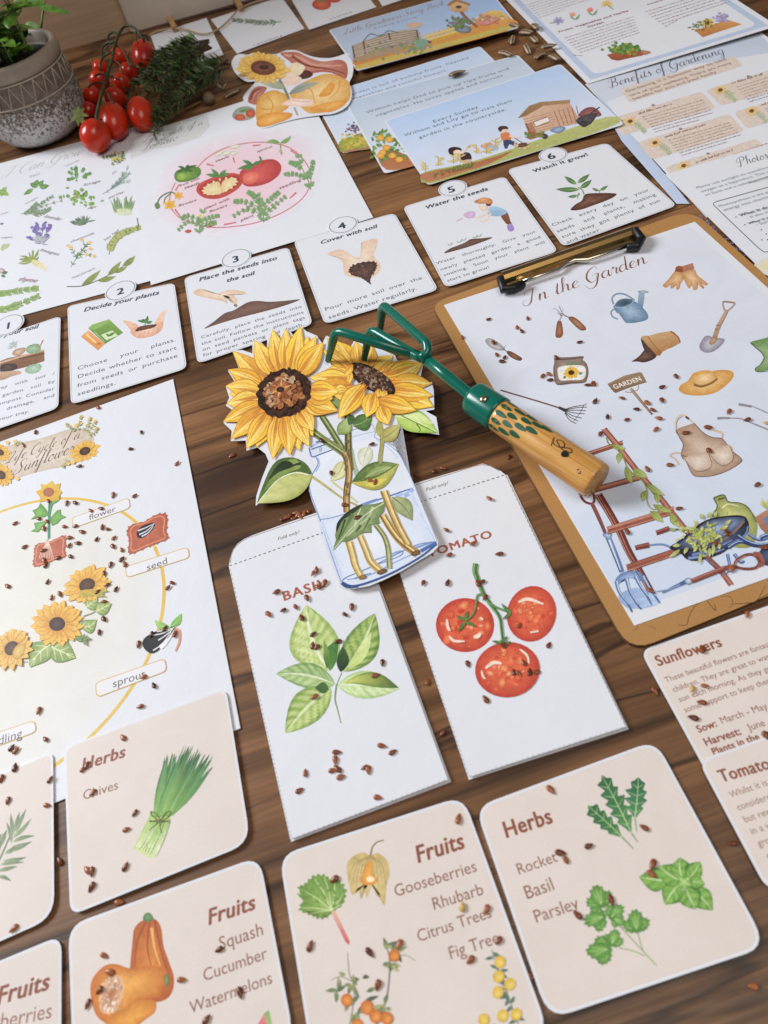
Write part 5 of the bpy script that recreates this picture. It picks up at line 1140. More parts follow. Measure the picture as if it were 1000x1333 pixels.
for q in ([(535, 290), (600, 250), (650, 190), (665, 150)], [(590, 255), (620, 235), (672, 225)], [(600, 250), (640, 215), (672, 185)], [(575, 265), (630, 205), (640, 185)]): sprig(A, q, 7, 26, 3.5, '#7f9a8a', '#a3b8a8', '#5a7a6a', 3, 28)
tiny(A, (588, 190), (610, 172), 'dill'); A.done()
A = art1('printed_oregano')
for k in range(46):
    x, y = random.gauss(425, 40), random.gauss(300, 24); A.leaf((x, y), (x + random.uniform(-26, 26), y + random.uniform(-20, 16)), 20, random.choice(('#6f9a44', '#8fb05c', '#a9b860')), random.choice(('#557f3a', '#7fa050', '#3f6a30')), 0, None, '#c3d69a', 5)
tiny(A, (432, 250), (522, 228), 'lovage'); A.done()
A = art1('printed_tarragon')
for q in ([(108, 394), (160, 385), (220, 355), (318, 325)], [(150, 390), (200, 380), (260, 365)], [(130, 395), (170, 360), (190, 340)], [(160, 380), (215, 340), (270, 305)], [(170, 400), (220, 392), (250, 375)]): sprig(A, q, 8, 26, 7, '#7f9070', '#8fa282', '#6a7a5c', 3, 30)
tiny(A, (132, 345), (198, 310), 'tarragon'); A.done()
A = art1('printed_chives')
for k in range(36):
    u = random.random(); A.leaf((600 + 80 * u, 390), (585 + 110 * u + random.uniform(-20, 20), 300 + random.uniform(-5, 50)), 8, '#a3b47c', random.choice(('#5f7f44', '#7a9a54', '#6a8a7a')), random.uniform(-6, 6), None, None, 4)
for k in range(20): u = random.random(); A.leaf((610 + 70 * u, 365), (615 + 70 * u, 402), 12, '#c9cfa4', '#dfe0c4', n=4)
tiny(A, (566, 315), (646, 282), 'parsley'); A.done()
A = art1('printed_lavender')
for b, t in (((205, 545), (170, 460)), ((205, 545), (190, 435)), ((210, 545), (232, 435)), ((215, 545), (262, 450)), ((200, 545), (150, 515)), ((215, 545), (250, 500)), ((205, 545), (200, 490))):
    A.stroke([b, t], 4, '#8a9a80', 3)
    for k in range(16): u = random.uniform(.0, .4); A.ell(t[0] + (b[0] - t[0]) * u + random.uniform(-9, 9), t[1] + (b[1] - t[1]) * u, 7, 6, 0, random.choice(('#6a5a9c', '#7f6ab0', '#54488c')), '#9c8ac4', n=8, rings=2)
for k in range(14): A.leaf((210, 548), (210 + random.uniform(-60, 60), 530 + random.uniform(-30, 26)), 9, '#a3a8ac', '#c3c6cc', n=4)
tiny(A, (226, 412), (312, 430), 'lavender'); A.done()
A = art1('printed_rosemary')
for k in range(34): u = random.random(); a = random.uniform(-2.8, -.2); A.leaf((400 + 50 * u, 455 - 20 * u), (400 + 50 * u + 52 * math.cos(a), 455 - 20 * u + 46 * math.sin(a) * .8), 8, '#7f8f78', random.choice(('#55685a', '#6f8270', '#465a4c')), n=4)
tiny(A, (452, 370), (500, 360), 'sage'); A.done()
A = art1('printed_thyme')
for q in ([(568, 605), (590, 540), (640, 495), (725, 465)],): 
    sprig(A, q, 15, 34, 20, '#7f8f4c', '#a9b070', '#5a6a3c', 4, 50); sprig(A, q, 13, 22, 14, '#a3a85c', '#c3c484', '#5a6a3c', 3, 40)
A.stroke([(722, 465), (715, 415)], 4, '#3f4a34'); tiny(A, (546, 535), (622, 482), 'bay leaf'); A.done()
A = art1('printed_chamomile')
for q in ([(370, 670), (400, 620), (440, 560), (425, 530)], [(395, 630), (420, 600), (470, 575)], [(400, 620), (380, 590), (370, 570)], [(410, 610), (450, 605), (485, 612)], [(420, 590), (450, 560), (465, 545)]): sprig(A, q, 4, 22, 6, '#6f8a5c', '#7f9a70', '#5a7a54', 3)
for x, y in ((425, 530), (370, 570), (470, 575), (468, 542), (452, 605), (355, 560), (490, 615)): A.ell(x, y, 12, 9, 0, '#ecd9b0', '#dc9a3c', n=12, rings=3)
tiny(A, (366, 545), (490, 498), 'chamomile'); A.done()
A = art1('printed_lemongrass')
for k in range(22): A.leaf((170, 640), (random.uniform(90, 215), random.uniform(575, 655)), 10, '#a3a860', random.choice(('#6f8440', '#8a9a4c', '#5a7338')), random.uniform(-8, 8), None, None, 4)
for k in range(16): A.leaf((165, 635), (195 + random.uniform(-20, 60), 665 + random.uniform(-20, 35)), 13, '#d9cf9a', random.choice(('#e6dcb8', '#cfc490')), n=4)
tiny(A, (205, 585), (302, 612), 'lemongrass'); A.done()
A = art1('printed_sage_branch'); 
q = [(348, 772), (430, 768), (520, 735), (620, 680), (700, 620)]; A.stroke(q, 5, '#4a5a44', 3)
for b, t, w_ in (((425, 768), (525, 685), 30), ((505, 742), (605, 718), 26), ((560, 715), (630, 640), 28), ((590, 700), (665, 665), 20), ((640, 665), (705, 612), 30), ((660, 650), (690, 625), 20)): A.leaf(b, t, w_, '#7f8f4c', '#a3a864', 4, '#6a7a3c', '#55662f', 7)
tiny(A, (372, 735), (498, 680), 'marjoram'); A.done()
A = art1('printed_bamboo_leaves')
for q in ([(-60, 820), (60, 800), (190, 782)], [(-60, 905), (60, 880), (195, 825)]): sprig(A, q, 14, 42, 16, '#7f9a50', '#a9bd80', '#55703a', 4, 30, vein='#55703a')
tiny(A, (90, 742), (185, 752), 'thyme', '#b0848c'); A.done()
A = art1('printed_margin_leaves')
for k in range(9): A.leaf((10, 280), (random.uniform(-20, 52), random.uniform(248, 305)), 22, '#7f9f50', '#9ab860', 0, None, '#c3d69a', 5)
for k in range(7): A.leaf((10, 575), (random.uniform(0, 54), random.uniform(548, 592)), 20, '#a9ba80', '#c3cc9a', 0, None, '#7f9a5c', 5)
A.leaf((0, 448), (20, 442), 10, '#55687f', '#6a7f94'); A.ell(8, 690, 18, 14, 0, '#a88a90', '#dcc8cc', n=10); A.leaf((10, 705), (42, 695), 16, '#6f8a54', '#55703f'); A.leaf((5, 715), (30, 720), 14, '#6f8a54', '#55703f')
tiny(A, (2, 400), (40, 388), 'mint', '#b0848c'); tiny(A, (2, 522), (62, 518), 'oregano', '#9a7f88'); A.done()

c = Card('life_cycle_page', 'white Life Cycle of a Tomato page with a pink wash circle', 'printed page', [(164, 179.5), (391.9, 108), (486, 283), (196.5, 371)], .0014, .0003, 0, PAPER)
V = (170, 140, 3.333)
A = c.art('printed_title_wash', V, -2, TINT); A.poly([(-10, 128), (330, 22), (345, 80), (300, 130), (180, 170), (100, 180), (0, 225)], '#d6d5d2', 0, None, (0, 1), .02); A.done()
A = c.art('printed_pink_wash', V, 0, TINT)
A.blob([(130, 290), (200, 200), (330, 140), (480, 100), (650, 90), (800, 150), (830, 260), (790, 380), (680, 470), (500, 540), (330, 560), (180, 530), (100, 420)], '#e6e2e8', '#edc8d0', (480, 320), 4, 8, .01, 2.2); A.done()
A = c.art('heading', V); A.script((52, 152), (312, 72), 'Life Cycle of a', '#4a4444', .15, .45, 1.15); A.script((48, 188), (202, 140), 'Tomato', '#4a4444', .15, .45, 1.15); A.done()
A = c.art('printed_ring', V)
A.stroke([(290, 262), (330, 220), (400, 180), (480, 158), (560, 150), (640, 158), (700, 180), (750, 225), (780, 280), (778, 340), (740, 400), (660, 455), (560, 495), (460, 515), (360, 520), (280, 505), (210, 475), (175, 430), (172, 380), (195, 325)], 5, '#c97a80', 5)
for q in ([(330, 245), (362, 252)], [(445, 215), (452, 240)], [(530, 165), (565, 162)], [(695, 185), (724, 205)], [(720, 368), (690, 395)], [(405, 508), (460, 498)], [(192, 440), (220, 478)], [(195, 360), (212, 332)]): A.stroke(q, 8, '#cc7076', 5)
A.done()
A = c.art('printed_ripe_tomato', V, 15)
A.blob([(480, 310), (475, 280), (510, 255), (560, 232), (620, 225), (652, 250), (645, 290), (600, 325), (540, 342), (495, 338)], '#b23a38', '#d9605a', (540, 300), 5, 5); A.ell(520, 305, 40, 26, -15, '#d9604e', '#e6886e')
for t in ((462, 268), (485, 228), (570, 232), (525, 262), (500, 275)): A.leaf((530, 248), t, 16, '#4a7a44', '#5f8f50')
A.stroke([(540, 250), (565, 230), (560, 212)], 10, '#4f7f48', 7); A.done()
A = c.art('printed_tomato_half', V, 25)
A.blob([(287, 365), (295, 335), (340, 310), (400, 292), (450, 285), (485, 300), (480, 335), (440, 370), (380, 395), (320, 392)], '#c2453e', '#d96a56', None, 5, 4); A.blob([(298, 362), (310, 338), (350, 318), (420, 298), (470, 300), (472, 330), (430, 362), (370, 385), (320, 382)], '#a83a34', '#b84a3e', None, 5, 3)
A.blob([(320, 360), (330, 340), (370, 322), (388, 330), (395, 372), (360, 380), (330, 378)], '#dcbf8a', '#efdcae', None, 4); A.blob([(395, 370), (398, 325), (430, 308), (458, 308), (455, 330), (430, 355)], '#dcbf8a', '#efdcae', None, 4)
for k in range(16): a = math.pi * 2 * k / 16; x, y = 388 + 80 * math.cos(a), 342 + 34 * math.sin(a) - 20 * math.cos(a); A.leaf((x, y), (x - 22 * math.cos(a), y - 12 * math.sin(a)), 9, '#f0dcae', '#e6c98e', n=4)
for t in ((350, 265), (325, 290), (430, 285), (415, 270), (380, 300)): A.leaf((385, 300), t, 16, '#4a7a44', '#6a9a54')
A.done()
A = c.art('printed_green_tomato', V, 15); A.blob([(190, 300), (200, 275), (240, 262), (290, 258), (306, 275), (295, 300), (250, 320), (205, 322)], '#5a803a', '#8aa850', (220, 300), 5, 4); A.ell(222, 300, 20, 15, 0, '#8aac4a', '#a9c060')
for t in ((195, 285), (205, 255), (255, 248), (290, 250), (240, 285), (275, 280)): A.leaf((238, 265), t, 12, '#3f6434', '#4f7440')
A.done()
A = c.art('printed_tomato_flowers', V, 15); A.stroke([(112, 425), (130, 390), (170, 368), (205, 378)], 6, '#5f7f54', 5); A.stroke([(145, 420), (150, 395), (175, 372)], 5, '#5f7f54', 4); A.blob([(105, 420), (120, 412), (128, 432), (112, 440)], '#54744a', '#7f9a6a')
for x, y, r_ in ((170, 422, 26), (208, 382, 20)):
    for k in range(6): a = math.pi * 2 * k / 6 + .3; A.leaf((x, y), (x + r_ * 1.2 * math.cos(a), y + r_ * math.sin(a)), r_ * .6, '#d99a34', '#efbf54', n=4)
A.done()
def tplant(nm, q, n, ll, lw, extra):
    A = c.art(nm, V, 15); sprig(A, q, n, ll, lw, '#6f9a60', '#94b084', '#7f9a60', 5)
    for e in extra: sprig(A, e, 6, ll * .55, lw * .9, '#6a9458', '#8fae7a', '#7f9a60', 4)
    return A
tplant('printed_plant_in_flower', [(300, 548), (300, 500), (310, 455)], 3, 34, 14, ([(300, 510), (250, 495), (210, 530)], [(300, 500), (340, 480), (380, 470)], [(305, 490), (250, 470), (225, 480)], [(300, 520), (345, 505), (365, 500)])).done()
A = c.art('printed_fruit_accents', V, 22); A.ell(302, 470, 14, 10, 0, '#efe3c0', '#d9a84a'); A.blob([(325, 512), (345, 500), (370, 495), (360, 512), (335, 522)], '#b04a3c', '#c9604a'); A.blob([(235, 538), (250, 530), (265, 535), (250, 545)], '#b04a3c', '#c9604a'); A.done()
tplant('printed_plant', [(578, 498), (572, 440), (550, 385)], 4, 40, 16, ([(575, 470), (620, 430), (668, 390)], [(575, 470), (510, 440), (450, 470)], [(570, 440), (500, 410), (455, 408)], [(568, 430), (610, 395), (640, 370)], [(560, 410), (530, 380), (515, 370)])).done()
tplant('printed_seedling', [(782, 355), (768, 310), (735, 245), (730, 215)], 4, 34, 18, ([(768, 310), (785, 270), (792, 235)], [(765, 310), (720, 290), (672, 290)], [(745, 265), (710, 245), (695, 240)])).done()
A = c.art('printed_sprout', V, 15); A.stroke([(655, 205), (652, 180), (650, 155)], 6, '#7f9a5c', 5); A.leaf((648, 152), (585, 152), 18, '#6f9a50', '#8fb068', 5); A.leaf((650, 155), (698, 122), 18, '#6f9a50', '#8fb068', 5)
for t in ((640, 195), (660, 200)): A.stroke([(652, 178), t], 3, '#d9b8a0')
A.done()
A = c.art('printed_seeds', V, 15)
for b, t in (((362, 212), (410, 185)), ((395, 205), (440, 190)), ((425, 175), (480, 165)), ((430, 205), (470, 190))): A.leaf(b, t, 16, '#dcd9bc', '#e6e3cc', 0, '#a8a888')
A.done()
A = c.art('stage_label', V, 20)
for b, e, t in (((368, 238), (428, 215), 'seeds'), ((548, 196), (615, 172), 'sprout'), ((645, 356), (740, 318), 'seedling'), ((478, 496), (535, 472), 'plant'), ((206, 432), (286, 405), 'flowers'), ((318, 445), (430, 400), 'plant with'), ((342, 458), (420, 428), 'flowers'), ((212, 345), (300, 310), 'fruit with'), ((232, 355), (300, 332), 'seeds')): A.text(b, e, t, '#8a5f60', ital=.3)
A.done()
A = c.art('printed_corner_tomatoes', V, 5); A.blob([(442, 40), (455, 10), (490, -5), (530, 0), (545, 30), (520, 50), (470, 58)], '#8a9a8a', '#b8b8a8', None, 4, 4); A.ell(475, 42, 24, 14, 0, '#b84a2e', '#d9704a'); A.ell(520, 25, 20, 18, 0, '#b0402a', '#d96a48'); A.leaf((470, 20), (520, 5), 14, '#5f7f4a', '#7f9a60'); A.done()

# ------------------------------------------------------------------ story book cards
def story(label, px, z, tilt=None, sky='#c0d2ea'):
    c = Card('story_card', label, 'story card', px, z, .0005, .005, LAM, 'story book cards', tilt)
    A = c.art('printed_sky', (0, 0, 1), -2, TINT); g = c.q; i_ = rounded(g, .004, 5, .0016); cols = []
    for p in i_:
        t = max(0, min(1, (p - g[0]).dot((g[3] - g[0])) / (g[3] - g[0]).length_squared)); cols.append(mixc(lin(sky), lin('#e2e4ec'), t * .9))
    A.world(i_, cols); A.done(); return c
z3 = .0012
c = story('blue story card reading garden is full of yummy fruits, behind two others', [(407, 127), (625, 60), None, (447, 200)], z3)
V = (420, 0, 3.846)
A = c.art('story_text', V); A.text((118, 486), (738, 290), 'Garden is full of yummy fruits, healthy', '#5a5f6c', ital=.06, track=.08); A.text((150, 500), (632, 352), 'vegetables and colorful flowers.', '#5a5f6c', ital=.06, track=.08); A.done()
A = c.art('printed_flower_meadow', V)
A.blob([(80, 725), (95, 700), (150, 680), (230, 655), (300, 660), (300, 730), (110, 760), (88, 750)], '#8f9a3c', '#c9b84a', None, 4, 4, .2); A.poly([(100, 755), (300, 722), (300, 732), (108, 765)], '#a87a5a')
random.seed(61)
for k in range(60): A.ell(random.uniform(95, 260), random.uniform(672, 745), 7, 5, 0, random.choice(('#d9b03a', '#7a9a3c', '#c98a50', '#5f7f34', '#e0c85a')), '#c9b050', n=7, rings=1)
for k in range(40): A.ell(random.uniform(115, 215), random.gauss(640, 14), 6, 4, 0, random.choice(('#a84a5a', '#6a5a8a', '#4f5f54', '#c9788a')), '#7a5a6a', n=7, rings=1)
A.done()
c = story('grey-blue story card beginning William helps Dad, middle of the fan', [(449, 133), (674, 71), None, (500.5, 226)], z3 + .0008, None, '#bccada')
A = c.art('story_text', V); A.text((222, 568), (940, 346), 'William helps Dad to pick up ripe fruits and', '#55565c', ital=.06, track=.06); A.text((268, 584), (908, 380), 'vegetables. He loves apples and carrots', '#55565c', ital=.06, track=.06); A.done()
A = c.art('printed_fruit_bush', V); random.seed(62)
A.poly([(275, 775), (330, 745), (470, 800), (440, 835), (320, 850)], '#a8603c', 3, '#b87850')
for k in range(80): b = (random.uniform(250, 420), random.uniform(665, 800)); a = random.uniform(0, 6.3); A.leaf(b, (b[0] + 30 * math.cos(a), b[1] + 26 * math.sin(a)), 12, random.choice(('#55803c', '#6f9a4a', '#3f6a34')), '#7a9f50', n=4)
for x, y in ((290, 690), (320, 740), (300, 765), (335, 700), (350, 780), (290, 780), (385, 800)): A.ell(x, y, 20, 15, 0, '#d9932e', '#efbc54', n=12)
A.done()
c = story('front blue story card beginning Every Sunday with a wooden garden hut', [(500, 157), (730, 83), (813, 161.5), (557, 241)], z3 + .0016, None, '#b9d0ee')
A = c.art('story_text', V); A.text((556, 615), (784, 538), 'Every Sunday', '#33363e', bold=False, ital=.06, track=.08); A.text((412, 684), (958, 506), 'William and Lily go to visit their', '#33363e', ital=.06, track=.06); A.text((485, 694), (926, 550), 'garden in the countryside.', '#33363e', ital=.06, track=.06); A.done()
A = c.art('printed_field', (0, 0, 1), 0)
A.poly([(552, 224), (600, 214), (660, 196), (720, 175), (790, 152), (806, 160), (740, 184), (660, 208), (560, 239)], '#b9bc74', 3, '#a8ac5c', (0, 1)); A.poly([(548, 226), (600, 216), (650, 202), (668, 196), (640, 212), (600, 225), (558, 237)], '#a8623e', 2, '#b87a54'); A.done()
A = c.art('printed_corn_rows', V, 6); random.seed(63)
for x, y in ((515, 835), (580, 805), (655, 795), (770, 745), (865, 715), (690, 790), (820, 745)):
    A.stroke([(x, y + 25), (x, y - 20)], 5, '#c9a86a')
    for k in range(9): u = random.uniform(-20, 22); A.leaf((x, y + u), (x + random.choice((-1, 1)) * random.uniform(15, 36), y + u - random.uniform(-6, 18)), 8, '#c9b06a', '#e0cc8a', n=4)
for k in range(70): u = random.random(); A.leaf((560 + 190 * u, 884 - 55 * u + random.uniform(-12, 12)), (560 + 190 * u + random.uniform(-10, 10), 868 - 55 * u + random.uniform(-10, 10)), 6, random.choice(('#55803c', '#a83c34', '#6a8a44', '#c9604a')), '#6f8a4a', n=3)
A.done()
A = c.art('printed_girl', V, 10); A.blob([(630, 760), (635, 742), (665, 735), (695, 745), (690, 765), (670, 775), (645, 778)], '#2a1c1c', '#4a2c2a'); A.blob([(655, 760), (675, 750), (700, 760), (690, 775), (665, 778)], '#efd0b8', '#f3dcc8'); A.poly([(695, 770), (735, 765), (745, 800), (700, 808)], '#3a2a2c', 3); A.poly([(700, 805), (745, 798), (735, 822), (705, 820)], '#e0b49a', 2); A.stroke([(700, 770), (720, 745), (740, 752)], 8, '#efd0b8'); A.stroke([(740, 730), (720, 745)], 14, '#c9b06a', 5); A.done()
A = c.art('printed_kneeling_child', V, 10); A.poly([(800, 735), (840, 720), (880, 735), (870, 752), (830, 755)], '#a8b4c8', 3); A.poly([(790, 730), (830, 712), (850, 722), (810, 740)], '#d99a84', 3); A.done()
A = c.art('printed_boy', V, 10); A.poly([(890, 672), (930, 662), (945, 690), (935, 705), (905, 708)], '#d9804a', 3); A.poly([(905, 705), (938, 700), (975, 718), (960, 730), (935, 722), (925, 742), (912, 742)], '#3a4a6a', 2); A.ell(905, 648, 20, 16, 0, '#e9c4a8', '#f0d4bc'); A.blob([(878, 645), (890, 632), (920, 632), (930, 645), (905, 648), (890, 660)], '#3a2420', '#54342c'); A.stroke([(935, 680), (965, 690), (990, 680)], 7, '#efd0b8'); A.stroke([(960, 690), (1000, 715)], 4, '#6a5a54'); A.done()
V4_ = (660, 0, 2.941)
A = c.art('printed_wooden_hut', V4_, 8)
A.poly([(60, 450), (130, 405), (235, 385), (285, 470), (190, 490), (85, 520)], '#d9b49a', 0, '#c79a7c', (1, 0))
for k in range(7): A.stroke([(65 + k * 3, 458 + k * 9), (170 + k * 3, 430 + k * 9)], 2, '#a87f64')
for k in range(6): A.stroke([(180 + k * 17, 425 - k * 4), (205 + k * 15, 485 - k * 4)], 3, '#96664a')
A.poly([(42, 452), (85, 405), (130, 390), (242, 382), (240, 395), (140, 405), (70, 445)], '#a8845c', 0, '#8a6a48'); A.poly([(100, 468), (155, 448), (165, 465), (112, 485)], '#f0e6dc'); A.stroke([(100, 468), (155, 448), (165, 465), (112, 485), (100, 468)], 3, '#7a5640', sm=0); A.poly([(75, 475), (95, 468), (115, 510), (90, 518)], '#b08060'); A.stroke([(72, 472), (92, 520)], 6, '#8a5a3c'); A.done()
A = c.art('printed_wheelbarrow', V4_, 14); A.blob([(275, 440), (300, 415), (335, 412), (362, 440), (330, 450), (300, 455)], '#7a4444', '#a86a60'); A.blob([(265, 460), (300, 440), (345, 435), (320, 475), (285, 482)], '#3a3a40', '#5f5a5c', None, 4, 3, .3); A.stroke([(320, 435), (355, 410)], 4, '#3a3034'); A.ell(295, 475, 14, 12, 0, '#2f2c30', '#54484a'); A.done()
A = c.art('printed_seed_trays', V4_, 14); A.blob([(165, 500), (195, 485), (225, 490), (200, 510)], '#6a7fa0', '#a9bcd0'); A.poly([(68, 525), (130, 505), (150, 515), (90, 535)], '#8a5a3c', 0, '#a8704a'); A.ell(145, 522, 12, 10, 0, '#34343c', '#5a5a60'); A.ell(60, 555, 24, 8, -10, '#5a3a2c', '#7a5440')
for k in range(24): A.ell(random.uniform(70, 140), random.uniform(505, 525), 6, 5, 0, random.choice(('#55803c', '#6f9a4a', '#a84a3c')), '#6f8a4a', n=6, rings=1)
for k in range(10): A.ell(random.uniform(20, 120), random.uniform(545, 570), 6, 4, 0, '#d9a884', '#e6c4a8', n=6, rings=1)
A.done()
# cover
ctilt = [(430, 40, .0012), (630, -19, .0012), (570, 70, .0075)]
c = Card('story_card', 'Little Gardeners story book cover card with a bench and birdhouse', 'story card', [(428, 39), (633, -19), (677, 35.5), (465, 92)], .003, .0006, .005, LAM, 'story book cards', ctilt)
A = c.art('printed_sky', (0, 0, 1), -2, TINT); g = c.q; q = rounded(g, .004, 5, .0016)
A.world(q, [mixc(lin('#b9c4d4'), lin('#a6c4ea'), max(0, min(1, (p - g[0]).dot(g[1] - g[0]) / (g[1] - g[0]).length_squared))) for p in q]); A.done()
V = (420, 0, 3.846)
A = c.art('heading', V); A.script((105, 172), (612, 22), 'Little Gardeners Story Book', '#8a6650', .17, .4, 1.5); A.text((258, 145), (476, 85), 'Reading Activity', '#6a5a58', ital=.1, track=.12); A.done()
A = c.art('printed_hillside', V, 2); A.poly([(150, 300), (250, 262), (400, 235), (520, 205), (650, 165), (760, 120), (850, 80), (900, 62), (938, 90), (985, 128), (800, 190), (600, 240), (400, 290), (190, 345), (165, 330)], '#c9843c', 2, '#d99a4a', (1, 0), .1); A.poly([(165, 330), (300, 290), (500, 240), (700, 190), (930, 128), (975, 132), (800, 185), (560, 250), (350, 305), (185, 346)], '#b8b05a', 2, '#c9a850'); A.poly([(760, 120), (800, 70), (860, 50), (910, 65), (930, 90), (900, 120), (800, 150)], '#e0bc6a', 3, '#d98a3c', (0, 1)); A.done()
A = c.art('printed_fence', V, 6)
for k in range(8): x = 510 + k * 22; y = 180 - k * 7; A.poly([(x, y), (x + 6, y - 12), (x + 14, y - 4), (x + 22, y + 40), (x + 8, y + 46)], '#d9b45a', 0, '#c99c3c')
for o in (6, 26): A.stroke([(510, 180 + o), (700, 122 + o)], 8, '#e0c06a')
A.done()
A = c.art('printed_bench', V, 8)
A.poly([(145, 230), (205, 205), (330, 165), (400, 150), (455, 145), (485, 160), (500, 200), (400, 235), (300, 262), (200, 300), (160, 290)], '#b8a490', 0, '#cdbba4', (0, 1), .15)
for k in range(7): A.stroke([(150, 232 + k * 10), (300, 180 + k * 12), (480, 150 + k * 10)], 3, '#7a6450')
for q in ([(150, 230), (165, 310)], [(205, 205), (218, 300)], [(470, 150), (490, 240)], [(330, 165), (340, 200)]): A.stroke(q, 8, '#6a5240', 8)
A.stroke([(205, 205), (240, 170), (290, 180), (330, 155), (380, 165)], 4, '#5a5a6a'); A.poly([(160, 290), (350, 230), (430, 215), (400, 250), (250, 292), (180, 308)], '#a88c6c', 2)
random.seed(64)
for k in range(60): A.leaf((random.uniform(240, 500), random.uniform(195, 270)), (random.uniform(240, 500) * .2 + 300 + random.uniform(-90, 140), random.uniform(200, 270)), 4, random.choice(('#6f8a5c', '#8a9a6a', '#7f8fa8', '#a88aa0')), '#8a9a70', n=3) if k < 0 else A.ell(random.choice((random.gauss(290, 40), random.gauss(430, 30), random.gauss(490, 20))), random.gauss(235, 24), 9, 7, 0, random.choice(('#6f8a5c', '#8a9a6a', '#7f8fa8', '#a88aa0', '#5f7a54')), '#8a9a70', n=7, rings=1)
A.poly([(420, 122), (455, 115), (490, 112), (495, 128), (470, 140), (440, 140)], '#d9b090', 3); A.poly([(455, 210), (510, 195), (525, 225), (480, 240)], '#7fa08a', 2); A.poly([(520, 200), (548, 210), (535, 220)], '#5a4a7a'); A.done()
A = c.art('printed_birdhouse', V, 10); A.stroke([(690, 55), (720, 90), (775, 135)], 16, '#96604a', 14); A.poly([(635, 25), (680, 5), (730, 25), (725, 55), (665, 62), (640, 48)], '#e0b888', 0, '#cc9a68'); A.poly([(622, 22), (665, -8), (740, 18), (735, 28), (672, 8), (632, 32)], '#a87a54'); A.ell(682, 35, 16, 8, 0, '#7a5238', '#5a3a28'); A.blob([(660, 150), (690, 130), (740, 135), (740, 160), (700, 165)], '#5f6a74', '#9aa4ac')
for k in range(70): A.ell(random.gauss(690, 28), random.gauss(110, 14), 7, 6, 0, random.choice(('#5f7f44', '#7a9a54', '#8a6a8a', '#4f6a44')), '#7a8a5c', n=7, rings=1)
for k in range(60): A.ell(random.gauss(825, 34), 98 + random.gauss(0, 10), 8, 6, 0, random.choice(('#7f9a4a', '#d97a7a', '#efe6d0', '#e0a0a0', '#c95a5a')), '#c9a87a', n=7, rings=1)
A.stroke([(780, 118), (830, 118), (885, 92)], 16, '#d98a80', 10); A.done()

# ------------------------------------------------------------------ pages on the right
c = Card('benefits_page', 'Benefits of Gardening page with rounded beige text panels and blue border', 'printed page', [(762, 109.5), (988, 40), None, (920, 283)], .0010, .0003, 0, PAPER)
V = (660, 0, 2.941)
A = c.art('printed_border', V, -2, TINT)
A.poly([(305, 325), (965, 122), (1000, 165), (1010, 200), (700, 250), (400, 385), (370, 390)], '#c6cede', 0, '#d6dae4', (0, 1), .01); A.poly([(330, 345), (375, 385), (480, 520), (640, 706), (700, 780), (650, 780), (440, 540)], '#c3d0e6', 0); A.done()
A = c.art('heading', V); A.script((398, 336), (835, 202), 'Benefits of Gardening', '#4a4550', .19, .42, 1.35); A.done()
def panel(px, r_=5): A = c.art('printed_panel', V, 3); A.roundbox(px, r_, '#dccabb'); A.done()
panel([(432, 340), (868, 215), (905, 250), (470, 392)], 3)
A = c.art('body_text', V, 8)
for b, e, t in (((458, 355), (845, 228), 'Gardening is a fantastic way to take'), ((472, 370), (862, 243), 'care of your wellbeing. There are many'), ((486, 383), (805, 278), 'benefits for you and your family')): A.text(b, e, t, '#7a4f44')
A.done()
for px, fl, hd, rows in (([(395, 455), (745, 350), (800, 412), (440, 520)], (480, 470), (505, 438, 635, 400), ((520, 450, 750, 385), 7)), ([(500, 545), (850, 435), (910, 500), (555, 612)], (575, 552), (605, 528, 765, 478), ((620, 540, 855, 470), 7)), ([(760, 345), (1110, 235), (1170, 300), (820, 405)], (825, 350), (862, 322, 985, 285), ((880, 335, 1100, 268), 7)), ([(868, 430), (1210, 325), (1270, 390), (920, 492)], (945, 430), (975, 405, 1100, 365), ((990, 420, 1200, 355), 7)), ([(605, 640), (955, 530), (1015, 590), (655, 706)], (685, 640), (725, 625, 870, 575), ((748, 632, 1000, 550), 2))):
    panel(px); A = c.art('printed_sunflower', V, 8); x, y = fl
    A.flower(x - 8, y - 5, 26, '#e3bc74', '#efd9a8', '#7a5638', '#6a4a30', 10, .7, -10, .36, .5); sprig(A, [(x + 8, y + 2), (x + 30, y + 15), (x + 45, y + 32)], 5, 20, 9, '#b0b890', '#c3c9a8', '#a3ac84', 3); A.done()
    A = c.art('body_text', V, 8); A.lorem((hd[0], hd[1]), (hd[2], hd[3]), 9, '#6a4440'); (x0, y0, x1, y1), n = rows
    for k in range(n): A.lorem((x0 + k * 8, y0 + k * 9.5), (x1 + k * 8 - (60 if k == n - 1 else 0), y1 + k * 9.5 + (18 if k == n - 1 else 0)), 5, '#9a7468')
    A.ell(px[0][0] + 165, px[0][1] - 52, 7, 5, 0, '#8a7a80', '#a89aa0', n=8, rings=2); A.done()
A = c.art('printed_lavender_edge', (840, 180, 6.06), 5)
random.seed(71)
for k in range(60): u = random.random(); A.ell(430 + 340 * u + random.uniform(-30, 20), 620 + 300 * u + random.uniform(-14, 30), 9, 8, 40, random.choice(('#4a4a80', '#6a6a9c', '#3a3a68', '#8a8ab4')), '#7a7aa8', n=7, rings=1)
A.done()
c = Card('info_page', 'page of two text columns with flower and planter drawings, blue border', 'printed page', [(655, -5), None, (1012, 33.5), (765, 109)], .0018, .0003, 0, PAPER, None, [(660, 0, .0018), (765, 109, .0016), (1000, 37, .0050)])
A = c.art('printed_border', (0, 0, 1), 0); g = c.q; o, i_ = rounded(g, .001, 5, .006), rounded(g, .010, 5, .013); n = len(o)
A.mat = TINT; A.raw(o + i_, [(k, (k + 1) % n, n + (k + 1) % n, n + k) for k in range(n)], [lin('#bccadf')] * (2 * n)); A.done()
V = (660, 0, 5.882)
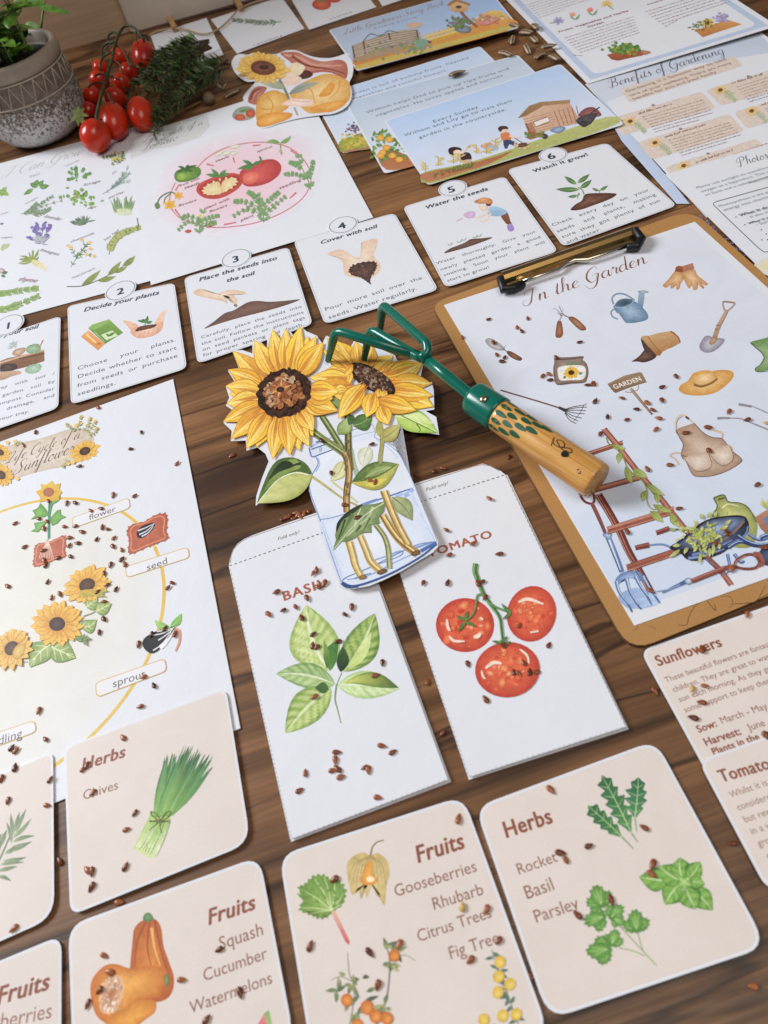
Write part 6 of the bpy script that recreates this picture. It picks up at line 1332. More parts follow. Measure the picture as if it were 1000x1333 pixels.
A = c.art('body_text', V, 4)
for k in range(7): A.lorem((150 + k * 16, 40 + k * 16), (560 + k * 15 - (200 if k == 6 else 0), -85 + k * 16 + (62 if k == 6 else 0)), 8, '#a88880')
A.text((400, 250), (935, 85), 'Fruits, Vegetables and Herbs', '#8f5a50', bold=True); A.text((620, 212), (748, 172), 'Garden', '#8f5a50', bold=True)
for k in range(8): A.lorem((440 + k * 20, 295 + k * 18.5), (970 + k * 8 - (520 if k == 7 else 0), 130 + k * 20 + (150 if k == 7 else 0)), 8, '#a07a70')
V_ = (830, 0, 5.882); A.view(*V_)
A.text((80, 38), (215, -5), 'Containers', '#8f5a50', bold=True)
for k in range(7): A.lorem((60 + k * 25, 95 + k * 18.5), (620 + k * 18 - (420 if k == 6 else 0), -80 + k * 18.5 + (125 if k == 6 else 0)), 8, '#a07a70')
A.done()
A = c.art('printed_flower_row', V, 6); random.seed(72)
for k in range(16): a = random.uniform(0, 6.3); A.leaf((395, 165), (395 + 48 * math.cos(a), 160 + 36 * math.sin(a)), 12, '#8f88b4', '#b4b0d0', n=4)
A.stroke([(330, 178), (380, 170)], 6, '#9a9a90')
for x, y, c1, c2 in ((505, 110, '#d98a70', '#f0b8a0'), (640, 75, '#d96a54', '#ef9a84')):
    for t in ((-30, -10), (-15, -20), (5, -22), (20, -12)): A.leaf((x, y + 15), (x + t[0], y + t[1]), 20, c1, c2, n=5)
    A.leaf((x + 15, y + 42), (x + 55, y - 5), 18, '#7f9a6a', '#a3b890', 5); A.leaf((x + 15, y + 42), (x - 25, y + 10), 14, '#7f9a6a', '#a3b890')
for k in range(12): a = random.uniform(2.6, 6.8); A.leaf((765, 35), (765 + 50 * math.cos(a), 35 + 38 * math.sin(a)), 14, '#d9ae4a', '#efd48a', n=4)
A.stroke([(770, 40), (815, 72)], 6, '#7f9060'); A.done()
A = c.art('printed_vegetable_planter', V, 6); A.poly([(765, 420), (830, 400), (980, 375), (1060, 392), (1040, 425), (960, 440), (850, 465), (800, 455)], '#b0603c', 0, '#8f4a2c', (0, 1), .1); A.blob([(1020, 385), (1090, 392), (1100, 405), (1050, 420)], '#a86a50', '#c08a70')
for k in range(110): A.ell(random.gauss(900, 60), random.gauss(375, 20), 14, 10, 0, random.choice(('#3f6a34', '#55803c', '#6f9a4a', '#8aa84c', '#d9b03a')), '#5f8a40', n=7, rings=1)
A.done()
A = c.art('printed_flower_planter', V_, 6); A.poly([(430, 225), (500, 215), (690, 150), (800, 185), (600, 250), (500, 285)], '#d99a54', 0, '#b8743c', (0, 1), .1); A.flower(535, 175, 52, '#d9a83c', '#efd07a', '#6a4424', '#4a2c18', 12, .7, -10)
for k in range(36): A.ell(random.gauss(640, 30), random.gauss(145, 14), 13, 10, 0, random.choice(('#a89ac0', '#8f84b0', '#c0b4d0')), '#b0a4c4', n=7, rings=1)
for k in range(40): b = (random.uniform(410, 600), random.gauss(195, 20)); A.leaf(b, (b[0] + random.uniform(-40, 30), b[1] + random.uniform(-20, 12)), 10, '#5f7444', '#7f8f5c', n=4)
A.done()
c = Card('photosynthesis_page', 'page about photosynthesis with a framed bullet list at the right edge', 'printed page', [(866, 227), (1080, 164), None, (1010, 369)], .0020, .0003, 0, PAPER)
V = (840, 180, 6.06)
A = c.art('heading', V); A.script((745, 220), (1240, 75), 'Photosynthesis', '#3f4048', .19, .42, 1.3); A.done()
A = c.art('body_text', V)
for b, e, t in (((410, 400), (1200, 170), 'Plants use sunlight to transform water into'), ((445, 428), (1200, 205), 'oxygen as a byproduct. This is how plants'), ((478, 456), (830, 352), 'on Earth and is called')): A.text(b, e, t, '#5f626c')
A.text((830, 358), (1160, 258), 'PHOTOSYNTHESIS', '#3f424c', bold=True)
for b, e, t in (((588, 545), (1160, 375), 'Photosynthesis is the process that'), ((625, 575), (1160, 415), 'energy into chemical energy'), ((808, 637), (1060, 562), '- It also makes'), ((880, 692), (1060, 637), '- Sunlight')): A.text(b, e, t, '#5f626c')
A.text((755, 618), (1030, 535), 'What it does', '#3f424c', bold=True); A.text((822, 680), (1060, 607), 'What it needs', '#3f424c', bold=True)
for x, y in ((716, 621), (786, 681), (918, 722), (955, 755), (922, 802), (966, 800)): A.ell(x, y, 6, 5, 0, '#4a4d57', '#4a4d57', n=8, rings=1)
A.done()
A = c.art('printed_frame', V); A.stroke([(1200, 310), (960, 388), (560, 500), (540, 510), (540, 525), (560, 545), (700, 680), (900, 870), (940, 898), (960, 895), (1200, 830)], 6, '#4a4d57', 6, sm=0); A.done()
A = c.art('printed_yellow_wash', V, -1, TINT); A.blob([(860, 1000), (900, 960), (980, 940), (1050, 960), (1050, 1060), (960, 1080), (880, 1040)], '#e2dfda', '#ead9a0', None, 4, 5, .02); A.done()

# ------------------------------------------------------------------ peg garland of small cards
def gcard(label, px, z=.0012): return Card('garland_card', label, 'hanging card', px, z, .0004, 0, LAM, 'cards of the peg garland')
c = gcard('white garland card with a green mint drawing under the rosemary', [(196, 46), (268.7, 23), (291, 71), (214, 96)])
V = (100, 20, 5)
A = c.art('printed_mint', V)
for b, t, w_ in (((650, 210), (520, 255), 46), ((680, 190), (640, 140), 40), ((690, 195), (750, 110), 46), ((705, 195), (770, 115), 30), ((700, 200), (790, 170), 36), ((660, 205), (590, 185), 34), ((680, 200), (640, 240), 30)): A.leaf(b, t, w_, '#9cb86a', '#6f9a4a', 0, '#55803c', '#cfdca8', 7)
A.done()
c = gcard('white garland card labelled rosemary with a grey-green sprig', [(274.5, 25), (366, -5), (396.5, 37), (308.5, 69.5)])
V = (230, 0, 4)
A = c.art('printed_rosemary', V); sprig(A, [(545, 112), (450, 118), (370, 110), (300, 105)], 16, 34, 8, '#6a7f68', '#8a9a84', '#5a6a58', 4, 35); A.done()
A = c.art('card_name', V); A.text((402, 238), (556, 185), 'rosemary', '#55555a', track=.1); A.done()
c = gcard('white garland card labelled tomato with a red tomato drawing', [(380, 0), None, (490, 9), (402.5, 38.5)])
A = c.art('printed_tomato', V); A.ell(755, 22, 50, 30, 0, '#b8402a', '#e0704a'); A.ell(820, -10, 40, 24, 0, '#b8402a', '#d9603c')
for t in ((730, 5), (770, 15), (790, -10), (750, -12)): A.leaf((760, -2), t, 12, '#4f7a3c', '#6a9a50')
A.done()
A = c.art('card_name', V); A.text((802, 102), (920, 62), 'tomato', '#55555a', track=.1); A.done()
c = gcard('corner of a blank white garland card at the top edge', [(478, -25), None, (545, -8), (498, 8)])

# ------------------------------------------------------------------ paper girl with a sunflower
V = (230, 0, 4)
ol = [(285, 330), (300, 295), (330, 280), (370, 285), (400, 275), (450, 285), (520, 280), (570, 262), (625, 262), (680, 285), (740, 300), (810, 300), (860, 285), (895, 275), (905, 295), (920, 350), (915, 395), (900, 430), (912, 470), (908, 520), (880, 560), (820, 590), (740, 600), (640, 615), (540, 640), (470, 665), (425, 660), (408, 620), (412, 570), (370, 550), (345, 510), (370, 470), (410, 425), (370, 425), (330, 405), (300, 370)]
gp = [(230 + x / 4, y / 4) for x, y in crom(ol, 3, True)]
c = Card('paper_cutout', 'paper cutout of a person with long red hair hugging a sunflower', 'paper cutout', gp, .0042, .0004, 0, LAM, None, [(300, 80, .0030), (450, 80, .0046), (350, 165, .0020)])
A = c.art('printed_hair', V)
A.blob([(540, 280), (580, 270), (630, 272), (690, 300), (760, 320), (840, 310), (880, 325), (892, 370), (880, 410), (840, 385), (760, 375), (700, 385), (650, 400), (620, 380), (600, 330)], '#b0604c', '#d09480', (720, 340), 4, 5, .1); A.blob([(372, 530), (385, 480), (420, 450), (470, 455), (450, 490), (430, 520), (415, 545)], '#a8604c', '#cc9884', None, 4, 4, .1)
for q in ([(560, 285), (640, 300), (720, 340), (860, 340)], [(600, 290), (680, 340), (800, 360), (880, 385)], [(640, 380), (700, 375), (780, 365)], [(385, 520), (400, 480), (440, 460)], [(405, 530), (420, 490), (455, 470)]): A.stroke(q, 14, random.choice(('#8a4030', '#d99a84', '#b4604c')), 6)
A.blob([(635, 400), (650, 375), (680, 365), (710, 385), (690, 405), (650, 412)], '#4a2420', '#5a302a'); A.done()
A = c.art('printed_skin', V, 6); A.poly([(560, 410), (610, 395), (650, 405), (640, 430), (590, 445), (560, 440)], '#efcdb8', 3); A.poly([(540, 400), (590, 405), (625, 385), (670, 352), (640, 330), (600, 330)], '#ecd0bc', 2); A.done()
A = c.art('printed_yellow_dress', V, 10)
A.blob([(412, 600), (420, 530), (450, 490), (500, 470), (545, 480), (590, 510), (580, 560), (520, 600), (470, 650), (430, 650)], '#d99a3c', '#f0c87a', (500, 530), 4, 5, .08)
A.blob([(590, 490), (640, 440), (700, 410), (770, 385), (830, 390), (890, 420), (905, 460), (900, 515), (860, 550), (790, 580), (700, 590), (660, 570), (610, 520)], '#d9a048', '#f3d49a', (760, 480), 4, 5, .08)
A.blob([(415, 640), (440, 600), (520, 585), (600, 590), (580, 620), (480, 655), (430, 660)], '#d98a2c', '#eeb860', None, 4, 4, .1); A.blob([(790, 440), (810, 430), (825, 445), (810, 480), (785, 500), (740, 500)], '#d9902e', '#e6a848', None, 4, 3, .1); A.blob([(690, 570), (760, 540), (860, 520), (890, 510), (870, 550), (790, 585)], '#d98a2c', '#eab25a', None, 4, 4, .1)
for q in ([(470, 500), (500, 540), (490, 600)], [(640, 450), (700, 470), (720, 540)], [(850, 420), (840, 470), (790, 520)], [(430, 560), (470, 570), (520, 560)]): A.stroke(q, 10, '#d9963c', 3)
A.done()
A = c.art('printed_hands', V, 14); A.blob([(545, 545), (600, 515), (660, 515), (710, 525), (700, 550), (640, 555), (590, 550)], '#ebc8b4', '#f6e0d2', None, 4); A.stroke([(600, 520), (650, 530), (700, 530)], 3, '#cfa08a'); A.done()
A = c.art('printed_sunflower', V, 20)
A.stroke([(535, 415), (560, 460), (585, 515)], 14, '#7f806c', 12); A.stroke([(612, 560), (630, 600)], 10, '#a0a08a', 8); A.leaf((585, 490), (740, 430), 40, '#8a8f80', '#b0b0a0', -8, None, '#6a6f60'); A.leaf((570, 460), (430, 430), 40, '#9a9a80', '#c3bfa0', 8)
random.seed(77)
A.leaf((590, 370), (672, 350), 60, '#e8d0a0', '#f0dcc0', 4); A.flower(448, 352, 138, '#d99a2c', '#f0cc6a', '#6a3424', '#8a4a34', 18, .60, 6, .44, .34); A.ell(452, 356, 66, 36, 4, '#5f3024', '#8f5440', 0, 0, 20, 4, 1, .2); A.ell(455, 352, 26, 12, 0, '#2e1a14', '#4a2a20'); A.done()

# ------------------------------------------------------------------ sunflowers-in-a-jar cutout
SA, SB = (280, 380, 3.125), (380, 540, 4.167)
def pa(l): return [(280 + x / 3.125, 380 + y / 3.125) for x, y in l]
def pb(l): return [(380 + x / 4.167, 540 + y / 4.167) for x, y in l]
ol = pa([(70, 240), (110, 236), (152, 250), (152, 215), (158, 195), (178, 196), (212, 228), (212, 190), (235, 152), (262, 188), (272, 152), (300, 152), (328, 190), (350, 140), (372, 160), (415, 178), (436, 210), (452, 178), (490, 192), (545, 235), (565, 200), (600, 190), (625, 220), (680, 235), (732, 258), (742, 280), (800, 275), (848, 288), (832, 368), (882, 366), (890, 400), (892, 478), (856, 484), (900, 508), (912, 580), (840, 570), (762, 548), (742, 595), (700, 615)])
ol += pb([(520, 150), (560, 175), (592, 212), (620, 270), (645, 335), (700, 470), (750, 590), (795, 685), (792, 718), (762, 748), (690, 790), (600, 845), (500, 895), (420, 928), (340, 942), (292, 940), (264, 908), (220, 770), (180, 650), (145, 555), (110, 470), (93, 410), (97, 350)])
ol += pa([(388, 770), (350, 770), (300, 782), (260, 800), (220, 830), (165, 870), (168, 830), (190, 760), (218, 690), (205, 658), (172, 632), (128, 646), (125, 604), (64, 607), (68, 565), (34, 532), (76, 484), (44, 462), (58, 430), (44, 386), (84, 372), (52, 320), (96, 310)])
c = Card('sunflower_cutout', 'paper cutout of two yellow sunflowers in a water jar over the seed packets', 'paper cutout', ol, .0052, .0005, 0, LAM, None, [(300, 500, .0028), (560, 500, .0042), (470, 760, .0056)])
random.seed(101)
A = c.art('printed_glass', SB, -2, TINT)
A.poly([(130, 225), (140, 270), (100, 340), (102, 420), (150, 560), (210, 740), (268, 905), (300, 930), (420, 918), (600, 835), (760, 738), (788, 705), (745, 590), (690, 465), (636, 330), (585, 220), (520, 162), (445, 120), (300, 160)], '#e8eaf1', 3, '#e4e8f1', (0, 1), .02)
A.blob([(150, 570), (260, 545), (450, 470), (640, 400), (690, 500), (780, 690), (740, 735), (500, 870), (300, 925), (265, 900)], '#dbe3f2', '#eceef4', (450, 700), 3, 5, .03)
A.poly([(95, 178), (150, 150), (290, 98), (415, 60), (440, 58), (452, 95), (445, 122), (300, 165), (112, 228)], '#e3e6ee', 2, '#d9e0ec', (0, 1), .03)
A.poly([(95, 178), (200, 132), (205, 195), (112, 228)], '#d9e0ec', 0)
A.done(); A = c.art('printed_jar', SB, 6)
for q, w_, c_ in (([(94, 180), (160, 145), (290, 96), (415, 58), (440, 56)], 4, '#7f96c4'), ([(94, 180), (100, 205), (112, 228), (160, 212), (240, 182)], 7, '#4a6aa8'), ([(105, 188), (170, 165), (240, 140)], 6, '#3f5f9c'), ([(440, 56), (452, 95), (446, 122)], 4, '#a3b4d6'), ([(300, 130), (380, 105), (445, 92)], 3, '#b0bedc'), ([(130, 150), (180, 130)], 8, '#54719f'),
                 ([(130, 228), (142, 265), (118, 310), (100, 350), (100, 420), (150, 560), (210, 745), (268, 908)], 5, '#6f8fc8'), ([(140, 232), (150, 270), (128, 310)], 7, '#a9bee4'), ([(446, 122), (520, 160), (586, 218), (640, 325), (700, 470), (750, 590), (790, 690)], 4, '#8fa8d6'), ([(455, 135), (520, 178), (575, 235)], 5, '#b9c9e8'),
                 ([(150, 568), (200, 562), (280, 540), (380, 500)], 4, '#5f80bc'), ([(370, 495), (420, 475), (465, 460)], 16, '#6f8cc0'), ([(465, 462), (560, 430), (655, 398)], 7, '#4a6db0'), ([(610, 440), (635, 425), (655, 400)], 24, '#9fb8e2'), ([(560, 440), (600, 430)], 14, '#aac0e6'),
                 ([(640, 420), (680, 500), (720, 590), (770, 680)], 14, '#d3ddf0'), ([(160, 580), (200, 690), (250, 830), (275, 895)], 12, '#ccd8ee'), ([(270, 905), (300, 880), (420, 830), (560, 760), (680, 705), (780, 688)], 5, '#5f80b8'), ([(275, 910), (330, 930), (430, 905), (560, 850), (700, 770), (785, 702)], 13, '#34568f'), ([(270, 912), (300, 932), (360, 930)], 18, '#2b4a80'), ([(300, 895), (420, 870), (560, 800), (700, 735), (770, 700)], 6, '#8fabd8'), ([(700, 740), (750, 712), (785, 695)], 20, '#4a6aa8'), ([(640, 730), (700, 712), (760, 690)], 12, '#7f9ccc'),
                 ([(420, 800), (500, 770), (590, 738), (592, 762), (500, 800), (430, 822)], 5, '#6f8cc0'), ([(480, 778), (585, 742)], 8, '#9ab2dc'), ([(340, 888), (380, 872), (430, 860)], 5, '#54749f')):
    A.stroke(q, w_, c_, w_ * .8)
A.ell(155, 187, 8, 12, 10, '#8f9fb8', '#c3ccdc')
A.done()
A = c.art('printed_stems', SB, 16)
def stem(q, w0, w1, ca, cb, dk, lt):
    A.stroke(q, w0, ca, w1, c2=cb); A.stroke([(p[0] - w0 * .36, p[1]) for p in q], w0 * .22, dk, w1 * .18); A.stroke([(p[0] + w0 * .38, p[1] + 2) for p in q], w0 * .14, dk, w1 * .12); A.stroke([(p[0] + w0 * .1, p[1]) for p in q], w0 * .22, lt, w1 * .2)
A.leaf((285, 248), (210, 362), 78, '#d3cf98', '#e0dcae', -12, '#b4ae6a', '#a8a468', 8); A.leaf((360, 185), (440, 190), 60, '#dfe0c8', '#e6e6d4', 30); A.leaf((420, 170), (385, 290), 84, '#dcdcc0', '#e3e2d0', 8, '#c3c0a0', '#c0bc98')
A.leaf((545, 448), (655, 575), 92, '#b9bc8c', '#8f9a6a', -14, '#7f8a54', '#6f7a4a', 8, j=.12); A.poly([(330, 180), (345, 260), (370, 330), (340, 330), (325, 240)], '#a9b89c', 2)
A.stroke([(108, 335), (180, 385), (270, 450), (360, 495)], 14, '#c3b46a', 10, c2='#b4a458'); A.stroke([(220, 365), (290, 420), (355, 475)], 12, '#d3c888', 8)
stem([(488, 100), (490, 150), (482, 210), (474, 270)], 24, 22, '#b4ac60', '#c3b870', '#8a8440', '#dcd498')
stem([(165, 10), (210, 80), (275, 185)], 34, 34, '#7f8a50', '#6f7a44', '#48542c', '#a9b078'); stem([(112, 90), (180, 140), (250, 185), (290, 215)], 38, 42, '#7f8a4c', '#8a8a50', '#515c30', '#b0b478')
stem([(300, -30), (305, 60), (306, 150), (310, 230), (318, 300)], 32, 44, '#6f6c38', '#9a7f48', '#3a3a20', '#a39a5c'); stem([(285, 205), (305, 260), (310, 330), (300, 400), (296, 470), (298, 530)], 40, 34, '#a3864c', '#b0884a', '#6a4c2c', '#d0b078')
for k in range(22): y = random.uniform(0, 500); A.ell(300 + random.uniform(-14, 14), y, 5, 12, 10, '#6a5630', '#8a6f40', n=8, rings=1)
stem([(310, 690), (330, 760), (345, 820), (382, 890)], 42, 36, '#d6b86a', '#d9bc70', '#a8843c', '#efd9a0'); stem([(368, 655), (400, 730), (430, 800), (490, 855)], 38, 42, '#dcc480', '#c9a458', '#a8843c', '#f0dfb0'); stem([(455, 600), (500, 660), (522, 730), (530, 835)], 26, 30, '#8a8a4c', '#b4b080', '#6a6c34', '#c3c298')
stem([(492, 545), (545, 630), (600, 695), (680, 755)], 40, 46, '#d0ac58', '#b08a44', '#7f5c2c', '#ecd498'); stem([(500, 415), (540, 520), (580, 610), (632, 705)], 44, 38, '#cfb064', '#cba458', '#96743a', '#eed9a0')
A.ell(385, 882, 22, 12, -10, '#7a5a34', '#a3824c'); A.ell(490, 852, 30, 13, -20, '#5f4428', '#8a6a40'); A.ell(672, 752, 26, 13, -20, '#5f4428', '#8a6a40'); A.done()
A = c.art('printed_leaves', SB, 34)
def watleaf(b, t, w_, be, lt, dk, n=16, upper=1):
    dx, dy = t[0] - b[0], t[1] - b[1]; l = math.hypot(dx, dy); nx, ny = -dy / l, dx / l
    A.leaf(b, t, w_, lt, lt, be, None, None, 12, .9, 0, .1, dk if upper > 0 else None)
    if upper < 0:
        A.leaf((b[0] - nx * w_ * .02, b[1] - ny * w_ * .02), (t[0], t[1]), w_ * .5, dk, dk, be - w_ * .22, None, None, 10, .9, 0, .16)
    for k in range(16):
        u = random.uniform(.15, .85); v = random.uniform(-.32, .32) * math.sin(math.pi * u); o = be * math.sin(math.pi * u)
        p = (b[0] + dx * u + nx * (w_ * v + o), b[1] + dy * u + ny * (w_ * v + o)); A.leaf(p, (p[0] + dx * .10 + nx * w_ * .08 * (1 if v > 0 else -1), p[1] + dy * .10 + ny * w_ * .08 * (1 if v > 0 else -1)), w_ * .09, lt if random.random() < .5 else dk, mixhex(lt, dk), n=4)
    A.stroke([(b[0] + dx * u + nx * be * math.sin(math.pi * u), b[1] + dy * u + ny * be * math.sin(math.pi * u)) for u in [i / 10 for i in range(11)]], w_ * .03, '#e3e3b0', w_ * .01, sm=0)
def mixhex(a, b):
    p, q = [int(a[i:i + 2], 16) for i in (1, 3, 5)], [int(b[i:i + 2], 16) for i in (1, 3, 5)]; return '#%02x%02x%02x' % tuple((x + y) // 2 for x, y in zip(p, q))
A.leaf((325, 372), (580, 268), 142, '#c3b850', '#b9b860', 18, '#8a8440', None, 12, .95, j=.1); A.leaf((325, 366), (578, 268), 84, '#4f6a34', '#8a9a54', -16, '#3f5a2c', None, 12, .95, j=.16)
for k in range(9): u = .15 + .08 * k; A.stroke([(325 + 250 * u, 372 - 104 * u), (325 + 250 * (u + .06), 372 - 104 * (u + .06) + 30 * math.sin(3 * u))], 5, '#8f8a3c', 2)
A.leaf((400, 340), (545, 285), 40, '#7f9450', '#a9b878', -8, None, '#d9d9a0', 8); A.leaf((400, 385), (520, 345), 36, '#e0d060', '#d3c458', 6)
sp_ = [(508, 470), (500, 525), (470, 560), (478, 590), (430, 600), (432, 640), (390, 642), (340, 672), (300, 690), (270, 690), (222, 738), (240, 680), (235, 655), (248, 590), (290, 540), (340, 505), (400, 490), (450, 485)]
A.blob(sp_, '#6f8450', '#a3b07a', (360, 600), 0, 5, .14, 1.2); A.poly([(242, 640), (246, 590), (288, 540), (345, 500), (385, 490), (330, 540), (280, 570), (258, 610)], '#1d2618', 3, '#3a4a2c', (1, 0), .2)
for q, w_, c_ in (([(330, 540), (300, 600), (255, 680)], 22, '#5f7a44'), ([(400, 520), (390, 580), (330, 650)], 20, '#7f9460'), ([(470, 510), (440, 560), (400, 610)], 16, '#8fa070'), ([(350, 560), (340, 620), (300, 660)], 14, '#c3cba0'), ([(440, 500), (420, 550), (370, 600)], 14, '#bcc698'), ([(290, 570), (270, 630), (250, 680)], 12, '#33452a'), ([(375, 600), (350, 640)], 16, '#4a6238'), ([(425, 560), (400, 610), (385, 635)], 10, '#55703f')): A.stroke(q, w_, c_, w_ * .3)
A.stroke([(500, 480), (420, 530), (340, 600), (225, 735)], 6, '#d6dcb4', 3); A.stroke([(375, 510), (360, 540), (352, 560)], 5, '#e9ecd4', 3); A.done()
# side leaves (upper part of the cutout)
A = c.art('printed_side_leaves', SA, 34)
A.leaf((395, 750), (170, 862), 118, '#b9bc6a', '#d3d48a', 10, '#8f9448', None, 12, .8, j=.1)
A.poly([(392, 742), (370, 700), (330, 678), (290, 675), (250, 690), (215, 740), (172, 858), (205, 822), (240, 780), (290, 745), (340, 732)], '#4c6430', 4, '#55702f', (0, 1), .2); A.poly([(330, 682), (290, 690), (240, 740), (200, 810), (250, 770), (300, 735), (350, 715)], '#6f8840', 3, '#8fa050', (1, 0), .15); A.poly([(300, 690), (260, 700), (215, 770), (260, 735), (320, 712)], '#1f2c18', 3, '#33461f', (0, 1), .2); A.stroke([(350, 700), (325, 705), (290, 722)], 12, '#2a3a1c', 4); A.stroke([(380, 745), (320, 738), (250, 772), (175, 860)], 5, '#efeed0', 3); A.stroke([(390, 748), (420, 770), (470, 805)], 10, '#b9b060', 8)
A.leaf((735, 505), (908, 575), 96, '#c3d670', '#b4d060', -10, '#8fb048', '#e3ecb0', 9, .7, 0, .08); A.leaf((750, 490), (890, 540), 40, '#e0ecac', '#d0e28a', -6); A.stroke([(760, 505), (830, 540), (900, 574)], 5, '#6f8a3c', 3); A.stroke([(820, 538), (835, 560), (830, 572)], 5, '#4f6a30', 3)
A.leaf((670, 605), (755, 540), 62, '#b4a858', '#c9c07a', 6, '#8a8440', '#8a8440', 8); A.stroke([(672, 700), (678, 640), (684, 590), (670, 540)], 12, '#a8a060', 10); A.leaf((668, 590), (668, 520), 30, '#b4b060', '#a3a050'); A.leaf((500, 580), (545, 510), 60, '#7f9448', '#c3cc90', 10, '#6a7f3c', None, 8, j=.15); A.leaf((560, 545), (640, 500), 70, '#4f7038', '#6a8a48', 10, '#3f5c2c', '#8fa868', 8, j=.15); A.leaf((560, 500), (545, 545), 30, '#3c5a2c', '#55703c'); A.leaf((520, 470), (450, 430), 50, '#6f8a4c', '#a8b47a', 6, '#55703c', None, 8, j=.12)
A.done()
# blooms
def petal(A, b, t, w_, be=None, warm=1.0):
    w_ *= 1.12; t = (b[0] + (t[0] - b[0]) * 1.02, b[1] + (t[1] - b[1]) * 1.02)
    be = random.uniform(-.05, .05) * w_ if be is None else be; dx, dy = t[0] - b[0], t[1] - b[1]; l = math.hypot(dx, dy); nx, ny = -dy / l, dx / l
    A.leaf(b, t, w_ * 1.06, '#b8702a', '#dca436', be, None, None, 10, .82, 0, .08)
    A.leaf((b[0] + dx * .02, b[1] + dy * .02), (b[0] + dx * .975, b[1] + dy * .975), w_ * .93, random.choice(('#f0ac2c', '#ea9c2a', '#f4b834')), random.choice(('#fedc44', '#fcd23a', '#fee266', '#fbcc3a')), be, None, None, 10, .82, 0, .07, random.choice((None, '#dc9426', '#f4d060')))
    o = random.choice((-1, 1)) * w_ * random.uniform(.10, .2)
    A.leaf((b[0] + dx * .2 + nx * o, b[1] + dy * .2 + ny * o), (b[0] + dx * .92, b[1] + dy * .92), w_ * .34, '#f2bc40', '#fee98c', be * .5 - o * .4, None, None, 8, .9, 0, .06)
    o = -o; A.leaf((b[0] + nx * o * .6, b[1] + ny * o * .6), (b[0] + dx * .82 + nx * o * .5, b[1] + dy * .82 + ny * o * .5), w_ * .2, '#c0722c', '#e8a832', be * .5, None, None, 7, .7, 0, .1)
    for k in (-.5, -.2, .15, .45):
        A.stroke([(b[0] + nx * w_ * k * .35, b[1] + ny * w_ * k * .35), (b[0] + dx * .5 + nx * (w_ * k * .62 + be), b[1] + dy * .5 + ny * (w_ * k * .62 + be)), (b[0] + dx * .88 + nx * w_ * k * .2, b[1] + dy * .88 + ny * w_ * k * .2)], w_ * .045, random.choice(('#c87a28', '#d89228', '#e0a630')), w_ * .012)
A = c.art('printed_right_bloom', SA, 46)
C2 = (640, 358)
def e2(a, k=1): a = math.radians(a); u, v = 100 * k * math.cos(a), 40 * k * math.sin(a); r_ = math.radians(32); return (C2[0] + u * math.cos(r_) - v * math.sin(r_), C2[1] + u * math.sin(r_) + v * math.cos(r_))
for b, t, w_ in (((560, 310), (458, 190), 62), ((575, 300), (500, 205), 55), ((590, 305), (572, 205), 56), ((615, 315), (640, 222), 58), ((650, 325), (722, 262), 56), ((680, 340), (790, 285), 52), ((700, 350), (842, 296), 84), ((715, 370), (880, 376), 66), ((715, 395), (886, 468), 86), ((700, 400), (884, 425), 70), ((550, 330), (470, 270), 60), ((545, 350), (450, 320), 66), ((540, 310), (440, 240), 48)): petal(A, b, t, w_)
pts = [e2(k * 15, 1.08) for k in range(24)]; A.blob(serr(pts, .05, 1, 1) if False else pts, '#2a1a12', '#6f5242', None, 3, 5, .3)
for k in range(150): q = random.uniform(.1, .98); p = e2(random.uniform(0, 360), q); A.ell(p[0], p[1], random.uniform(3, 9), random.uniform(3, 6), 32, random.choice(('#3a2618', '#8a6450', '#a88470', '#241610', '#7a4a2c', '#c0a088')), '#54392a', n=7, rings=1)
for k in range(40): p = e2(random.uniform(-20, 200), .95); A.leaf(p, (p[0] + random.uniform(-10, 10), p[1] + random.uniform(4, 16)), 7, '#2a1a10', '#4a2c18', n=3)
for b, t, w_ in (((560, 370), (390, 355), 70), ((560, 390), (400, 400), 66), ((545, 410), (480, 420), 60), ((555, 330), (548, 380), 22), ((560, 300), (530, 350), 26), ((668, 400), (664, 438), 26), ((700, 410), (680, 436), 22), ((660, 445), (818, 488), 66), ((610, 380), (505, 518), 74), ((645, 415), (618, 516), 66), ((672, 470), (706, 546), 60)): petal(A, b, t, w_)
A.done()
A = c.art('printed_left_bloom', SA, 78)
C1 = (283, 418)
def e1(a, k=1): a = math.radians(a); u, v = 108 * k * math.cos(a), 92 * k * math.sin(a); r_ = math.radians(-22); return (C1[0] + u * math.cos(r_) - v * math.sin(r_), C1[1] + u * math.sin(r_) + v * math.cos(r_))
back = ((110, 262), (185, 215), (262, 190), (325, 190), (380, 185), (428, 225), (75, 350), (62, 418), (60, 500), (90, 565), (170, 635), (260, 660), (345, 650), (400, 590), (470, 470))
front = ((76, 246), (163, 203), (236, 160), (290, 156), (350, 146), (412, 186), (442, 212), (58, 322), (48, 388), (52, 460), (38, 532), (70, 602), (132, 640), (238, 684), (306, 670), (384, 632), (402, 570), (462, 500), (500, 490), (480, 440), (505, 412))
for lst, k0, w_ in ((back, .8, 62), (front, .86, 68)):
    for t in lst:
        a = math.degrees(math.atan2(t[1] - C1[1], t[0] - C1[0])) + 22; b = e1(a, k0); petal(A, b, t, w_ * random.uniform(.9, 1.1))
A.blob([e1(k * 12, 1.04 + .05 * math.sin(k * 2.7)) for k in range(30)], '#2a170f', '#96502a', None, 3, 6, .18, .8)
for k in range(150): q = random.uniform(.68, 1.02); p = e1(random.uniform(0, 360), q); A.ell(p[0], p[1], random.uniform(6, 14), random.uniform(5, 9), random.uniform(0, 180), random.choice(('#24140e', '#3a2014', '#1a0f0a', '#4a2a1a', '#5f3822')), '#2e1a10', n=8, rings=1)
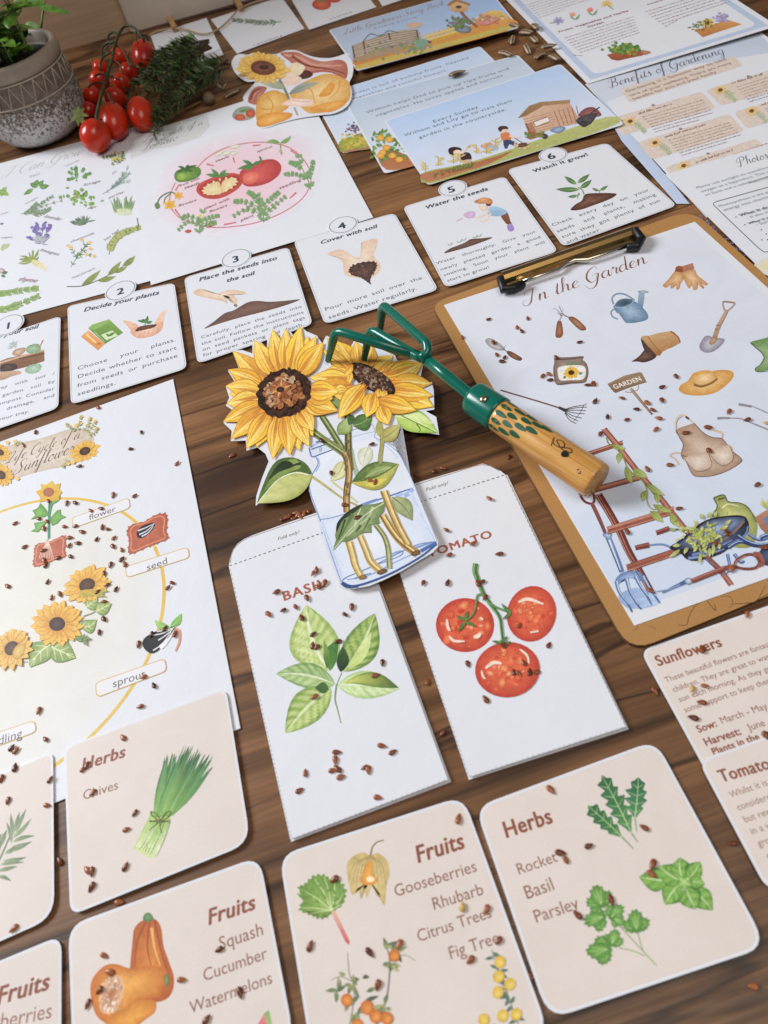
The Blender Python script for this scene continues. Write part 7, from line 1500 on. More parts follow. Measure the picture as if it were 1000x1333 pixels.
for k in range(150): q = random.uniform(.1, .72); p = e1(random.uniform(0, 360), q); A.ell(p[0], p[1], random.uniform(8, 18), random.uniform(6, 12), random.uniform(0, 180), random.choice(('#9c5228', '#7a3a1a', '#b0703c', '#5a2a14', '#a8602e', '#c08a58', '#4a2210')), random.choice(('#a8602e', '#8a4a22', '#b87a48')), n=8, rings=2)
for k in range(40): p = e1(random.uniform(140, 330), random.uniform(.4, .72)); A.ell(p[0], p[1], random.uniform(7, 11), random.uniform(4, 7), random.uniform(0, 180), '#b08a68', '#c9a888', n=8, rings=2)
A.ell(268, 402, 42, 30, -20, '#8a4a24', '#d08a50', 0, 0, 14, 3, 1, .2); A.ell(270, 408, 16, 12, 0, '#2e1a10', '#4a2814'); 
for k in range(16): a = random.uniform(0, 6.3); A.stroke([(270 + 20 * math.cos(a), 405 + 14 * math.sin(a)), (270 + 48 * math.cos(a), 405 + 36 * math.sin(a))], 7, random.choice(('#c07840', '#e0a868', '#8a4420')), 3)
A.done()

# ------------------------------------------------------------------ hand cultivator
def f_hwood(nt, b):
    v = mapping(nt, (1, 1, 1)); mp = N(nt, 'ShaderNodeMapping'); mp.inputs['Rotation'].default_value = (0, 0, -HANG); nt.links.new(v, mp.inputs[0])
    m2 = N(nt, 'ShaderNodeMapping'); m2.inputs['Scale'].default_value = (10, 300, 300); nt.links.new(mp.outputs[0], m2.inputs[0])
    n1 = noise(nt, m2.outputs[0], 1.0, 5, .6, .4); m3 = N(nt, 'ShaderNodeMapping'); m3.inputs['Scale'].default_value = (16, 70, 70); nt.links.new(mp.outputs[0], m3.inputs[0]); n2 = noise(nt, m3.outputs[0], 1, 3, .5)
    nt.links.new(mult(nt, ramp(nt, n1, [(.3, '#a86a2c'), (.5, '#d49a4e'), (.72, '#e8b86c')]), ramp(nt, n2, [(.3, (.8, .76, .7)), (.65, (1.05, 1.05, 1.05))])), b.inputs['Base Color']); b.inputs['Roughness'].default_value = .34
    b.inputs['Coat Weight'].default_value = .25; b.inputs['Coat Roughness'].default_value = .2
zb = .0150
Ha, Hb = W(620, 520, zb + .006), W(778, 627, zb); ax = (Hb - Ha).normalized(); HANG = math.atan2(ax.y, ax.x)
HW = nmat('bamboo_handle', f_hwood); GREEN = simple('green_enamel', '#086452', .22, var=.06, scale=80); DKG = simple('green_paint', '#1a5236', .45, var=.15); NICK = simple('screw_steel', '#b9a98c', .25, 1.0)
root = empty('hand_cultivator', W(610, 545, 0), 'green three-pronged hand cultivator with bamboo handle across cutout and clipboard', 'garden tool')
up = Vector((0, 0, 1)); up = (up - ax * up.dot(ax)).normalized(); sd = ax.cross(up)
L = (Hb - Ha).length
def revolve(bm, prof, seg=40, cap0=True, cap1=True):
    rs = [[bm.verts.new(Ha + ax * s + (up * math.cos(2 * math.pi * k / seg) + sd * math.sin(2 * math.pi * k / seg)) * r_) for k in range(seg)] for s, r_ in prof]
    for a, b in zip(rs, rs[1:]):
        for k in range(seg): bm.faces.new((a[k], a[(k + 1) % seg], b[(k + 1) % seg], b[k]))
    if cap0: bm.faces.new(rs[0][::-1])
    if cap1: bm.faces.new(rs[-1])
def hr(s): return .0104 + .0011 * (s / L)
prof = [(.018, hr(.018))] + [(.018 + (L - .0225) * i / 14, hr(.018 + (L - .0225) * i / 14) + .0004 * math.sin(i)* .3) for i in range(1, 15)] + [(L - .0016, hr(L) * .99), (L - .0006, hr(L) * .965), (L, hr(L) * .92)]
bm = bmesh.new(); revolve(bm, prof); handle = obj('handle', bm, HW, root)
bm = bmesh.new(); revolve(bm, [(-.004, .0065), (-.0036, .0092), (-.002, .0108), (.0, .0112), (.018, .0116), (.0196, .0116), (.0202, .0110)]); obj('ferrule', bm, GREEN, root)
def onh(s, a, r_=0): return Ha + ax * s + (up * math.cos(a) + sd * math.sin(a)) * (hr(s) + r_)
sgn = 1 if (RIGHT - FWD * 0).dot(sd) > 0 else -1
def patch(bm, s, a, ls, la, n=14, lift=.00012):
    """leaf-shaped spot wrapped on the round handle"""
    cs = []
    for k in range(n):
        t = 2 * math.pi * k / n; u, v = math.cos(t), math.sin(t); cs.append((s + ls * u, a + la * v * (1 - .35 * u)))
    ctr = bm.verts.new(onh(s, a, lift)); vs = [bm.verts.new(onh(p, q, lift)) for p, q in cs]
    for k in range(n): bm.faces.new((ctr, vs[k], vs[(k + 1) % n]))
bm = bmesh.new()
vdir = (EYE - (Ha + Hb) / 2).normalized(); va = math.atan2(vdir.dot(sd), vdir.dot(up))  # direction of the printed side
for i, row in enumerate(((.0255, (-1.15, -.62, -.1, .42, .9)), (.0335, (-.9, -.36, .16, .68)), (.0415, (-1.05, -.6, -.1, .42)), (.0490, (-.8, -.3)), (.0555, (-.95,)))):
    for a in row[1]: patch(bm, row[0] + random.uniform(-.0008, .0008), va + a * sgn * -1, random.uniform(.0040, .0047), .15)
obj('painted_leaf_spots', bm, DKG, handle)
INKD = simple('burnt_mark', '#3a2414', .6)
bm = bmesh.new()
def line_on(pts, w_=.0003):
    q = crom(pts, 6) if len(pts) > 2 else pts
    for (s0, a0), (s1, a1) in zip(q, q[1:]):
        p, r_ = onh(s0, a0, .00016), onh(s1, a1, .00016); d = (r_ - p); nrm = (p - (Ha + ax * s0)).normalized(); n_ = d.cross(nrm)
        if n_.length < 1e-9: continue
        n_ = n_.normalized() * w_; bm.faces.new([bm.verts.new(v) for v in (p - n_, p + n_, r_ + n_, r_ - n_)])
s0 = .070; a0 = va - .38 * sgn * -1
g_ = -sgn
for pts in ([(s0, a0), (s0 - .005, a0 - .25 * g_), (s0 - .002, a0 - .42 * g_), (s0 + .001, a0 - .2 * g_), (s0, a0)], [(s0, a0), (s0 + .0045, a0 - .28 * g_), (s0 + .007, a0 - .1 * g_), (s0 + .003, a0 + .02 * g_), (s0, a0)], [(s0, a0), (s0 - .004, a0 + .04 * g_), (s0 - .006, a0 - .06 * g_)]): line_on(pts)
for k in range(6):  # little lettering beside the leaf emblem
    s_ = s0 - .0075 + k * .0004; b0 = a0 - .32 * g_ + k * .085 * g_; line_on([(s_ - .0006, b0), (s_ + .0005, b0 + .03 * g_), (s_ - .0002, b0 + .055 * g_)], .0002)
line_on([(L - .009, va + .2), (L - .0075, va + .12), (L - .0085, va + .05)], .0003); line_on([(L - .0105, va + .1), (L - .0095, va - .02)], .0003)
obj('burnt_emblem', bm, INKD, handle, False)
bm = bmesh.new(); patch(bm, L - .022, va - .25, .0024, .19, 18, .00014); obj('hanging_hole', bm, simple('dark_hole', '#140a05', .9), handle)
bm = bmesh.new(); p = W(652, 511.5, zb + .010); a_s = math.atan2((p - Ha).dot(sd), (p - Ha).dot(up)); s_s = .0100; q = onh(s_s, va - .25 * g_ * -1 * -1, .0012); nn = (q - (Ha + ax * s_s)).normalized(); t1 = ax; t2 = nn.cross(t1)
ellipsoid(bm, q, (t1 * .0026, t2 * .0026, nn * .0011), 16, 8); obj('screw', bm, NICK, root)
# shaft and prongs
J = W(549, 463, .030)
S0 = Ha - ax * .002
bm = bmesh.new(); tube(bm, [S0 + ax * .004, S0 - ax * .004, J + (S0 - J) * .5, J + (S0 - J) * .04], .0040, 14); obj('shaft', bm, GREEN, root)
def prong(gpx, bpx, way, zt, extra=0):
    g0 = W(*gpx, zt); bd = near_on_ray(*bpx, g0)
    pts = [g0]; pth = [g0, bd] + [W(x, y, z) for x, y, z in way]
    out = [pth[0]]
    for i in range(1, len(pth) - 1):
        p, a, b = pth[i], (pth[i - 1] - pth[i]), (pth[i + 1] - pth[i]); r_ = min(.007, a.length * .45, b.length * .45); a.normalize(); b.normalize()
        for k in range(6): t = k / 5; out.append((p + a * r_) * (1 - t) ** 2 + p * 2 * t * (1 - t) + (p + b * r_) * t * t)
    out.append(pth[-1])
    bm = bmesh.new(); n = len(out); tube(bm, out, [.0022] + [.0034] * (n - 1), 14)
    return obj('prong', bm, GREEN, root), bd
_, b1 = prong((427, 470), (437, 430), [(548, 464, .031)], .0055)
_, b2 = prong((474, 468), (482, 428), [(540, 462, .031), (549, 466, .031)], .0055)
_, b3 = prong((495, 432), (498, 396), [(556, 447, .036), (557, 460, .033), (546, 467, .031)], .0030)

# ------------------------------------------------------------------ plant pot with basil
PX, PY = -.270, .970
def f_pot(nt, b):
    v = mapping(nt); n1 = noise(nt, v, 330, 4, .7, .8); n2 = noise(nt, v, 90, 4, .6); n3 = noise(nt, v, 26, 3, .5)
    sep = N(nt, 'ShaderNodeSeparateXYZ'); nt.links.new(v, sep.inputs[0])
    mr = N(nt, 'ShaderNodeMapRange'); mr.inputs['From Min'].default_value = .066; mr.inputs['From Max'].default_value = .010; nt.links.new(sep.outputs[2], mr.inputs[0])
    a1 = N(nt, 'ShaderNodeMath', operation='MULTIPLY_ADD'); nt.links.new(mr.outputs[0], a1.inputs[0]); a1.inputs[1].default_value = .26; nt.links.new(n1, a1.inputs[2])
    spk = ramp(nt, a1.outputs[0], [(.60, (0, 0, 0)), (.70, (1, 1, 1))])
    gate = N(nt, 'ShaderNodeMapRange'); gate.inputs['From Min'].default_value = .056; gate.inputs['From Max'].default_value = .046; nt.links.new(sep.outputs[2], gate.inputs[0])
    base = ramp(nt, n2, [(.3, '#5c5044'), (.7, '#86786a')])
    s2 = mult(nt, spk, (1, 1, 1)); g2 = N(nt, 'ShaderNodeMath', operation='MULTIPLY'); nt.links.new(s2, g2.inputs[0]); nt.links.new(gate.outputs[0], g2.inputs[1])
    nt.links.new(mult(nt, base, (.78, .75, .71), g2.outputs[0], 'MIX'), b.inputs['Base Color']); b.inputs['Roughness'].default_value = .75
    h = N(nt, 'ShaderNodeMath', operation='MULTIPLY'); nt.links.new(n1, h.inputs[0]); nt.links.new(gate.outputs[0], h.inputs[1]); bump(nt, b, h.outputs[0], .9, .003)
POT = nmat('cement_pot', f_pot); RIM = simple('pot_rim', '#9a8c7a', .5, var=.16, scale=40, bmp=.15); LINE = simple('pot_relief', '#b3a490', .6, var=.15, scale=80); SOIL = simple('potting_soil', '#1c140e', .95, var=.4, scale=300, bmp=.6)
pot = empty('plant_pot', (PX, PY, 0), 'round cement plant pot with carved zigzag band and speckled lower half', 'pot')
bm = bmesh.new(); lathe(bm, [(.030, 0), (.040, .0015), (.049, .008), (.0555, .018), (.0590, .030), (.0600, .042), (.0595, .050), (.0590, .0515), (.0582, .0605), (.0572, .0735), (.0566, .0752), (.052, .0755)], (PX, PY, .0002), 72); obj('body', bm, POT, pot)
bm = bmesh.new(); lathe(bm, [(.0560, .0745), (.0580, .0765), (.0590, .082), (.0585, .088), (.0565, .0905), (.0530, .0908), (.0510, .0890), (.0500, .080), (.0495, .074)], (PX, PY, .0002), 72); obj('rim', bm, RIM, pot)
bm = bmesh.new()
def onpot(a, z, r_): return (PX + r_ * math.cos(a), PY + r_ * math.sin(a), z)
for z_, r_ in ((.0520, .0592), (.0738, .0575)): tube(bm, [onpot(2 * math.pi * k / 72, z_, r_) for k in range(73)], .0008, 6, cap=False)
nz = 26
for k in range(nz):
    a, b_ = 2 * math.pi * k / nz, 2 * math.pi * (k + .5) / nz; d_ = 2 * math.pi * (k + 1) / nz
    tube(bm, [onpot(a, .0530, .0591), onpot((a + b_) / 2, .063, .0584), onpot(b_, .0730, .0576)], .0006, 5); tube(bm, [onpot(b_, .0730, .0576), onpot((b_ + d_) / 2, .063, .0584), onpot(d_, .0530, .0591)], .0006, 5)
obj('zigzag_band', bm, LINE, pot)
bm = bmesh.new(); lathe(bm, [(.0498, .070), (.0498, .077), (.03, .079), (.001, .080)], (PX, PY, 0), 40); obj('soil', bm, SOIL, pot)
def leafmat(name, c1, c2, rough=.4, tr=.15):
    def f(nt, b):
        v = mapping(nt); n1 = noise(nt, v, 120, 4, .6); nt.links.new(ramp(nt, n1, [(.3, c1), (.7, c2)]), b.inputs['Base Color']); b.inputs['Roughness'].default_value = rough
        b.inputs['Transmission Weight'].default_value = 0; b.inputs['Subsurface Weight'].default_value = tr; b.inputs['Subsurface Radius'].default_value = (.3, .5, .1); b.inputs['Subsurface Scale'].default_value = .002; bump(nt, b, n1, .3, .001)
    return nmat(name, f)
LEAF = leafmat('basil_leaf', '#3f6a1e', '#76a035'); STEMG = leafmat('green_stem', '#5f7f3c', '#86a052')
def leaf3d(bm, base, d, nrm, L, w_, droop=.3, cup=.15, n=8, m_=6, sk=.8):
    d = d.normalized(); s_ = d.cross(nrm).normalized(); nn = s_.cross(d).normalized(); rows = []
    for i in range(n + 1):
        u = i / n; c_ = base + d * L * u - nn * L * droop * u * u; ww = w_ / 2 * max(.02, math.sin(math.pi * min(1, u ** sk)) ** .8 if u < 1 else .02)
        rows.append([bm.verts.new(c_ + s_ * ww * v + nn * (cup * ww * (v * v) + .04 * w_ * math.sin(u * 9) * (1 - abs(v)))) for v in [(k / m_) * 2 - 1 for k in range(m_ + 1)]])
    for a, b in zip(rows, rows[1:]):
        for k in range(m_): bm.faces.new((a[k], a[k + 1], b[k + 1], b[k]))
plant = empty('basil_plant', (PX, PY, .079), 'leafy green basil plant growing in the cement pot', 'plant')
random.seed(201); st = bmesh.new(); lv = bmesh.new()
for k in range(22):
    a = random.uniform(0, 6.3); r_ = random.uniform(.004, .042); b0 = Vector((PX + r_ * math.cos(a), PY + r_ * math.sin(a), .078)); h = random.uniform(.02, .085); lean = Vector((math.cos(a), math.sin(a), 0)) * random.uniform(.0, .018)
    top = b0 + Vector((0, 0, h)) + lean; tube(st, [b0, (b0 + top) / 2 + lean * .1, top], .0011, 6, .0008)
    for j in range(random.randint(4, 7)):
        t = random.uniform(.45, 1); p = b0 + (top - b0) * t; a2 = random.uniform(0, 6.3); d = Vector((math.cos(a2), math.sin(a2), random.uniform(.1, .7)))
        leaf3d(lv, p, d, Vector((0, 0, 1)), random.uniform(.016, .030), random.uniform(.012, .020), random.uniform(.1, .5), random.uniform(-.3, .4))
for px, py, z_, L, tx in ((6, 46, .092, .034, -1), (18, 2, .13, .034, 1), (4, 62, .088, .028, .6), (30, 38, .090, .024, 1)):
    leaf3d(lv, W(px, py, z_), Vector((tx, -.6, .1)), Vector((0, -.5, 1)), L, L * .7, .3, .3)
# one long narrow leaf leaning out to the right
p0 = W(52, 46, .080); p1 = near_on_ray(58, 0, p0 + Vector((.004, 0, 0))); tube(st, [p0, (p0 + p1) / 2, p1], .0014, 8, .0012); leaf3d(lv, near_on_ray(47, 8, p0), RIGHT * 1.0 - UP * .15, -FWD, .040, .008, .1, .1)
tag(obj('stems', st, STEMG, plant), kind='stuff'); tag(obj('leaves', lv, LEAF, plant), kind='stuff')

# ------------------------------------------------------------------ tomatoes on the vine
def f_tom(nt, b):
    v = mapping(nt); n1 = noise(nt, v, 18, 3, .5); n2 = noise(nt, v, 700, 2)
    c1 = ramp(nt, n1, [(.28, '#96140a'), (.5, '#c2280c'), (.66, '#cf3610'), (.8, '#dc5a1e')])
    nt.links.new(c1, b.inputs['Base Color']); b.inputs['Roughness'].default_value = .24; b.inputs['Subsurface Weight'].default_value = .15; b.inputs['Subsurface Radius'].default_value = (1, .2, .1); b.inputs['Subsurface Scale'].default_value = .004; bump(nt, b, n2, .05, .0005)
TOM = nmat('tomato_skin', f_tom); VINE = leafmat('tomato_vine', '#1c240e', '#3a461c', .6, 0)
vine = empty('tomato_vine', W(150, 120, 0), 'bunch of shiny red plum cherry tomatoes on a curly green vine', 'tomatoes')
tz = {}
for i, (zx, zy, rx, ry, rot, dz) in enumerate(((120, 786, 97, 105, 8, 0), (243, 690, 92, 116, -14, 0), (418, 642, 84, 108, -16, 0), (437, 262, 76, 96, -14, .004), (250, 540, 72, 60, 10, .002), (80, 622, 54, 54, 0, 0), (98, 525, 58, 56, 0, .003), (292, 442, 62, 54, 10, .002), (146, 428, 66, 56, 0, .004), (338, 372, 62, 56, 0, .002), (152, 342, 50, 50, 0, .004), (278, 268, 60, 62, 0, .003), (12, 690, 40, 44, 0, 0))):
    px, py = 100 + zx / 5, 20 + zy / 5; z_ = .019; 
    c0 = W(px, py, z_); k = (c0 - EYE).dot(FWD) / F_PX; r1, r2 = rx / 5 * k, ry / 5 * k; z_ = min(r1, r2) * .96 + dz + (.0018 if i in (0, 1, 2) else 0); c0 = W(px, py, z_)
    a = math.radians(rot); ea = (UP * math.cos(a) + RIGHT * math.sin(a)); ea.z = max(-.2, min(.35, ea.z)); ea.normalize(); eb = ea.cross(Vector((0, 0, 1))).normalized(); ec = ea.cross(eb)
    if r2 / r1 > 1.1: r2 *= 1.12
    bm = bmesh.new(); ellipsoid(bm, c0, (eb * r1, ec * r1, ea * r2), 28, 18, .06); obj('tomato', bm, TOM, vine); tz[i] = (c0, r1, r2, ea)
def vn(pts): return [W(100 + x / 5, 20 + y / 5, z) for x, y, z in pts]
bm = bmesh.new()
for pts, r0_, r1_ in (([(128, 668, .044), (140, 600, .046), (165, 500, .05), (200, 380, .05), (225, 300, .052), (240, 230, .052), (262, 150, .053), (290, 95, .054), (320, 68, .055), (360, 72, .055), (400, 105, .052), (430, 150, .046), (440, 175, .042)], .0024, .0018),
                      ([(268, 125, .052), (240, 108, .052), (210, 125, .05), (202, 160, .047), (222, 185, .044)], .0018, .0014), ([(240, 175, .051), (200, 180, .05), (165, 210, .047), (165, 260, .043), (155, 310, .04)], .0018, .0012), ([(225, 240, .051), (180, 265, .048), (155, 310, .045), (152, 360, .04)], .0016, .0012), ([(255, 195, .051), (300, 225, .05), (325, 270, .047), (345, 320, .045), (385, 332, .042)], .0016, .0012), ([(230, 295, .051), (270, 310, .049), (290, 340, .046), (300, 380, .043)], .0016, .0012), ([(200, 390, .05), (150, 380, .047), (120, 395, .044)], .0016, .0012), ([(170, 490, .049), (205, 515, .047), (220, 550, .044), (240, 570, .042)], .0015, .0012), ([(385, 105, .052), (385, 150, .047), (400, 180, .043)], .0012, .001), ([(415, 125, .05), (455, 135, .046), (465, 165, .042)], .0014, .001), ([(180, 440, .049), (110, 440, .046), (75, 470, .043)], .0015, .0012), ([(215, 395, .05), (260, 410, .047), (285, 420, .044)], .0014, .001), ([(205, 195, .049), (185, 235, .045), (250, 250, .044)], .0013, .001)):
    q = crom(vn(pts), 5); tube(bm, q, r0_ * .8, 8, r1_ * .85)
obj('stem', bm, VINE, vine)
bm = bmesh.new()
for i in (0, 1, 2, 3, 4, 5, 7, 8, 10):
    c0, r1, r2, ea = tz[i]; p = c0 + ea * r2 * .98
    for k in range(5):
        a = 2 * math.pi * k / 5 + i; d = (ea.orthogonal().normalized() * math.cos(a) + ea.cross(ea.orthogonal()).normalized() * math.sin(a) + ea * .25); leaf3d(bm, p, d, ea, r1 * .55, r1 * .16, .3, .1, 5, 2)
obj('calyx', bm, VINE, vine)
bm = bmesh.new(); c0, r1, r2, ea = tz[12]
for k in range(7):
    a = 2 * math.pi * k / 7; d = RIGHT * math.cos(a) * .7 + UP * math.sin(a) - FWD * .25; leaf3d(bm, W(103, 150, .026), d, -FWD, random.uniform(.009, .013), .0055, .5, .3, 6, 3)
obj('calyx', bm, leafmat('pale_calyx', '#7f8f4a', '#b4bf78', .6), vine)['label'] = 'pale green calyx at the pot side of the bunch'

# ------------------------------------------------------------------ rosemary sprigs
NEED = leafmat('rosemary_needle', '#18240c', '#41562a', .4, 0); NEED2 = leafmat('rosemary_tip', '#3f5226', '#68803f', .4, 0); TWIG = simple('rosemary_twig', '#4a3a26', .8, var=.3)
random.seed(301)
for i, (bx, by, tx, ty, bend) in enumerate(((272, 55, 168, 118, 6), (272, 52, 172, 100, 4), (268, 58, 186, 130, 6), (268, 60, 200, 176, -4), (270, 58, 205, 160, -6), (266, 62, 190, 108, 3), (272, 60, 226, 142, -6), (296, 78, 214, 150, 10), (298, 88, 240, 128, 6), (300, 84, 250, 108, 3), (268, 55, 205, 92, 0), (275, 62, 210, 128, 2))):
    z0, z1 = .012 + .014 * random.random(), .006 + .006 * random.random(); p0, p1 = W(bx, by, z0), W(tx, ty, z1); d = p1 - p0; nx = Vector((-d.y, d.x, 0)).normalized(); pth = []
    for k in range(13): u = k / 12; pth.append(p0 + d * u + nx * bend * .0012 * math.sin(math.pi * u) + Vector((0, 0, .010 * math.sin(math.pi * u))))
    bm = bmesh.new(); tube(bm, pth, .0016, 6, .0008); sprig_o = obj('rosemary_sprig', bm, TWIG, None, True, p0.copy())
    tag(sprig_o, 'dark green rosemary sprig in the pile between the tomatoes and the garland cards', 'herb sprig', 'rosemary sprigs in the pile')
    bm = bmesh.new()
    for k in range(190):
        u = random.random() ** .8; u = .10 + .90 * u; j = min(11, int(u * 12)); q = pth[j] + (pth[j + 1] - pth[j]) * (u * 12 - j); t = d.normalized(); a = random.uniform(0, 6.28)
        rad = (nx * math.cos(a) + Vector((0, 0, 1)) * math.sin(a)); dd = (t * random.uniform(.5, 1.2) + rad).normalized(); L = random.uniform(.012, .022) * (1 - .35 * u); e = q + dd * L
        if e.z < .0012: e.z = .0012
        if q.z < .001: q.z = .001
        s_ = dd.cross(rad.cross(t) + Vector((.01, 0, 0))).normalized() * .00075; up_ = Vector((0, 0, .0003))
        m_ = (q + e) / 2; v = [bm.verts.new(x) for x in (q - s_ * .5, q + s_ * .5, m_ + s_ * 1.1 + up_, e, m_ - s_ * 1.1 + up_)]; bm.faces.new(v).material_index = int(random.random() < .3)
    obj('needles', bm, [NEED, NEED2], sprig_o, False)

# ------------------------------------------------------------------ pegs and twine of the garland
PEG = simple('peg_wood', '#b48a58', .6, var=.15, scale=150)
for (x0, y0, x1, y1), lb in (((219, 22, 229, 39), 'small wooden peg clipped to the mint card'), ((303, -3, 315, 12), 'small wooden peg clipped to the rosemary card')):
    p0, p1 = W(x0, y0, .006), W(x1, y1, .004); d = (p1 - p0).normalized(); s_ = Vector((-d.y, d.x, 0)).normalized(); L = (p1 - p0).length; r_ = empty('clothes_peg', (p0 + p1) / 2, lb, 'peg', 'wooden pegs on the garland')
    for sg in (-1, 1):
        bm = bmesh.new(); box(bm, (p0 + p1) / 2 + Vector((0, 0, .0022 * sg + .001)), d * L / 2, s_ * .0036, Vector((0, 0, .0015))); bmesh.ops.bevel(bm, geom=bm.edges[:], offset=.0006, segments=2, affect='EDGES'); obj('peg_half', bm, PEG, r_, False)
    bm = bmesh.new(); mid = (p0 + p1) / 2; tube(bm, [mid - s_ * .0042 + Vector((0, 0, .001)), mid + s_ * .0042 + Vector((0, 0, .001))], .0016, 8); obj('spring', bm, simple('spring_wire', '#8a8076', .3, 1), r_)
bm = bmesh.new(); q = [W(x, y, z) for x, y, z in ((194, 46, .0022), (203, 41, .004), (213, 38.5, .005), (222, 37, .006), (240, 38, .005), (262, 44, .004), (279, 41, .004), (296, 28, .004), (310, 13, .006), (325, 5, .005), (345, -1, .004), (375, -6, .004))]
tube(bm, crom(q, 5), .0011, 8); tag(obj('twine', bm, simple('jute_twine', '#b49a78', .9, var=.3, scale=900, bmp=.5), None, True, q[4].copy()), 'thin jute twine stringing the garland cards together', 'twine')

# ------------------------------------------------------------------ big striped sunflower seeds
def f_sseed(nt, b):
    v = mapping(nt, (1, 1, 1), coord='Object'); sep = N(nt, 'ShaderNodeSeparateXYZ'); nt.links.new(v, sep.inputs[0])
    ma = N(nt, 'ShaderNodeMath', operation='MULTIPLY'); ma.inputs[1].default_value = 2100; nt.links.new(sep.outputs[1], ma.inputs[0]); ms = N(nt, 'ShaderNodeMath', operation='SINE'); nt.links.new(ma.outputs[0], ms.inputs[0])
    n1 = noise(nt, v, 260, 3); ad = N(nt, 'ShaderNodeMath', operation='MULTIPLY_ADD'); nt.links.new(ms.outputs[0], ad.inputs[0]); ad.inputs[1].default_value = .28; nt.links.new(n1, ad.inputs[2])
    nt.links.new(ramp(nt, ad.outputs[0], [(.30, '#54412f'), (.52, '#7f6850'), (.74, '#b59d80')]), b.inputs['Base Color']); b.inputs['Roughness'].default_value = .5
SS = nmat('striped_seed', f_sseed)
def seed_mesh(L, w_, h, seg=14, rings=12, point=.35):
    bm = bmesh.new(); rows = []
    for i in range(1, rings):
        u = i / rings; x = (u - .5) * L; pr_ = math.sin(math.pi * u ** (1 - point * .6)) ** .75
        rows.append([bm.verts.new((x, w_ / 2 * pr_ * math.cos(2 * math.pi * k / seg), h / 2 * pr_ * math.sin(2 * math.pi * k / seg))) for k in range(seg)])
    a, b = bm.verts.new((-L / 2, 0, 0)), bm.verts.new((L / 2, 0, 0))
    for p, q in zip(rows, rows[1:]):
        for k in range(seg): bm.faces.new((p[k], p[(k + 1) % seg], q[(k + 1) % seg], q[k]))
    for k in range(seg): bm.faces.new((a, rows[0][(k + 1) % seg], rows[0][k])); bm.faces.new((b, rows[-1][k], rows[-1][(k + 1) % seg]))
    me = bpy.data.meshes.new('seed'); bm.to_mesh(me); bm.free()
    for p in me.polygons: p.use_smooth = True
    return me
random.seed(401)
sme = seed_mesh(.0205, .0078, .0046); sme.materials.append(SS)
bigs = [(620 + x / 6.25, 20 + y / 6.25, a, z) for x, y, a, z in ((295, 195, 78, .0024), (240, 308, -10, .0050), (405, 135, -8, .0030), (475, 195, -45, .0030), (480, 90, -42, .0046), (590, 248, 10, .0062), (420, 275, -55, .0024), (525, 325, 28, .0026), (635, 342, -28, .0048), (315, 80, -14, .0078))] + [(595, 95, 22, .0052)]
for i, (x, y, a, z_) in enumerate(bigs):
    o = bpy.data.objects.new('sunflower_seed', sme); COL.objects.link(o); p = W(x, y, z_); o.location = p
    d = W(x + 8 * math.cos(math.radians(a)), y - 8 * math.sin(math.radians(a)), z_) - p; o.rotation_euler = (random.uniform(-.3, .3), random.uniform(-.12, .12), math.atan2(d.y, d.x)); o.scale = (random.uniform(.9, 1.1),) * 3
    lb = {10: 'striped sunflower seed alone on top of the story cards', 9: 'striped sunflower seed on the corner of the story book cover', 1: 'striped sunflower seed nearest the corner of the middle story card'}.get(i, 'large striped sunflower seed in the pile beside the story book cover')
    tag(o, lb, 'seed', 'large striped sunflower seeds')
# odd bits beside the rosemary
bm = bmesh.new(); p = W(251, 137, .0022); d = (W(262, 131, .0022) - W(240, 142, .0022)); ellipsoid(bm, p, (d * .5, Vector((-d.y, d.x, 0)).normalized() * .0032, Vector((0, 0, .0014)))); tag(obj('dry_husk', bm, simple('husk', '#a87a48', .6, var=.25, scale=90), None, True, p.copy()), 'thin tan husk lying near the tomato page edge', 'husk')
bm = bmesh.new(); p = W(272, 128, .0072); ellipsoid(bm, p, (Vector((.0072, 0, 0)), Vector((0, .0066, 0)), Vector((0, 0, .0070)))); tag(obj('round_pod', bm, simple('pod', '#7f6a50', .7, var=.4, scale=260, bmp=.5), None, True, p.copy()), 'round mottled brown seed pod between husk and striped seed', 'seed pod')
o = bpy.data.objects.new('sunflower_seed', sme); COL.objects.link(o); p = W(302, 121, .0025); o.location = p; d = W(312, 116, .0025) - p; o.rotation_euler = (.1, 0, math.atan2(d.y, d.x)); o.scale = (1.25, 1.2, 1.1); tag(o, 'striped seed lying beside the round pod and tomato page', 'seed', 'large striped sunflower seeds')
bm = bmesh.new(); p = W(290, 119, .001)
for k in range(9): a = random.uniform(0, 6.3); leaf3d(bm, p, Vector((math.cos(a), math.sin(a), random.uniform(.5, 1.6))), Vector((0, 0, 1)), random.uniform(.008, .013), .003, .1, .3, 4, 2)
tag(obj('dry_flower_tuft', bm, simple('dry_straw', '#a3956a', .8, var=.3), None, True, p.copy()), 'small dry straw coloured tuft beside the rosemary', 'dried plant')

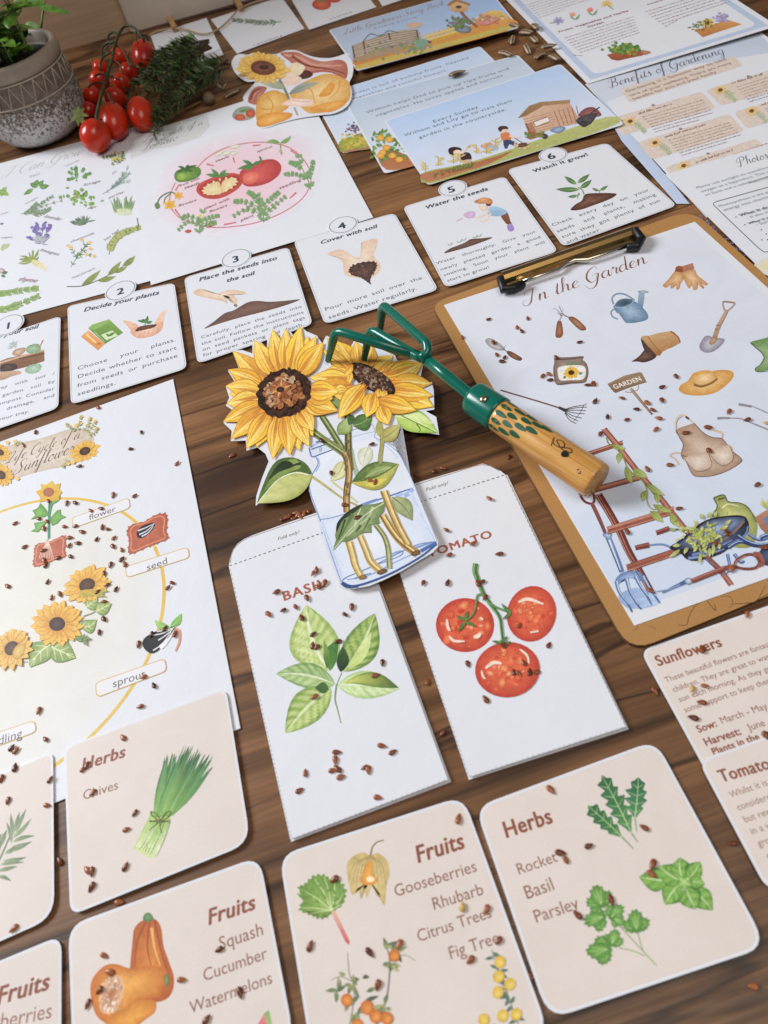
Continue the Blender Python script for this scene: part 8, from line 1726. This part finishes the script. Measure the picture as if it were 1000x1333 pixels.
# ------------------------------------------------------------------ small brown seeds everywhere
def f_seed(nt, b):
    oi = N(nt, 'ShaderNodeObjectInfo'); v = mapping(nt); n1 = noise(nt, v, 500, 3); c1 = ramp(nt, oi.outputs['Random'], [(0, '#5c2c16'), (.5, '#874726'), (1, '#a5633a')])
    nt.links.new(mult(nt, c1, ramp(nt, n1, [(.3, (.75, .75, .75)), (.7, (1.15, 1.1, 1.05))])), b.inputs['Base Color']); b.inputs['Roughness'].default_value = .3
SD = nmat('brown_seed', f_seed)
fme = seed_mesh(.0052, .0028, .0015, 12, 9, .5); fme.materials.append(SD)
PALE = simple('pale_seed', '#c9a35a', .4); pme = seed_mesh(.0042, .0024, .0014, 12, 9, .5); pme.materials.append(PALE)
def Z(card): return lambda px, py: card
def seeds(view, z_, lst, lb, grp, me=fme):
    x0, y0, s_ = view
    for x, y in lst:
        o = bpy.data.objects.new('brown_seed' if me is fme else 'pale_seed', me); COL.objects.link(o); o.location = W(x0 + x / s_, y0 + y / s_, z_ + .00068)
        o.rotation_euler = (random.uniform(-.12, .12), random.uniform(-.1, .1), random.uniform(0, 6.28)); k = random.uniform(.82, 1.08); o.scale = (k, k * random.uniform(.9, 1.1), k); tag(o, lb, 'seed', grp)
random.seed(501)
g = 'brown seeds on the sunflower page'; lb = 'small brown seed scattered on the Life Cycle of a Sunflower page'
seeds((0, 490, 3.03), .0012, ((140, 218), (385, 121), (557, 220), (516, 285), (698, 342), (92, 272), (311, 353), (445, 468), (531, 470), (262, 500), (295, 497), (357, 528), (397, 520), (295, 590), (255, 592), (60, 578), (150, 560), (185, 572), (172, 600), (322, 612), (403, 593), (426, 602), (275, 635), (273, 665), (305, 657), (381, 641), (449, 636), (445, 670), (480, 683), (278, 710), (227, 716), (97, 671), (172, 685), (180, 742), (172, 725), (480, 720), (492, 740), (435, 743), (410, 776), (190, 490)), lb, g)
seeds((0, 720, 3.03), .0012, ((28, 129), (187, 112), (203, 174), (236, 162), (421, 125), (457, 141), (385, 152), (411, 190), (409, 260), (391, 313), (680, 117), (662, 135), (597, 320), (650, 296), (690, 318), (546, 360), (565, 488), (606, 521), (552, 605), (152, 622), (178, 733), (45, 768), (62, 778)), lb, g)
seeds((0, 890, 3.03), .0022, ((485, 212), (342, 322), (328, 336), (365, 430), (531, 511), (498, 575), (494, 722), (345, 735), (362, 742), (360, 803)), 'small brown seed lying on the Chives card', 'brown seeds on the Chives card')
seeds((0, 890, 3.03), .0020, ((5, 375), (58, 330), (197, 378), (30, 462), (185, 480), (53, 966)), 'small brown seed lying on the cut-off rosemary card', 'brown seeds on the rosemary card')
seeds((0, 1090, 2.632), .0016, ((357, 406), (622, 488), (300, 572), (750, 385), (822, 533), (707, 625), (375, 462), (340, 525)), 'small brown seed lying on the Squash and Watermelons card', 'brown seeds on the squash card')
g = 'brown seeds on the gooseberries card'; seeds((350, 1030, 2.857), .0016, ((705, 102), (243, 328), (810, 440), (153, 576), (375, 600), (485, 570), (855, 556), (750, 628), (405, 722)), 'small brown seed lying on the Gooseberries and Rhubarb card', g)
seeds((350, 1030, 2.857), .0018, ((720, 430),), 'single pale yellow seed between the words Rhubarb and Citrus', None, pme)
seeds((600, 960, 2.5), .0016, ((293, 170), (417, 353), (597, 293), (325, 375), (340, 395), (625, 413), (622, 445), (490, 530), (380, 577)), 'small brown seed lying on the Rocket, Basil and Parsley card', 'brown seeds on the rocket card')
lb, g = 'small brown seed lying on the BASIL packet', 'brown seeds on the basil packet'
seeds((290, 640, 3.704), .0020, ((258, 483), (435, 393), (452, 376), (405, 512), (352, 556), (291, 571), (220, 590), (380, 606), (622, 556), (590, 592), (437, 686), (433, 741), (454, 750), (555, 722), (770, 825), (735, 885), (465, 445), (490, 440), (457, 457)), lb, g)
seeds((320, 820, 3.333), .0024, ((295, 290), (395, 530), (388, 565), (398, 602), (376, 610), (412, 638), (258, 620), (233, 697), (515, 597), (532, 607), (590, 502), (638, 530), (573, 727)), lb, g)
lb, g = 'small brown seed lying on the TOMATO packet', 'brown seeds on the tomato packet'
seeds((520, 590, 3.226), .0020, ((377, 188), (197, 321), (209, 426), (311, 377), (420, 422), (100, 544), (203, 542), (330, 545), (347, 540), (360, 605), (503, 722), (628, 805), (288, 885), (523, 880), (482, 920), (503, 925), (548, 918), (572, 920)), lb, g)
seeds((540, 820, 3.333), .0023, ((308, 300),), lb, g)
lb, g = 'small brown seed lying on the dark wooden table', 'brown seeds on the bare table'
T_ = .0001
seeds((520, 590, 3.226), T_, ((460, 15), (145, 72), (185, 62), (70, 92)), lb, g); seeds((320, 820, 3.333), T_, ((788, 225), (853, 448)), lb, g); seeds((0, 890, 3.03), T_, ((235, 700), (470, 862)), lb, g); seeds((600, 960, 2.5), T_, ((885, 345), (225, 775), (953, 812)), lb, g); seeds((350, 1030, 2.857), T_, ((818, 298), (970, 690)), lb, g); seeds((820, 780, 5.556), T_, ((185, 665),), lb, g); seeds((280, 380, 3.125), T_, ((68, 665),), lb, g)
lb, g = 'small brown seed in the little row above the BASIL packet flap', 'brown seeds above the basil flap'
seeds((290, 640, 3.704), .0004, ((288, 132), (306, 124), (322, 116), (343, 128), (362, 112), (376, 122), (392, 104), (412, 92), (352, 102)), lb, g)
lb, g = 'small brown seed lying on the sunflower jar cutout', 'brown seeds on the jar cutout'
seeds((380, 540, 4.167), .0050, ((160, 135), (433, 158), (213, 315), (425, 355), (452, 362), (290, 488), (357, 555)), lb, g)
lb, g = 'small brown seed lying on the In the Garden worksheet', 'brown seeds on the worksheet'
zz = SZ + .0002
seeds((560, 280, 4.167), zz, ((318, 563), (530, 558), (472, 607), (497, 627), (175, 660), (345, 692), (362, 755), (405, 770), (392, 792), (813, 687), (683, 768), (610, 872), (647, 862), (650, 893), (852, 920), (886, 912)), lb, g)
seeds((770, 320, 4.348), zz, ((480, 738), (402, 797), (400, 873), (173, 860), (22, 877), (10, 777), (255, 923), (318, 888), (350, 928), (92, 965), (203, 982), (381, 974), (365, 1038), (780, 937), (883, 982)), lb, g)
seeds((760, 500, 4.167), zz, ((90, 270), (556, 262), (683, 360), (677, 232), (470, 437), (345, 458), (942, 545), (520, 673), (235, 797)), lb, g)
seeds((740, 620, 3.846), zz, ((413, 572), (795, 280), (735, 332), (980, 355), (820, 462)), lb, g)
lb, g = 'small brown seed lying on the Sunflowers text card', 'brown seeds on the Sunflowers text card'
seeds((820, 780, 5.556), .0016, ((850, 110), (525, 360), (508, 368), (545, 625), (520, 745), (460, 857), (985, 985)), lb, g)
seeds((820, 780, 5.556), .0016, ((452, 650),), 'single pale seed among the lines of the Sunflowers text card', None, pme)
seeds((880, 380, 6.667), zz, ((785, 1135),), 'single pale seed by the printed loppers on the worksheet', None, pme)
